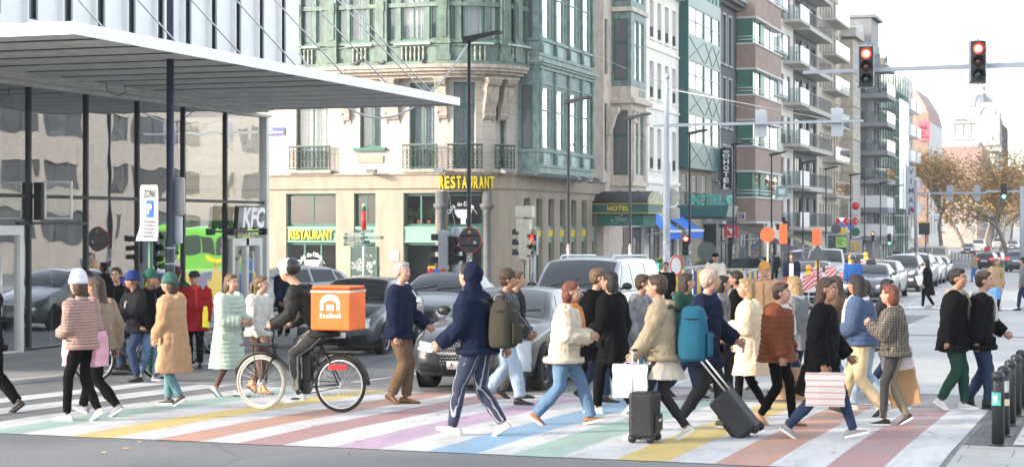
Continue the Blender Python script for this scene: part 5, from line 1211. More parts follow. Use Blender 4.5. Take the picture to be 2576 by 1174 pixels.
for i,(y,lab)in enumerate(((18.4,'front bollard with a torn teal sticker'),(19.55,'second bollard, with a pale scuffed sticker near its top'),(20.95,'third bollard from the front, plain black'),(22.4,'fourth bollard from the front, plain black'),(23.8,'rearmost bollard, cut by the right edge'))):
 t=base('bollard',p=(-1.085-.008*i,y),label='black steel '+lab,cat='bollard',group='black bollards on the traffic island')
 part('post',t,bol,lambda m:m.lathe([(.062,0),(.062,.67),(.055,.70),(.066,.705),(.066,.73),(.06,.755),(.03,.775),(0,.78)],(0,0,.0),20));part('collar',t,bol,lambda m:m.lathe([(.085,.03),(.085,.045),(.064,.06)],n=20))
 if i<2:
  part('sticker',t,sticker_t if i==0 else sticker_w,lambda m:m.lathe([(.0635,.44 if i==0 else .5),(.0635,.57 if i==0 else .62)],n=6,a0=R(200 if i==0 else 280),a1=R(300 if i==0 else 330)))
  if i==0:part('sticker_print',t,sticker_w,lambda m:m.lathe([(.0645,.47),(.0645,.54)],n=4,a0=R(225),a1=R(270)))
  else:part('sticker',t,mat('sticker_tan',(.6,.5,.32)),lambda m:m.lathe([(.0635,.36),(.0635,.43)],n=6,a0=R(280),a1=R(340)))
t=base('signpost',915,62,label='pale finger post with dark green direction boards and a red top',cat='signpost');gz=t.location.z;zz=lambda v:zof(v,915,62)-gz
part('pole',t,mat('pale_green_pole',(.5,.54,.5),rough=.5),lambda m:m.tube([(0,0,0),(0,0,zz(512))],.05,10));part('red_top',t,red_,lambda m:m.tube([(0,0,zz(578)),(0,0,zz(530))],.085,12));part('cap',t,dkgreen,lambda m:m.tube([(0,0,zz(530)+.002),(0,0,zz(518))],.085,12))
fgd=mat('finger_board',(.02,.06,.05),rough=.5,var=.05)
for i,(v,a,b,rz)in enumerate(((581,-.28,.36,8),(589,-.72,.02,-6),(597,-.0,.74,4),(598,-.70,0,10),(606,-.72,.0,-3),(608,0,.2,30),(614,-.72,.02,4))):
 o=part('direction_board',t,fgd,lambda m:m.box(a,b,-.07,-.05,zz(v)-.05,zz(v)+.045));o.rotation_euler[2]=R(rz)
 def pr(m):
  for q in range(2):
   x=a+.1+rnd.random()*.1
   while x<b-.1:d_=.03+.05*rnd.random();m.box(x,x+d_,-.075,-.071,zz(v)+.012-q*.045,zz(v)+.03-q*.045);x+=d_+.02
 q=part('lettering',o,mat('pale_print'),pr)
t=base('bicycle_sign',1092,60,label='square yellow sign with a black bicycle symbol by the restaurant door',cat='sign');gz=t.location.z;zc_=zof(692,1092,60)-gz
part('post',t,galv,lambda m:m.tube([(0,.03,0),(0,.03,zc_+.3)],.03,8));part('panel',t,yellow_,lambda m:plate(m,.46,.62,.03,zc_-.31))
def bike_symbol(m,cz,r,y=-.015):
 for sx in(-1,1):m.tube([(sx*r*1.3+math.cos(a)*r*.75,y,cz+math.sin(a)*r*.75)for a in[TAU*i/14 for i in range(15)]],.009,4)
 m.tube([(-r*1.3,y,cz),(-r*.5,y,cz+r*1.1),(r*.8,y,cz+r*1.1),(0,y,cz),(-r*1.3,y,cz)],.009,4);m.tube([(r*1.3,y,cz),(r*.7,y,cz+r*1.4),(r*1.0,y,cz+r*1.5)],.009,4);m.tube([(0,y,cz),(-r*.55,y,cz+r*1.35),(-r*.75,y,cz+r*1.35)],.009,4)
part('bicycle_symbol',t,pd,lambda m:bike_symbol(m,zc_+.06,.075))
bb=mat('barrier_blue',(.03,.07,.28),rough=.55,var=.1);by=mat('barrier_yellow',(.72,.5,.03),rough=.55,var=.1);bgm=mat('barrier_frame',(.45,.46,.45),rough=.5)
def barrier(p,q,lab,h=1.05,n=6,grp='blue and yellow site barriers'):
 v=Vector((q[0]-p[0],q[1]-p[1]));L=v.length;t=empty('site_barrier',(p[0],p[1],g(p[1])),math.atan2(v.y,v.x),lab,'barrier',grp)
 part('frame',t,bgm,lambda m:(m.box(0,L,-.02,.02,h-.05,h),m.box(0,L,-.02,.02,.12,.16),m.box(0,.04,-.02,.02,0,h),m.box(L-.04,L,-.02,.02,0,h)))
 for i in range(n):part('panel',t,bb if i%2==0 else by,lambda m:m.box(.05+(L-.1)*i/n,.05+(L-.1)*(i+1)/n-.01,-.012,.012,.18,h-.06))
 part('foot',t,polem,lambda m:(m.box(.02,.1,-.3,.3,0,.08),m.box(L-.1,L-.02,-.3,.3,0,.08)));return t
zb_=66
for i,(ua,ub,z1,z2,lab)in enumerate(((1618,1672,66,66,'blue and yellow barrier panel between the white van and the red rimmed disc'),(1674,1722,66,67,'blue and yellow barrier panel between the pale mast and the red traffic light'),(1742,1800,68,69,'blue and yellow barrier panel behind the man in the cream jumper'),(1806,1868,69,70,'blue and yellow barrier panel right of the man in the cream jumper'),(1872,1938,70,71,'blue and yellow barrier panel beside the red striped board'),(1800,1835,50,56,'blue and yellow barrier angled towards us, nearest the scooter'),(1838,1872,56.4,62,'blue and yellow barrier angled away, middle of the oblique run'),(1875,1915,62.5,69,'blue and yellow barrier angled away, far end of the oblique run'))):barrier(D(ua,z1),D(ub,z2),lab,1.15)
rw=None
def delineator(u,z,v0,v1,lab,lamp=True,w=.28,tilt=0.):
 t=base('delineator',u,z,label=lab,cat='barrier board',group='red and white site boards',rz=R(tilt));gz=t.location.z;a,b=zof(v1,u,z)-gz,zof(v0,u,z)-gz;H_=b-a;n=4
 part('panel',t,signw,lambda m:m.box(-w/2,w/2,0,.04,a,b))
 def st(m):
  for i in range(-1,n):
   z0=a+H_*i/n;pts=[(-w/2,z0),(w/2,z0+w*.9),(w/2,z0+w*.9+H_/n*.5),(-w/2,z0+H_/n*.5)];pts=[(x,min(max(q,a),b))for x,q in pts]
   if max(q for _,q in pts)-min(q for _,q in pts)>.02:m.prism(pts,-.004,-.001,'y')
 part('stripe',t,red_,st);part('foot',t,polem,lambda m:m.box(-.2,.2,-.2,.25,0,.12));part('stem',t,galv,lambda m:m.tube([(0,.02,.1),(0,.02,a)],.03,6))
 if lamp:
  part('lamp_body',t,yellow_,lambda m:m.box(-.08,.08,-.05,.09,b+.002,b+.12));part('lamp_lens',t,mat('amber_lamp',(.85,.35,.02),rough=.3,var=0,coat=.4),lambda m:m.lathe([(0,-.07),(.09,-.05),(.1,0),(.09,.05),(0,.07)],(0,.02,b+.22),14,axis='y'))
 return t
for a in((1922,62,690,730,'red and white board with an amber lamp, left end of the row',True,.42),(2034,58,690,735,'low red and white board with an amber lamp, left of the pair',True,.4),(2056,64,672,715,'red and white striped board on the left of the tall pair',True,.34),(2090,63,668,715,'tall red and white striped board on the right of the pair',False,.38),(2122,66,682,715,'red and white board just left of the blue helmet',False,.3),(2140,72,660,700,'red and white board with an amber lamp behind the helmet',True,.3),(2178,76,652,690,'red and white board with an amber lamp above the taxi roof',True,.42),(2206,82,668,700,'small red and white board with an amber lamp by the parked taxi',True,.3)):delineator(*a[:5],lamp=a[5],w=a[6])
def disc_sign(u,z,v,r,m,lab,rim=None,postm=galv,shape='disc',w=.3,h=.6):
 t=base('road_sign',u,z,label=lab,cat='sign');gz=t.location.z;zc=zof(v,u,z)-gz
 part('post',t,postm,lambda q:q.tube([(0,.04,0),(0,.04,zc+.2)],.035,8))
 if shape=='disc':part('panel',t,m,lambda q:q.lathe([(0,-.012),(r,-.012),(r,.005),(0,.005)],(0,0,zc),26,axis='y',sm=False))
 elif shape=='tri':part('panel',t,m,lambda q:q.prism([(-r,zc-r*.6),(r,zc-r*.6),(0,zc+r)],-.012,.005,'y'))
 else:part('panel',t,m,lambda q:plate(q,w,h,.02,zc-h/2))
 if rim:part('rim',t,rim,lambda q:q.lathe([(r*.8,-.0135),(r,-.0135)],(0,0,zc),26,axis='y',cap=False))
 return t
ypole=mat('cream_pole',(.6,.58,.42),rough=.5)
disc_sign(1931,72,590,.30,orange_,'round orange sign back on a cream post',None,ypole)
part('extra_panel',COL.objects['road_sign.005']if False else None,signgrey,lambda q:q.box(0,.01,0,.01,-3,-2.99))if False else None
disc_sign(1970,74,588,.3,orange_,'upright orange rectangular sign back on a dark post, right of the round orange one',None,polem,'rect',.34,.82);disc_sign(2054,76,596,.3,orange_,'upright orange rectangular sign back near the beige apartments',None,polem,'rect',.34,.72)
disc_sign(2057,60,640,.36,mat('dark_sign_back'),'dark triangular sign back above the white parked car',None,polem,'tri');disc_sign(1700,64,668,.38,mat('mirror_white',(.7,.71,.72),rough=.3),'round white disc sign with a red rim turned edgewise by the mast',red_,galv).rotation_euler[2]=R(68)
disc_sign(1778,92,632,.5,mat('green_grey_back',(.12,.15,.15),rough=.5),'big dark round sign back on a grey post behind the barriers');disc_sign(2103,98,576,.27,mat('dark_sign_back'),'dark round sign back above the map poster',None,ypole);disc_sign(2120,98,580,.2,yellow_,'small yellow disc sign beside the dark round back',None,ypole)
disc_sign(2152,120,583,.30,mat('bottle_green',(.02,.16,.09),rough=.5),'round green shop sign on a post near the pizza diamonds',None,galv);disc_sign(2448,130,578,.24,mat('cream_disc',(.7,.62,.5),rough=.5),'small round cream sign far down the road under the trees')
t=base('poster_stand',2107,96,label='grey framed poster stand with a dark map and lime green text box',cat='advert');gz=t.location.z;a,b=zof(660,2107,96)-gz,zof(588,2107,96)-gz
part('frame',t,signgrey,lambda m:(ring(m,1.18,b-a,.09,.1,z0=a),m.box(-.4,.4,-.08,0,0,a)));part('poster',t,mat('map_poster',(.06,.085,.07),rough=.3,var=.5,vs=5),lambda m:m.box(-.5,.5,-.05,-.03,a+.09,b-.09));part('text_box',t,mat('lime_print',(.36,.62,.14),rough=.5),lambda m:m.box(-.08,.48,-.056,-.051,b-.72,b-.16))
part('lettering',t,pd,lambda m:[m.box(-.04,.3+.1*math.sin(i*2),-.06,-.057,b-.3-i*.1,b-.26-i*.1)for i in range(4)])
t=base('arches_sign',2151,96,label='grey panel with two yellow arches next to the map poster',cat='sign');gz=t.location.z;a,b=zof(640,2151,96)-gz,zof(602,2151,96)-gz
part('panel',t,signgrey,lambda m:(m.box(-.36,.36,0,.06,a,b),m.box(-.3,.3,.0,.06,0,a)));part('arches',t,yellow_,lambda m:[m.tube([(cx+math.cos(q)*.11,-.02,a+.08+max(0,math.sin(q))*(b-a-.18))for q in[PI*i/10 for i in range(11)]],.035,5)for cx in(-.14,.14)])
t=empty('for_sale_board',(FX+1.3,X(2149,FX+1.3),H(549,FX+1.3,X(2149,FX+1.3))),R(20),'white TE KOOP for sale board with a big red disc, hung on the facade','sign');part('panel',t,signw,lambda m:m.box(-.55,.55,0,.04,0,1.55));part('disc',t,red_,lambda m:m.lathe([(0,-.02),(.36,-.02),(.36,-.001)],(.12,0,1.12),22,axis='y'))
for tx,zz_,w_ in(('TE',.52,.3),('KOOP',.26,.75)):me=text_mesh(tx,.3,red_,.01,.006);stretch_to(me,w_,.18);link(me,'lettering',t,(-.45+w_/2,-.012,zz_))
part('bracket',t,galv,lambda m:(m.tube([(-.5,.03,.2),(-1.6,.6,.2)],.03,5),m.tube([(-.5,.03,1.3),(-1.6,.6,1.3)],.03,5)))
for u,lab in((2124,'left pair of red and blue pizza diamonds on the facade, partly behind a lamp post'),(2146,'right pair of red and blue pizza diamonds on the facade')):
 yy=X(u,FX+1.4);t=empty('diamond_sign',(FX+1.4,yy,H(560,FX+1.4,yy)),R(25),lab,'sign','pizza diamonds')
 for nm,m_,dx,dz in(('red_diamond',red_,.2,.12),('blue_diamond',blue_,-.24,-.3)):part(nm,t,m_,lambda m:m.prism([(dx-.4,dz),(dx,dz+.4),(dx+.4,dz),(dx,dz-.4)],0,.05,'y'));part('dot',t,signw,lambda m:m.lathe([(0,-.02),(.09,-.02),(.09,-.001)],(dx+(.1 if dx>0 else-.08),0,dz),12,axis='y'))
 part('bracket',t,galv,lambda m:m.tube([(-.2,.03,-.1),(-1.6,.5,-.1)],.03,5))
yv=186;xv=Y(2292,yv);t=empty('vertical_banner',(xv,yv,0),0,'tall white banner spelling VIMAR downwards above two red fruits','banner');zt,zb2=H(418,xv,yv),H(546,xv,yv);bw2=.9
part('cloth',t,signw,lambda m:m.box(-bw2/2,bw2/2,-.03,0,zb2,zt))
for i,ch in enumerate('VIMAR'):me=text_mesh(ch,.6,mat('navy_print',(.04,.06,.2)),.01,.012);stretch_to(me,.46 if ch!='I' else .1,.55);link(me,'letter',t,(0,-.045,zt-.55-i*.97))
part('fruit',t,mat('fruit_red',(.45,.03,.05),rough=.5),lambda m:(m.lathe([(0,-.05),(.2,-.04),(.2,-.031)],(.2,0,zb2+.75),14,axis='y'),m.lathe([(0,-.05),(.15,-.04),(.15,-.031)],(-.18,0,zb2+.42),14,axis='y')))
part('pole',t,galv,lambda m:m.tube([(-bw2/2-.05,0,g(yv)),(-bw2/2-.05,0,zt+.3)],.06,8))
t=base('notice_board',2325,138,label='black square board on a post with a yellow strip on top, beyond the scaffolding',cat='sign');gz=t.location.z;a,b=zof(590,2325,138)-gz,zof(560,2325,138)-gz
part('panel',t,blk,lambda m:m.box(-.42,.42,0,.1,a,b));part('yellow_strip',t,yellow_,lambda m:m.box(-.42,.5,0,.12,b+.002,b+.1));part('post',t,polem,lambda m:m.tube([(.1,.05,0),(.1,.05,a)],.05,8))
def wallsign(nm,lab,u,y_off,v0,v1,out0,wd,m,cat='sign',face='s'):
 yy=X(u,FX);t=empty(nm,(FX,yy,0),PI/2,lab,cat);a,b=H(v1,FX+out0,yy),H(v0,FX+out0,yy);B(t,'panel',m,(-.06,.06,out0,out0+wd,a,b));return t,a,b
t,a,b=wallsign('steakhouse_flag','square red hanging sign with a white bull head under the teal hotel',1803,0,567,598,.5,.85,mat('sign_bright_red',(.66,.03,.06),rough=.6))
part('bull_head',t,whitep,lambda m:(m.prism([(-.5-.42+dx*.5,b-.25+dz*.5)for dx,dz in((-.5,.3),(-.3,.1),(.3,.1),(.5,.3),(.42,-.05),(.2,-.1),(.1,-.5),(-.1,-.5),(-.2,-.1),(-.42,-.05))],-.075,-.061,'x'),m.box(-.075,-.061,-1.2,-.65,a+.06,a+.12)))
part('bracket',t,slate,lambda m:m.box(-.02,.02,-.6,0,b+.0,b+.05))
t,a,b=wallsign('small_red_sign','narrow red shop sign with pale stripe left of the black pillar',1772,0,566,600,.2,.5,mat('sign_bright_red'));part('stripe',t,whitep,lambda m:m.box(-.075,-.061,-.6,-.3,a+.1,a+.16))
t,a,b=wallsign('pharmacy_sign','pale teal square shop sign with white middle on the brick apartments',1905,0,468,496,1.3,.8,mat('pale_teal_sign',(.25,.45,.43),rough=.5));part('lettering',t,whitep,lambda m:m.box(-.075,-.061,-1.95,-1.5,a+.2,b-.2))
t,a,b=wallsign('cross_sign','black cross shaped pharmacy sign seen above the round orange sign',1932,0,556,578,.6,.9,blk);part('cross_bar',t,blk,lambda m:m.box(-.055,.055,-1.25,-.85,a-.25,b+.25))
t,a,b=wallsign('letter_sign','small sign with red and dark letters beside the teal marquee',1836,0,534,554,.5,.5,signw)
for ch,x,m_ in(('J',-.62,red_),('N',-.86,mat('navy_print'))):me=text_mesh(ch,.5,m_,.02,.02);stretch_to(me,.18,.34);link(me,'letter',t,(-.07,x,(a+b)/2),-PI/2)
darkaw=mat('dark_awning_cloth',(.035,.035,.04),rough=.85);awning(110.5,4.6,2.55,1.55,2.6,darkaw,'dark awning with a white edge under the black vertical hotel sign',None,0);awning(126.5,4,1.3,.5,1.8,mat('purple_cloth',(.06,.03,.08),rough=.85),'dark purple awning behind the orange rectangular sign',None,.5);awning(133,4,1.6,.7,2.2,mat('olive_cloth',(.36,.38,.22),rough=.85),'pale olive sloping awning beside the dark purple one',None,.2)
t=base('column_clad',1790,108,label='black clad column at the entrance under the teal marquee',cat='column');part('shaft',t,blk,lambda m:m.box(-.35,.35,-.35,.35,0,3.3));part('capital',t,galv,lambda m:(m.box(-.8,.8,-.5,.5,3.3,3.45),m.box(-.7,.7,-.45,.45,3.6,3.8)))
def shrub(u,z,r,hgt,lab,pot_m=terra,n=260,leaf=.09,cat='shrub',sp=None):
 t=base('potted_shrub',u,z,label=lab,cat=cat);part('pot',t,pot_m,lambda m:m.lathe([(.22,0),(.3,.5),(.32,.52)],n=14));part('stem',t,mat('bark',(.12,.08,.05),rough=.9),lambda m:m.tube([(0,0,.4),(.03,0,hgt*.7)],[.04,.02],6));mb=MB();bush(mb,(0,0,.5+(hgt-.5)/2),(r,r,(hgt-.4)/2),n,leaf,rnd);mb.build('foliage',[leafa,leafb],t);return t
tq=mat('turquoise_planter',(.05,.36,.42),rough=.5,var=.08)
t=base('palm',1655,72,label='small spiky palm in a pot beside the turquoise planter',cat='palm');part('trunk',t,mat('bark'),lambda m:m.tube([(0,0,0),(.02,0,.6),(0,0,1.2)],[.12,.1,.08],8));mb=MB()
for i in range(46):
 a=rnd.random()*TAU;e=rnd.uniform(-.5,1.3);L_=.75*rnd.uniform(.7,1.1);d=Vector((math.cos(a)*math.cos(e),math.sin(a)*math.cos(e),math.sin(e)));s=d.cross(Vector((0,0,1))).normalized()*.035;p=Vector((0,0,1.2));q1=p+d*L_*.6;q2=p+d*L_-Vector((0,0,.22));mb.face([mb.p(*(p-s)),mb.p(*(p+s)),mb.p(*(q1+s)),mb.p(*(q1-s))]);mb.face([mb.p(*(q1-s)),mb.p(*(q1+s)),mb.p(*q2)],1)
mb.build('fronds',[leafa,leafb],t)
t=base('planter_box',1636,70,label='turquoise wooden planter box with an upright board',cat='planter');part('box',t,tq,lambda m:m.box(-.3,1.3,-.25,.25,0,.75));part('board',t,tq,lambda m:m.box(-.28,.32,.1,.16,.75,1.35));part('rim',t,tq,lambda m:m.box(-.34,1.34,-.29,.29,.751,.81))
shrub(1690,74,.45,1.5,'leafy variegated shrub behind the pale steel mast',tq);shrub(1706,78,.4,1.3,'leafy green shrub left of the red traffic light',tq);shrub(1768,92,.6,1.2,'low round green shrub right of the red traffic light',polem)
t=base('guard_rail',1650,74.5,label='pale grey double guard rail behind the shrubs and barriers',cat='railing');wv=Vector(D(1800,84))-Vector(D(1650,74.5));t.rotation_euler[2]=math.atan2(wv.y,wv.x);part('rail',t,alu,lambda m:(m.box(0,wv.length,-.03,.03,.95,1.07),m.box(0,wv.length,-.03,.03,.5,.6)));part('post',t,alu,lambda m:[m.box(wv.length*i/6-.05,wv.length*i/6+.05,.03,.1,0,1.07)for i in range(7)])
for u,z,w_,h_,lab in((1880,88,1.5,1.25,'black wheeled waste container beside the barriers'),(1910,92,1.3,1.3,'dark waste container to the right of the wheeled one'),(2188,84,.8,1.0,'white utility cabinet by the delineators')):
 t=base('utility_cabinet' if 'utility' in lab else 'waste_container',u,z,label=lab,cat='cabinet' if 'utility' in lab else 'bin');m_=alu if 'utility' in lab else mat('container_dark',(.03,.045,.055),rough=.6)
 part('body',t,m_,lambda m:m.prism([(-w_/2*.9,.1),(w_/2*.9,.1),(w_/2,h_),(-w_/2,h_)],-.4,.4,'y'));part('lid',t,m_,lambda m:m.prism([(-w_/2-.03,h_+.002),(w_/2+.03,h_+.002),(w_/2*.8,h_+.14),(-w_/2*.8,h_+.14)],-.44,.44,'y'))
 for sx in(-1,1):part('wheel',t,polem,lambda m:m.lathe([(0,-.03),(.1,-.03),(.1,.03),(0,.03)],(sx*w_*.35,-.3,.1),10,axis='y'))
def cable(lab,pts,r=.007,m=None,sag=0.):
 A,Bq=Vector(pts[0]),Vector(pts[1]);n=18;mb=MB();mb.tube([A.lerp(Bq,i/n)-Vector((0,0,sag*4*(i/n)*(1-i/n)))for i in range(n+1)],r,5);o=mb.build('overhead_cable',m or mat('wire_grey',(.2,.2,.21),rough=.5,var=0));tag(o,lab,'cable');return o
A0=D(690,48);B0=D(1178,44.2)
cable('thick pale cable sagging from the glass building to the slim lamp post',((GX+.9,40.5,zof(118,715,43)),(B0[0],B0[1]-.05,zof(112,1178,44.2))),.026,mat('pale_cable',(.6,.61,.63),rough=.5),1.72)
cable('thin overhead wire across the white sky at upper right',((D(2290,80)[0],D(2290,80)[1],zof(132,2290,80)),(D(2620,70)[0],D(2620,70)[1],zof(52,2620,70))),.007)
cable('thin wire running down from the fascia beside the RESTAURANT letters',((CR[0]-.1,CR[1]-.25,7.8),(D(1150,45)[0],D(1150,45)[1],2.0)),.007,None,.3)
cable('thin overhead wire passing in front of the white house and hotel',((D(1500,62)[0],D(1500,62)[1],zof(140,1500,62)),(D(2010,60)[0],D(2010,60)[1],zof(300,2010,60))),.006,None,.25)
pg=mat('pigeon_grey',(.10,.105,.12),rough=.7,var=.3,vs=20)
for u,lab in((895,'grey pigeon sitting on the stone cornice above the canopy, left of three'),(961,'grey pigeon on the cornice above the canopy, by the pilaster'),(1062,'grey pigeon on the cornice above the canopy tip')):
 fr2=CornerFrame(2.6,CR);s=fr2.s_of_u(u,.7);x,y,_=fr2.f(s,.6,0);t=empty('pigeon',(x+CR[0],y+CR[1],8.71),rnd.random()*2,lab,'bird','pigeons on the cornice')
 part('body',t,pg,lambda m:(m.ball((0,0,.12),(.15,.075,.08),10,0,Matrix.Rotation(R(-25),3,'Y')),m.ball((.12,0,.23),(.045,.04,.045),8),m.tube([(.08,0,.15),(.12,0,.22)],[.055,.04],8),m.tube([(-.1,0,.1),(-.26,0,.06)],[(.05,.03),(.03,.01)],6)));part('legs',t,mat('pink_leg',(.4,.15,.12)),lambda m:(m.tube([(.0,.03,0),(.0,.03,.08)],.008,4),m.tube([(.0,-.03,0),(.0,-.03,.08)],.008,4)))
def paint(name,c,metal=.35,rough=.32):return mat(name,c,rough=rough,metal=metal,var=.03,vs=2,coat=.55,spec=.45)
tyre_m=mat('tyre_rubber',(.018,.018,.019),rough=.85,var=.1);rim_m=mat('alloy_rim',(.42,.43,.45),rough=.3,metal=.7,var=.04);rimd_m=mat('dark_rim',(.06,.06,.065),rough=.3,metal=.6,var=.05)
cglass=dark_glass('car_glass',(.028,.034,.038),.03,0,.8);cblk=mat('car_black_plastic',(.015,.015,.016),rough=.45,var=.05);chrome=mat('chrome_trim',(.6,.61,.63),rough=.15,metal=.9,var=0)
head_on=emit_mat('headlight_lit',(1,.95,.85),1.0);head_off=mat('headlight_glass',(.45,.47,.5),rough=.1,metal=.4,var=.1,vs=30,coat=1);tail_on=emit_mat('tail_light_lit',(1,.03,.03),.8);tail_off=mat('tail_light',(.25,.01,.01),rough=.15,var=0,coat=.8)
plate_w=mat('plate_white',(.75,.76,.76),rough=.5,var=.03);plate_r=mat('plate_red',(.4,.02,.03),rough=.5,var=0)
PROF={'hatch':(4.05,.30,[(0,.36,.56,.62,.66,.52,.46),(.1,.24,.62,.70,.75,.74,.64),(.4,.20,.74,.82,.87,.84,.74),(.85,.2,.88,.93,.98,.86,.76),(1.12,.2,.93,.99,1.03,.865,.75),(1.5,.2,.95,1.22,1.27,.865,.67),(1.95,.2,.97,1.40,1.45,.87,.60),(2.5,.2,.98,1.43,1.48,.87,.595),(3.2,.2,1.0,1.40,1.45,.86,.59),(3.65,.22,1.02,1.25,1.30,.84,.60),(3.9,.26,1.0,1.04,1.07,.80,.66),(4.02,.34,.86,.9,.92,.70,.62),(4.05,.45,.76,.8,.82,.58,.52)]),'sedan':(4.6,.31,[(0,.34,.50,.56,.60,.54,.46),(.1,.22,.58,.68,.72,.76,.64),(.4,.18,.72,.80,.84,.86,.74),(.95,.18,.84,.90,.94,.89,.78),(1.35,.18,.90,.95,.99,.90,.78),(1.8,.18,.92,1.20,1.24,.90,.69),(2.2,.18,.94,1.34,1.39,.90,.61),(2.8,.18,.95,1.38,1.43,.90,.59),(3.3,.18,.97,1.33,1.38,.89,.59),(3.9,.2,.99,1.06,1.11,.87,.68),(4.35,.24,.96,1.0,1.03,.82,.70),(4.52,.3,.86,.9,.92,.74,.64),(4.6,.42,.74,.78,.8,.6,.54)]),'suv':(4.6,.34,[(0,.42,.70,.80,.84,.58,.50),(.1,.30,.80,.92,.96,.80,.70),(.4,.26,.92,.98,1.03,.90,.80),(.95,.25,1.0,1.05,1.10,.92,.82),(1.3,.25,1.04,1.10,1.14,.93,.80),(1.7,.25,1.06,1.38,1.42,.93,.72),(2.1,.25,1.08,1.56,1.62,.93,.66),(2.8,.25,1.1,1.62,1.68,.93,.65),(3.6,.25,1.12,1.58,1.64,.92,.65),(4.15,.28,1.14,1.42,1.47,.90,.66),(4.45,.34,1.08,1.12,1.15,.86,.72),(4.57,.40,.9,.94,.96,.76,.68),(4.6,.5,.8,.84,.86,.62,.56)]),'van':(4.95,.34,[(0,.40,.74,.84,.88,.60,.52),(.1,.28,.84,.96,1.0,.84,.74),(.35,.24,.96,1.04,1.09,.93,.83),(.7,.23,1.06,1.12,1.17,.955,.85),(.95,.23,1.10,1.18,1.23,.96,.84),(1.35,.23,1.13,1.55,1.60,.965,.80),(1.75,.23,1.15,1.78,1.84,.965,.775),(2.4,.23,1.16,1.84,1.90,.965,.77),(4.2,.23,1.16,1.83,1.89,.96,.77),(4.75,.25,1.16,1.76,1.82,.95,.76),(4.9,.30,1.12,1.5,1.54,.93,.80),(4.95,.4,1.0,1.1,1.13,.86,.78)])}
WIN={'hatch':[[(1.42,1.0),(2.45,1.02),(2.42,1.38),(1.98,1.355)],[(2.53,1.02),(3.3,1.05),(3.22,1.355),(2.50,1.38)],[(3.36,1.06),(3.62,1.10),(3.5,1.26),(3.29,1.33)]],'sedan':[[(1.72,.97),(2.68,.99),(2.66,1.33),(2.2,1.285)],[(2.76,.99),(3.5,1.02),(3.25,1.295),(2.74,1.33)],[(3.55,1.03),(3.72,1.06),(3.45,1.21),(3.33,1.27)]],'suv':[[(1.62,1.13),(2.62,1.15),(2.6,1.57),(2.12,1.51)],[(2.7,1.15),(3.5,1.18),(3.45,1.54),(2.68,1.57)],[(3.58,1.19),(4.1,1.24),(3.98,1.42),(3.53,1.53)]],'van':[[(1.25,1.22),(2.2,1.22),(2.2,1.76),(1.78,1.72)],[(2.3,1.22),(3.4,1.22),(3.4,1.77),(2.3,1.76)],[(3.5,1.22),(4.6,1.22),(4.55,1.72),(3.5,1.77)]]}
CARX={'hatch':(.72,3.28),'sedan':(.86,3.66),'suv':(.86,3.62),'van':(.85,3.95)}
SCR={'hatch':(1.16,1.93,3.3,3.82),'sedan':(1.40,2.17,3.36,3.86),'suv':(1.34,2.06,3.75,4.38),'van':(.99,1.72,4.8,4.9)}
def sect(kind,x):
 P=PROF[kind][2];x=max(P[0][0],min(P[-1][0],x))
 for i in range(len(P)-1):
  if x<=P[i+1][0]:
   a,b=P[i],P[i+1];t=(x-a[0])/(b[0]-a[0]);p=P[max(i-1,0)];n=P[min(i+2,len(P)-1)];out=[]
   for k in range(1,7):
    d=b[0]-a[0];m0=(b[k]-p[k])/max(b[0]-p[0],1e-6)*d if i>0 else(b[k]-a[k]);m1=(n[k]-a[k])/max(n[0]-a[0],1e-6)*d if i+2<len(P)else(b[k]-a[k])
    lin=a[k]+(b[k]-a[k])*t;h=(2*t**3-3*t*t+1)*a[k]+(t**3-2*t*t+t)*m0+(-2*t**3+3*t*t)*b[k]+(t**3-t*t)*m1
    out.append(.6*h+.4*lin)
   return out
def half(kind,x):
 zb,zs,ze,zt,ws,wr=sect(kind,x);o=[(0,zb),(ws*.86,zb),(ws*.97,zb+.07),(ws*1.0,zb+(zs-zb)*.35),(ws*1.005,zb+(zs-zb)*.62),(ws*.995,zs-.05),(ws*.97,zs)]
 for t in(.2,.4,.6,.8,1.0):o.append((ws*.97+(wr-ws*.97)*t,zs+(ze-zs)*t))
 for t in(.93,.8,.6,.35,0):o.append((wr*t,ze+(zt-ze)*(1-t**2.6)))
 return o
def wid(kind,x,z):
 h=half(kind,x);w=-1
 for(y0,z0),(y1,z1)in zip(h[1:],h[2:]):
  if min(z0,z1)<=z<=max(z0,z1)and abs(z1-z0)>1e-6:w=max(w,y0+(y1-y0)*(z-z0)/(z1-z0))
 return w
def topz(kind,x,y):
 h=half(kind,x)[11:]
 for(y0,z0),(y1,z1)in zip(h,h[1:]):
  if y1<=abs(y)<=y0:return z0+(z1-z0)*(y0-abs(y))/max(y0-y1,1e-6)
 return h[0][1]
def nosex(kind,y,z,rear=False):
 L=PROF[kind][0];lo,hi=0.,L*.45
 f=lambda q:wid(kind,L-q if rear else q,z)>=abs(y)
 if f(0.):return 0.
 for _ in range(22):
  m=(lo+hi)/2
  if f(m):hi=m
  else:lo=m
 return hi
def patch(parent,name,m,fn,nu=8,nv=4,sm=True):
 mb=MB();ids=[[mb.p(*fn(i/nu,j/nv))for j in range(nv+1)]for i in range(nu+1)]
 for i in range(nu):
  for j in range(nv):mb.face([ids[i][j],ids[i+1][j],ids[i+1][j+1],ids[i][j+1]],0,sm)
 return mb.build(name,m,parent)
def bil(q,u,v):
 (a,b,c,d)=q;return tuple((a[k]*(1-u)+b[k]*u)*(1-v)+(d[k]*(1-u)+c[k]*u)*v for k in(0,1))
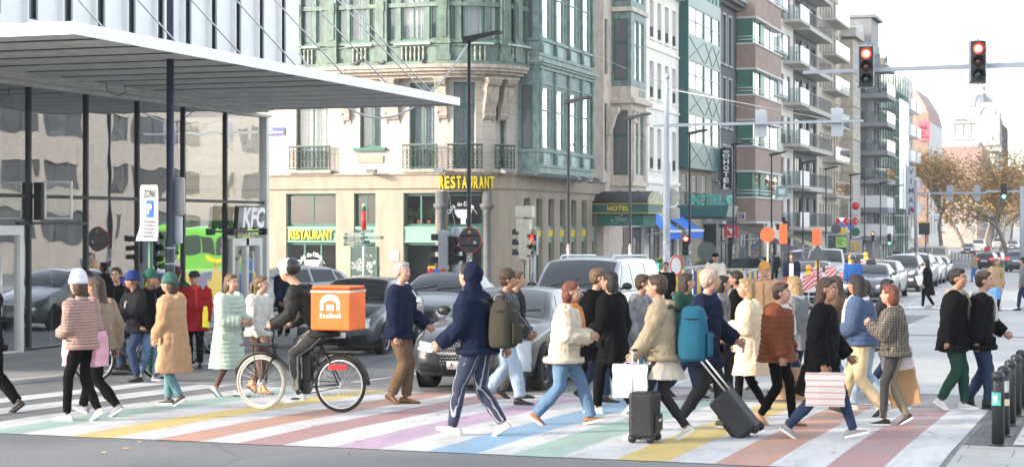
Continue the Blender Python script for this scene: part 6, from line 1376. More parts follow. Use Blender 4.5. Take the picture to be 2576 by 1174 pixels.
def wheel(parent,loc,R_,rm,side,spokes=5,name='wheel'):
 w=.2;mb=MB();e=None;y0=0
 mb.lathe([(R_*.66,-w/2),(R_*.95,-w/2),(R_,-w*.36),(R_,w*.36),(R_*.95,w/2),(R_*.66,w/2),(R_*.64,w*.3),(R_*.64,-w*.3),(R_*.66,-w/2)],axis='y',n=28)
 wo=mb.build('wheel',tyre_m,parent,loc)
 mb=MB();s=side
 mb.lathe([(R_*.67,s*w*.5),(R_*.63,s*w*.48),(R_*.61,s*w*.2),(R_*.2,s*w*.15)],axis='y',n=28,cap=False);mb.lathe([(0,s*w*.5),(R_*.15,s*w*.48),(R_*.17,s*w*.2)],axis='y',n=12)
 for i in range(spokes):
  a=TAU*i/spokes;d=Vector((math.cos(a),0,math.sin(a)));t=Vector((-math.sin(a),0,math.cos(a)))
  p0,p1=d*R_*.12,d*R_*.64;y=Vector((0,s*w*.44,0));y2=Vector((0,s*w*.28,0))
  A=[p0+t*R_*.09+y,p1+t*R_*.13+y,p1-t*R_*.13+y,p0-t*R_*.09+y];Bq=[q-y+y2 for q in A]
  ia=[mb.p(*q)for q in A];ib=[mb.p(*q)for q in Bq];mb.face(ia)
  for k in range(4):mb.face([ia[k],ia[(k+1)%4],ib[(k+1)%4],ib[k]])
 mb.build('rim',rm,wo)
 mb=MB();mb.lathe([(0,s*w*.1),(R_*.62,s*w*.1)],axis='y',n=20);mb.build('brake_shadow',cblk,wo);return wo
def car(kind,p,rz,label,pm,lit=False,tail=False,plate='',rm=None,group=None,cat='car',name='parked_car',trim=None,detail=1,rails=False,glass=None,scale=1.,tax=False,fog=False,grille='mesh'):
 L,R_,_=PROF[kind];ox=L/2;t=empty(name,(p[0],p[1],g(p[1])),rz,label,cat,group);t.scale=(scale,)*3
 t.rotation_euler[1]=-math.atan((g(p[1]+1)-g(p[1]-1))/2)*math.cos(rz-PI/2)
 n=46;mb=MB();rings=[]
 for i in range(n+1):
  f=i/n;x=L*(f-.045*math.sin(TAU*f));h=half(kind,x);rings.append([(ox-x,y,z)for y,z in h]+[(ox-x,-y,z)for y,z in h[-2:0:-1]])
 mb.loft(rings,cap=True);body=mb.build('body',pm,t);gm=glass or cglass
 e=.007
 for q in WIN[kind]:
  for s in(1,-1):
   def f(u,v,s=s,q=q):
    x,z=bil(q,u,v);return(ox-x,s*(wid(kind,x,z)+e),z)
   patch(t,'side_window',gm,f,6,3)
   if detail:
    def f2(u,v,s=s,q=q):
     x,z=bil(q,-.03+1.06*u,-.06+.045*v);return(ox-x,s*(wid(kind,x,z)+e*.8),z)
    patch(t,'window_trim',chrome if trim else cblk,f2,6,1)
 a,b,c,d=SCR[kind]
 for nm,x0,x1 in(('windscreen',a,b),('rear_window',c,d)):
  def f(u,v):
   x=x0+(x1-x0)*v;w=sect(kind,x)[5]*.955-.03;y=w*(2*u-1);z=topz(kind,x,y);return(ox-x+(e if nm=='windscreen' else-e),y,z+e)
  patch(t,nm,gm,f,12,8)
 if detail:
  for y0,y1 in((-.5,.05),(.08,.62)):
   mb=MB();mb.tube([(ox-a-.04-.03*k,y0+(y1-y0)*k/4,topz(kind,a+.04+.03*k,y0+(y1-y0)*k/4)+.02)for k in range(5)],.009,4);mb.build('wiper',cblk,t)
 for s in(1,-1):
  mx=WIN[kind][0][0][0]+.12;mz=WIN[kind][0][0][1]+.06;my=wid(kind,mx,mz)
  mb=MB();mb.ball((ox-mx,s*(my+.13),mz+.03),(.07,.11,.075),10);mb.tube([(ox-mx,s*(my-.02),mz-.03),(ox-mx,s*(my+.08),mz)],.025,5);mb.build('wing_mirror',cblk if rm is rimd_m or kind=='van' else pm,t)
  for x in CARX[kind]:
   zc=R_;w_=wid(kind,x,.45);mb=MB();mb.lathe([(0,s*(w_+.004)),(R_*1.17,s*(w_+.004))],(ox-x,0,zc),26,axis='y',sm=False);arch=mb.build('arch_shade_disc',cblk,t)  # flat black disc paints the shaded arch gap around the tyre
   wheel(t,(ox-x,s*(w_-.085),zc),R_,rm or rim_m,s,5 if kind!='van' else 6)
  if detail:
   for k in(0,1):
    q=WIN[kind][k];x=q[1][0]+.03
    def f(u,v,x=x):z=.34+(q[1][1]-.36)*v;return(ox-x+.012*(u-.5),s*(wid(kind,x,z)+.004),z)
    patch(t,'door_gap',cblk,f,1,6)
    mb=MB();xh=x-.14;zh=q[1][1]-.13;mb.box(ox-xh-.09,ox-xh+.09,min(s*(wid(kind,xh,zh)-.01),s*(wid(kind,xh,zh)+.025)),max(s*(wid(kind,xh,zh)-.01),s*(wid(kind,xh,zh)+.025)),zh-.015,zh+.015);mb.build('door_handle',pm if not trim else chrome,t)
   def f(u,v):
    x=CARX[kind][0]+R_*1.2+(CARX[kind][1]-CARX[kind][0]-R_*2.4)*u;z=sect(kind,x)[0]+.02+.09*v;return(ox-x,s*(wid(kind,x,max(z,sect(kind,x)[0]+.03))+.008),z)
   patch(t,'sill',cblk,f,6,1)
 P0=PROF[kind][2];zs=P0[1][2];ws=P0[1][5]
 def front(name,m,y0,y1,z0,z1,skew=0.,rear=False,off=.008,nu=10,parent=None,dz=0.):
  def f(u,v):
   y=y0+(y1-y0)*u;z=z0+(z1-z0)*v+skew*(abs(y)-min(abs(y0),abs(y1)));x=nosex(kind,y,z,rear)-off;return((ox-x)if not rear else(-ox+x),y,z)
  return patch(parent or t,name,m,f,nu,5)
 hz={'hatch':.60,'sedan':.585,'suv':.84,'van':.82}[kind];hh={'hatch':.17,'sedan':.12,'suv':.14,'van':.17}[kind];w1=ws*.96
 gw=w1*.56;g0,g1=(hz-.19,hz+.06)if kind=='sedan' else(hz-.1,hz+.07)
 if kind=='suv':g0,g1=hz-.16,hz+.06
 front('grille',cblk,-gw,gw,g0,g1,0 if kind!='sedan' else .0)
 if detail:
  if grille=='mesh':
   mb=MB()
   for i in range(-9,10):
    for j in range(6):
     y=gw*.92*i/9.5+(j%2)*.02;z=g0+.02+(g1-g0-.04)*j/5;x=nosex(kind,y,z)-.012
     if abs(y)>.1 or j not in(2,3):mb.obox((ox-x,y,z),(.012,.016,.012))
   mb.build('grille_mesh',chrome,t);front('grille_bar',chrome,-gw,gw,(g0+g1)/2-.012,(g0+g1)/2+.012,0,False,.02);mb=MB();xx=nosex(kind,0,(g0+g1)/2)
   mb.lathe([(.075,ox-xx+.03),(.085,ox-xx+.045),(.065,ox-xx+.05)],(0,0,(g0+g1)/2),20,axis='x');mb.obox((ox-xx+.035,0,(g0+g1)/2),(.01,.15,.02));mb.build('badge',chrome,t)
  else:
   for k in range(4):front('grille_bar',chrome,-gw,gw,g0+.02+(g1-g0-.03)*k/3.4,g0+.04+(g1-g0-.03)*k/3.4,0,False,.016)
 for s in(1,-1):
  front('headlight',head_off,s*(gw+.05),s*w1*.985,hz-hh*.55,hz+hh*.5,.16)
  if lit:front('daytime_lamp',head_on,s*(gw+.10),s*w1*.97,hz+hh*.18,hz+hh*.42,.16,False,.014)
  front('bumper_intake',cblk,s*(w1*.5),s*w1*.93,hz-.33 if kind!='van' else hz-.38,hz-.2,0)
  if fog:front('fog_lamp',head_on,s*(w1*.66),s*w1*.9,hz-.32,hz-.24,0,False,.014)
  tz=PROF[kind][2][-4][2];tw=PROF[kind][2][-3][5]*.97
  front('tail_light',tail_on if tail else tail_off,s*tw*.60,s*tw*.99,tz-.22,tz-.06,.04,True)
 front('lower_grille',cblk,-w1*.46,w1*.46,hz-.36,hz-.23);front('bumper_lip',pm if kind=='sedan' else cblk,-w1*.9,w1*.9,hz-.41,hz-.375)
 for rear in(False,True):
  z=(hz-.20 if not rear else PROF[kind][2][-4][2]-.3)if kind!='sedan' else(hz-.225 if not rear else .6)
  o=front('number_plate',plate_w,-.26,.26,z-.055,z+.055,0,rear,.03,3)
  if not rear and plate:
   me=text_mesh(plate,.1,plate_r,.004,.002);stretch_to(me,.44,.065);x=nosex(kind,0,z)-.036;q=link(me,'plate_lettering',o,(ox-x+.012,.0,z),PI/2)
 front('rear_bumper',cblk,-w1*.8,w1*.8,PROF[kind][2][-2][1]+.02,PROF[kind][2][-2][1]+.14,0,True)
 if rails:
  for s in(1,-1):
   mb=MB();x0,x1=b+.15,c-.1;mb.tube([(ox-x0,s*.56,topz(kind,x0,.56)),(ox-x0-.15,s*.56,topz(kind,x0+.15,.56)+.07),(ox-x1+.15,s*.56,topz(kind,x1-.15,.56)+.07),(ox-x1,s*.56,topz(kind,x1,.56))],.02,5);mb.build('roof_rail',alu if kind=='van' else cblk,t)
 if tax:mb=MB();mb.prism([(-.19,0),(.19,0),(.16,.13),(-.16,.13)],-.07,.07,'x');mb.build('roof_sign',cblk,t,(ox-2.35,0,topz(kind,2.35,0)))
 if detail:mb=MB();xx=c-.15;mb.tube([(ox-xx,0,topz(kind,xx,0)),(ox-xx-.12,0,topz(kind,xx,0)+.22)],.008,4);mb.build('aerial',cblk,t)
 mb=MB();mb.box(-L*.36,L*.36,-.7,.7,.17,.3);mb.build('underbody',cblk,t)
 return t
DN=-PI/2;UP=PI/2
p_gun=paint('gunmetal_paint',(.045,.048,.052),.15);p_dgrey=paint('dark_grey_paint',(.05,.053,.06),.15);p_silver=paint('silver_paint',(.28,.295,.31),.5);p_white=paint('white_paint',(.55,.56,.57),.0);p_black=paint('black_paint',(.018,.019,.022));p_lgrey=paint('light_grey_paint',(.36,.375,.40),.2);p_beige=paint('champagne_paint',(.42,.38,.31),.4);p_slate=paint('slate_blue_paint',(.10,.12,.15))
car('sedan',(-8.85,26.4),DN+R(2),'gunmetal saloon with a studded grille and lit lamps waiting at the crossing',p_gun,True,plate='J      S',rm=rimd_m,trim=True,name='waiting_car',scale=1.05)
car('van',(-10.35,36.2),DN,'silver white people carrier van behind the gunmetal saloon',p_lgrey,rails=True,name='van',cat='van',grille='bars')
car('hatch',(-14.5,33.6),DN+R(7),'dark grey hatchback behind the courier with the orange box',p_dgrey,plate='DXK',name='waiting_car',grille='bars')
car('hatch',(-14.9,39.4),DN+R(2),'silver hatchback just behind the dark grey hatchback',p_silver,plate='D',name='waiting_car',rm=rimd_m,grille='bars')
car('hatch',(Y(716,47.5),47.5),DN+R(-35),'pale grey car half hidden by the glass corner, beyond the courier',p_lgrey,name='waiting_car')
car('sedan',(-8.55,67.4),DN,'dark taxi with a black roof sign and lit lamps, first in the queue',p_slate,True,name='taxi',cat='taxi',tax=True,grille='bars')
car('hatch',(-8.85,73.2),DN,'pale hatchback directly behind the taxi',p_silver,True,name='queued_car')
car('suv',(-9.05,82.6),DN,'grey off-road car with bright fog lamps in the queue behind the taxi',p_gun,True,name='queued_car',fog=True,grille='bars',rails=True)
car('suv',(-9.3,91),DN,'silver estate following the grey off-road car',p_silver,True,name='queued_car',rails=True)
car('hatch',(-9.5,98.5),DN,'small white car between the silver estate and the dark car',p_white,name='queued_car')
car('sedan',(-9.75,106),DN,'dark grey car at the tail of the queue',p_dgrey,name='queued_car')
car('hatch',D(2047,69),DN+R(8),'white car parked behind the site barriers, under the triangle sign',p_lgrey,name='parked_car')
car('van',D(2078,86),DN+R(8),'small white van behind the white parked car',p_white,name='parked_van',cat='van')
car('suv',D(2148,90),DN+R(10),'dark blue off-road car behind the helmet and the delineators',p_slate,name='parked_car')
car('van',D(2318,160),R(182),'champagne van crossing the boulevard side-on in the distance',p_beige,name='crossing_van',cat='van',glass=dark_glass('van_glass',(.10,.09,.075),.05),rails=True)
car('hatch',(D(2484,150)[0],D(2484,150)[1]),UP+R(-4),'black hatchback seen from behind with lit tail lamps, left of two',p_black,tail=True,name='moving_car')
car('sedan',(D(2503,163)[0],D(2503,163)[1]),UP+R(-4),'grey saloon ahead of the black hatchback, seen from behind',p_dgrey,tail=True,name='moving_car')
car('suv',(D(2565,138)[0],D(2565,138)[1]),UP+R(-4),'dark off-road car from behind with bright tail lamps at the right edge',p_slate,tail=True,name='moving_car',rails=True)
for u,z,k,m_,lab in((2462,260,'van',p_white,'white van far down the boulevard under the trees'),(2512,300,'van',p_lgrey,'pale van far down the boulevard, right of the white one'),(2548,270,'suv',p_silver,'silver car far down the boulevard near the right edge'),(2436,240,'hatch',p_dgrey,'dark car far down the boulevard at the left kerb')):
 car(k,D(u,z),DN,lab,m_,True,name='distant_car',detail=0,cat='van' if k=='van' else 'car')
t=empty('bus',(10.5,95,g(95)),UP,'lime green city bus mirrored in the right panes of the glass front','bus');bg_=paint('bus_green_paint',(.13,.42,.05),0)
mb=MB();mb.prism([(-1.25,.35),(1.25,.35),(1.27,2.2),(1.2,2.95),(1.0,3.05),(-1.0,3.05),(-1.2,2.95),(-1.27,2.2)],-6,6,'x');bevel(mb.build('body',bg_,t),.06)
for s_ in(1,-1):
 for i in range(6):mb=MB();mb.box(-5.6+i*1.85,-3.95+i*1.85,min(s_*1.26,s_*1.285),max(s_*1.26,s_*1.285),1.35,2.5);mb.build('side_window',cglass,t)
 for x in(-3.6,3.6):wheel(t,(x,s_*1.12,.48),.48,rim_m,s_,6)
 mb=MB();mb.box(-3,2,min(s_*1.27,s_*1.29),max(s_*1.27,s_*1.29),1.0,1.2);mb.build('yellow_band',yellow_,t)
for x in(-6.03,6.0):mb=MB();mb.box(x,x+.03,-1.1,1.1,1.2,2.7);mb.build('end_window',cglass,t)
skin_a=mat('skin_light',(.40,.225,.16),rough=.55,var=.08,vs=14);skin_b=mat('skin_tan',(.27,.14,.09),rough=.55,var=.08,vs=14);skin_c=mat('skin_dark',(.12,.06,.04),rough=.5,var=.08,vs=14)
lipm=mat('lips',(.36,.12,.10),rough=.5,var=0);eyew=mat('eye_white',(.6,.58,.55),rough=.3,var=0);eyed=mat('eye_dark',(.02,.015,.012),rough=.2,var=0)
FOLD=bpy.data.textures.new('folds','CLOUDS');FOLD.noise_scale=.17;FOLD.noise_depth=2;FOLD.noise_type='HARD_NOISE'
CURL=bpy.data.textures.new('curls','CLOUDS');CURL.noise_scale=.035;CURL.noise_depth=2
def cloth(name,c,rough=.9,var=.12,vs=3,bump=.45,bs=9,stretch=(1,1,.5)):return mat(name,c,rough=rough,var=var,vs=vs,bump=bump,bs=bs,stretch=stretch,spec=.08)
def hairm(name,c):return mat(name,c,rough=.5,var=.45,vs=30,bump=.6,bs=60,stretch=(3,3,.5),spec=.35)
def knit(name,c):return mat(name,c,rough=.95,var=.1,vs=6,bump=.4,bs=40,spec=.15)
def striped(name,c1,c2,scale,axis='Z',thin=.5,cross=False):
 if name in MATS:return MATS[name]
 m,t,b=nt_new(name);tc=N(t,'ShaderNodeTexCoord');src=None
 for ax in([axis]if not cross else['Z','X','Y']):
  w_=N(t,'ShaderNodeTexWave',bands_direction=ax);w_.inputs['Scale'].default_value=scale;w_.inputs['Distortion'].default_value=.6;t.links.new(tc.outputs['Object'],w_.inputs['Vector'])
  r=N(t,'ShaderNodeValToRGB');r.color_ramp.elements[0].position=thin;r.color_ramp.elements[1].position=thin+.08;t.links.new(w_.outputs['Fac'],r.inputs[0])
  if src is None:src=r.outputs[0]
  else:
   mx=N(t,'ShaderNodeMix',data_type='RGBA',blend_type='LIGHTEN');mx.inputs[0].default_value=1;t.links.new(src,mx.inputs[6]);t.links.new(r.outputs[0],mx.inputs[7]);src=mx.outputs[2]
 mx=N(t,'ShaderNodeMix',data_type='RGBA');mx.inputs[6].default_value=(*c1,1);mx.inputs[7].default_value=(*c2,1);t.links.new(src,mx.inputs[0]);t.links.new(mx.outputs[2],b.inputs['Base Color']);b.inputs['Roughness'].default_value=.9
 MATS[name]=m;return m
BAKE=[]
def ik(a,b,l1,l2,pole):
 a,b=Vector(a),Vector(b);d=b-a;L=min(d.length,(l1+l2)*.999);d.normalize()
 x=(l1*l1-l2*l2+L*L)/(2*L);h=math.sqrt(max(l1*l1-x*x,0));p=Vector(pole);p=(p-d*p.dot(d)).normalized()
 return a+d*x+p*h
def organic(parent,name,mb,mt,vox,fold=.0,smooth=3,tex=None,extra=None):
 o=mb.build(name,mt,parent)
 md=o.modifiers.new('remesh','REMESH');md.mode='VOXEL';md.voxel_size=vox;md.use_smooth_shade=True
 if smooth:s=o.modifiers.new('smooth','SMOOTH');s.iterations=smooth;s.factor=.5
 if fold:d=o.modifiers.new('folds','DISPLACE');d.texture=tex or FOLD;d.strength=fold;d.mid_level=.5;d.texture_coords='LOCAL'
 BAKE.append((o,extra));return o
def ell(c,rx,ry,n=18,tilt=0.):return[(c[0]+math.cos(TAU*i/n)*rx,c[1]+math.sin(TAU*i/n)*ry,c[2]+math.cos(TAU*i/n)*rx*tilt)for i in range(n)]
def hand(mb,wrist,d,side,H_,curl=.7,m=0):
 d=Vector(d).normalized();inw=Vector((0,-side,0));inw=(inw-d*inw.dot(d));inw=inw.normalized()if inw.length>.1 else Vector((1,0,0));fw=inw.cross(d)*side;k=H_/1.75
 if fw.x<0:fw=-fw
 w=Vector(wrist);M=Matrix((d,fw,inw)).transposed();mb.ball(w+d*.045*k,(.055*k,.042*k,.017*k),10,m,M)
 for i,(off,ln)in enumerate(((.03,.072),(.01,.08),(-.01,.074),(-.029,.058))):
  p=w+d*.08*k+fw*off*k;pts=[p-d*.02*k,p];a=0;dd=d.copy()
  for s_ in(.42,.32,.26):a+=curl*(.8+.15*i);dd=d*math.cos(a)+inw*math.sin(a);p=p+dd*ln*s_*k;pts.append(p)
  mb.tube(pts,[.0095*k,.0095*k,.009*k,.008*k,.006*k],7,m)
 p=w+d*.025*k+fw*.03*k;mb.tube([p-fw*.012*k,p+fw*.02*k+d*.015*k+inw*.008*k,p+fw*.028*k+d*.045*k+inw*.02*k,p+fw*.022*k+d*.07*k+inw*.03*k],[.012*k,.0115*k,.010*k,.007*k],7,m)
PEOPLE={}
def person(key,label,pos,hd,ht=1.72,stride=.0,lead=1,lean=.06,top=None,legs=None,shoes=None,hair=None,hat=None,skin=None,arms=('rest','rest'),head_yaw=0.,near=True,hip=None,feet=None,face=True,glass=False,group=None,scarf=None,skirt=None,beard=None,wide=1.):
 H_=ht;hr=random.Random(key);hip0=hip
 if hip is None and stride>.1:hd=hd+hr.uniform(-9,9);head_yaw=head_yaw or hr.uniform(-28,28);arms=tuple(('swing',a[1]+hr.uniform(-.12,.12),a[2]+hr.uniform(-.1,.35))if a[0]=='swing' else a for a in arms)
 t=empty('person',(pos[0],pos[1],g(pos[1])+.006),R(hd),label,'person',group);sk=skin or skin_a;vox=.0135 if near else .022
 th,sh,an=.245*H_,.246*H_,.047*H_
 if feet is None:
  a=stride/2
  if stride<.08:feet=[(.02,.055*H_,0,0),(-.03,-.055*H_,0,0)]
  else:
   f,r_=(a,0,R(-14)if stride>.5 else 0),(-a,.03*H_,R(32))
   feet=[(f[0],.04*H_*lead,f[1],f[2]),(r_[0],-.04*H_*lead,r_[1],r_[2])]
 hz=min(.53*H_,min(math.sqrt(max((th+sh)**2*.985-(f[0]-(hip[0]if hip else 0))**2-0,.05))+f[2]+an for f in feet))if hip is None else hip[1]
 hx=0 if hip is None else hip[0];dz=.53*H_-hz
 lx=lambda z:hx+lean*max(0,(z-.53))/.35*1.0*H_*.35
 C=lambda z:(lx(z),0,z*H_-dz)
 neck=Vector(C(.825));hc=Vector((lx(.93)+.02*H_,0,.932*H_-dz));k=H_
 hips=[Vector((hx,.052*H_*s,hz))for s in(1,-1)];shd=[Vector((lx(.80),.108*H_*s*wide,.805*H_-dz))for s in(1,-1)]
 ordered=sorted(feet,key=lambda f:-f[1]);ank=[]
 for f in ordered:ank.append(Vector((f[0]-math.sin(f[3])*0+(.0),f[1],f[2]+an*math.cos(f[3]))))
 knees=[ik(hips[i],ank[i],th,sh,(1,.12*(1-2*i),0))for i in(0,1)]
 wr,elb=[],[]
 for i,s in enumerate((1,-1)):
  A=arms[i];S_=shd[i];ua,fa=.172*H_,.15*H_
  if A=='rest':A=('swing',.05,.25)
  if A[0]=='swing':
   a0,b0=A[1],A[2];e=S_+Vector((math.sin(a0)*ua,.028*H_*s,-math.cos(a0)*ua));w_=e+Vector((math.sin(a0+b0)*fa,-.004*H_*s,-math.cos(a0+b0)*fa))
  else:
   w_=Vector(A[1]);dd=w_-S_
   if dd.length>(ua+fa)*.98:w_=S_+dd.normalized()*(ua+fa)*.98
   e=ik(S_,w_,ua,fa,(-.5,.5*s,-.8))
  elb.append(e);wr.append(w_)
 M3=Matrix.Rotation(R(head_yaw),3,'Z');hp=lambda x,y,z:hc+M3@Vector((x*k,y*k,z*k))
 mb=MB();mb.ball(hp(-.006,0,.012),(.058*k,.046*k,.056*k),14,0,M3);mb.ball(hp(.012,0,-.024),(.043*k,.037*k,.045*k),12,0,M3);mb.ball(hp(.028,0,-.046),(.02*k,.02*k,.016*k),8,0,M3)
 mb.tube([hp(.045,0,.012),hp(.062,0,-.010),hp(.053,0,-.016)],[.006*k,.0095*k,.007*k],7)
 for s in(1,-1):mb.ball(hp(-.004,.047*s,-.004),(.011*k,.006*k,.018*k),8,0,M3);mb.ball(hp(.033,.024*s,-.016),(.014*k,.014*k,.012*k),7,0,M3)
 mb.tube([C(.79),C(.83),hp(-.008,0,-.04)],[.04*k,.031*k,.030*k],10)
 mb.loft([ell(C(z),rx*k,ry*k,14)for z,rx,ry in((.5,.05,.075),(.56,.055,.082),(.62,.052,.078),(.72,.06,.092),(.79,.05,.088),(.815,.035,.05))])
 for i in(0,1):
  mb.tube([shd[i]*1,elb[i],wr[i]],[.034*k,.026*k,.017*k],9);mb.tube([hips[i],knees[i],ank[i]],[.040*k,.028*k,.02*k],9);mb.ball(wr[i]+(wr[i]-elb[i]).normalized()*.02*k,(.022*k,.022*k,.022*k),8)
 ex=MB()
 for i,s in enumerate((1,-1)):hand(ex,wr[i],wr[i]-elb[i],s,H_,.75)
 if face:
  for s in(1,-1):
   ex.ball(hp(.0445,.0185*s,.004),(.0065*k,.0085*k,.0045*k),8,1,M3);ex.ball(hp(.0475,.0185*s,.004),(.0048*k,.0055*k,.005*k),8,2,M3)
   ex.tube([hp(.047,.009*s,.0145),hp(.0505,.019*s,.0175),hp(.043,.03*s,.0145)],.0036*k,5,4)
  ex.ball(hp(.0505,0,-.0305),(.0065*k,.0155*k,.005*k),8,3,M3)
 hm=hair[1]if hair else eyed
 organic(t,'body',mb,[sk,eyew,eyed,lipm,hm],vox*.85,0,2,None,ex)
 if legs:
  lm,lw,le=legs[0],legs[1],(legs[2]if len(legs)>2 else .97);fl=legs[3]if len(legs)>3 else 1.
  mb=MB();mb.loft([ell((hx,0,hz+dzz*k),rx*k,ry*k,16)for dzz,rx,ry in((.09,.062,.085),(.05,.07,.093),(0,.074,.098),(-.04,.062,.088))])
  for i in(0,1):
   e=knees[i]+(ank[i]-knees[i])*le;mid=knees[i]+(e-knees[i])*.45
   mb.tube([hips[i]+Vector((0,0,.01*k)),hips[i].lerp(knees[i],.45),knees[i],mid,e],[.062*k*lw,.056*k*lw,.043*k*lw,.042*k*lw*(fl*.5+.5),.033*k*lw*fl],12)
  organic(t,'trousers',mb,lm,vox,.024*lw if near else .012,2).modifiers['folds'].mid_level=.36
 if skirt:
  mb=MB();zz=skirt[1];mb.loft([ell((hx,0,hz+.09*k),.062*k,.086*k),ell((hx,0,hz),.078*k,.102*k),ell((hx,0,zz*H_),.10*k+stride*.18,.115*k),ell((hx,0,zz*H_+.01),.08*k+stride*.16,.10*k)]);organic(t,'skirt',mb,skirt[0],vox,.014,2)
 if top:
  tm,hem,ez=top[0],top[1],top[2]*.72+.002;puff='puffer' in top[3:];opt=top[3:]
  rows=[(.832,.036,.046),(.818,.05,.075),(.80,.058,.108),(.77,.066,.116),(.72,.072,.113),(.66,.07,.104),(.60,.069,.099),(.54,.075,.105),(.50,.08,.109)]
  rows=[(z,rx,ry)for z,rx,ry in rows if z>=hem-.02]
  if hem<.5:n_=max(1,int((.5-hem)/.06));rows+=[(.5-(.5-hem)*(q+1)/n_,.082+.012*(q+1)/n_+stride*.10*(q+1)/n_/H_*(.5-hem)*6,.110+.016*(q+1)/n_)for q in range(n_)]
  if puff:
   fine=[];zt_,zb_=rows[0][0],rows[-1][0];z=zt_
   while z>zb_-1e-6:
    for a_,b_ in zip(rows,rows[1:]):
     if b_[0]<=z<=a_[0]+1e-9:
      f=(a_[0]-z)/(a_[0]-b_[0]);rx,ry=a_[1]+(b_[1]-a_[1])*f,a_[2]+(b_[2]-a_[2])*f;ph=abs(math.sin((zt_-z)/.036*PI));fine.append((z,rx+.013*ph,ry+.013*ph));break
    z-=.009
   rows=fine
  mb=MB();mb.loft([ell(C(z),(rx+ez)*k,(ry+ez)*k*(wide if z>.6 else 1),22)for z,rx,ry in rows])
  for i,s in enumerate((1,-1)):
   d=(wr[i]-elb[i]);cuff=elb[i]+d*.97;sp=[shd[i]-Vector((0,.022*k*s,.0)),shd[i]+Vector((0,.006*k*s,-.012*k)),shd[i].lerp(elb[i],.5),elb[i],elb[i].lerp(cuff,.5),cuff];rr=[.045,.047,.044,.038,.035,.030]
   if puff:
    sp2,rr2=[],[]
    for q in range(5):
     for j in range(4):sp2.append(sp[q].lerp(sp[q+1],j/4));rr2.append(rr[q]+(rr[q+1]-rr[q])*j/4+.006*(j%2))
    sp,rr=sp2+[cuff],rr2+[.03]
   mb.tube(sp,[(q+ez*.75)*k for q in rr],12)
  if 'hood_up' in opt:mb.ball(hp(-.030,0,.012),(.070*k,.064*k,.076*k),14,0,M3);mb.tube([C(.80),hp(-.03,0,-.05)],[.07*k,.055*k],12)
  elif 'hood' in opt:mb.ball(Vector(C(.815))+Vector((-.055*k,0,.012*k)),(.045*k,.07*k,.035*k),12)
  if 'collar' in opt:mb.tube([C(.80),Vector(C(.845))],[(.06*k,.075*k),(.05*k,.05*k)],14)
  o=organic(t,'coat' if hem<.42 else 'jacket',mb,tm,vox,.04 if near and not puff else .015,2)
  if near:
   rx,ry=rows[-1][1]+ez,rows[-1][2]+ez;tz=rows[-1][0]
   if hem>=.44 and not puff:mb=MB();mb.tube([Vector(C(tz+.012))+Vector((math.cos(a)*rx*k*.97,math.sin(a)*ry*k*.97,0))for a in[TAU*i/20 for i in range(21)]],[(.011*k,.02*k)]*21,6,cap=False);mb.build('hem_band',tm,o)
   for i in(0,1):cf=MB();d=wr[i]-elb[i];cf.tube([elb[i]+d*.90,elb[i]+d*1.0],[(.031+ez*.6)*k,(.027+ez*.5)*k],12);cf.build('cuff',tm,o)
   for s in(1,-1):
    zp=.56 if hem>.44 else .50;px=(.055+ez)*k;mb=MB();mb.obox(Vector(C(zp))+Vector((px*.92,s*(.082+ez*.9)*k,0)),(.022,.10*k,.012 if hem>.44 else .05*k),Matrix.Rotation(R(48*s),3,'Z'));mb.build('pocket',tm,o)
   mb=MB();zs_=[.795,.74,.68,.62,.56]+([max(hem,.42)]if hem<.5 else[]);mb.tube([Vector(C(z))+Vector(((.074+ez-(.016 if z>.77 else 0))*k,.004*k,0))for z in zs_],.005,5);mb.build('placket',cblk if key not in('cream','creamcoat','whitefur','tancoat','mint')else tm,o)
   if 'collar' not in opt and 'hood_up' not in opt:mb=MB();mb.tube([Vector(C(.826))+Vector((math.cos(a)*.043*k,math.sin(a)*.05*k,.012*k*math.cos(a+PI)))for a in[TAU*i/16 for i in range(17)]],[(.010*k,.019*k)]*17,6,cap=False);mb.build('collar',tm,o)
  if 'zip' in opt or 'buttons' in opt or 'open' in opt:
   mb=MB();zs_=[.80,.72,.62,.54,max(hem+.01,.3)];pts=[Vector(C(z))+Vector(((.075+ez+(.004 if z<.75 else-.012))*k,0,0))for z in zs_]
   if 'open' in opt:
    for a_,b_ in zip(pts,pts[1:]):mb.obox((a_+b_)/2,(.02,.09*k,(a_-b_).length),None)
    mb.build('shirt',mat('shirt_white',(.55,.55,.56),rough=.9),t)
   else:mb.tube(pts,.006,5);mb.build('zip',cblk,o)
 if scarf:
  mb=MB();nk=Vector(C(.835));mb.tube([nk+Vector((math.cos(a)*.052*k,math.sin(a)*.052*k,.008*math.sin(a*2)))for a in[TAU*i/12 for i in range(13)]],.026*k,8);mb.tube([nk+Vector((.06*k,.02*k,-.01)),nk+Vector((.085*k,.03*k,-.1*k)),nk+Vector((.09*k,.03*k,-.2*k))],[(.022*k,.035*k)]*3,8);organic(t,'scarf',mb,scarf,vox,.012,2)
 sm_,so_=(shoes or(cblk,cblk))[:2];bt='boot' in(shoes[2:]if shoes else());L_=.152*H_
 for i,f in enumerate(ordered):
  o=MB();sc_=MB();piv=Vector((.35*L_ if f[3]>0 else-.28*L_,0,0));Ry=Matrix.Rotation(f[3],3,'Y');yaw=Matrix.Rotation(R(6 if i==0 else-6),3,'Z');off=Vector((f[0]-(.03*L_ if f[3]<=0 else .1*L_),f[1],f[2]if f[3]<=0 else max(0,f[2]-.03*H_)))
  T=lambda p:off+yaw@(piv+Ry@(Vector(p)-piv))
  st_=((-.31,.022,.05),(-.25,.032,.078),(-.1,.035,.085),(.08,.037,.072),(.3,.044,.05),(.5,.043,.038),(.62,.032,.03),(.69,.012,.022));kk=k/1.75
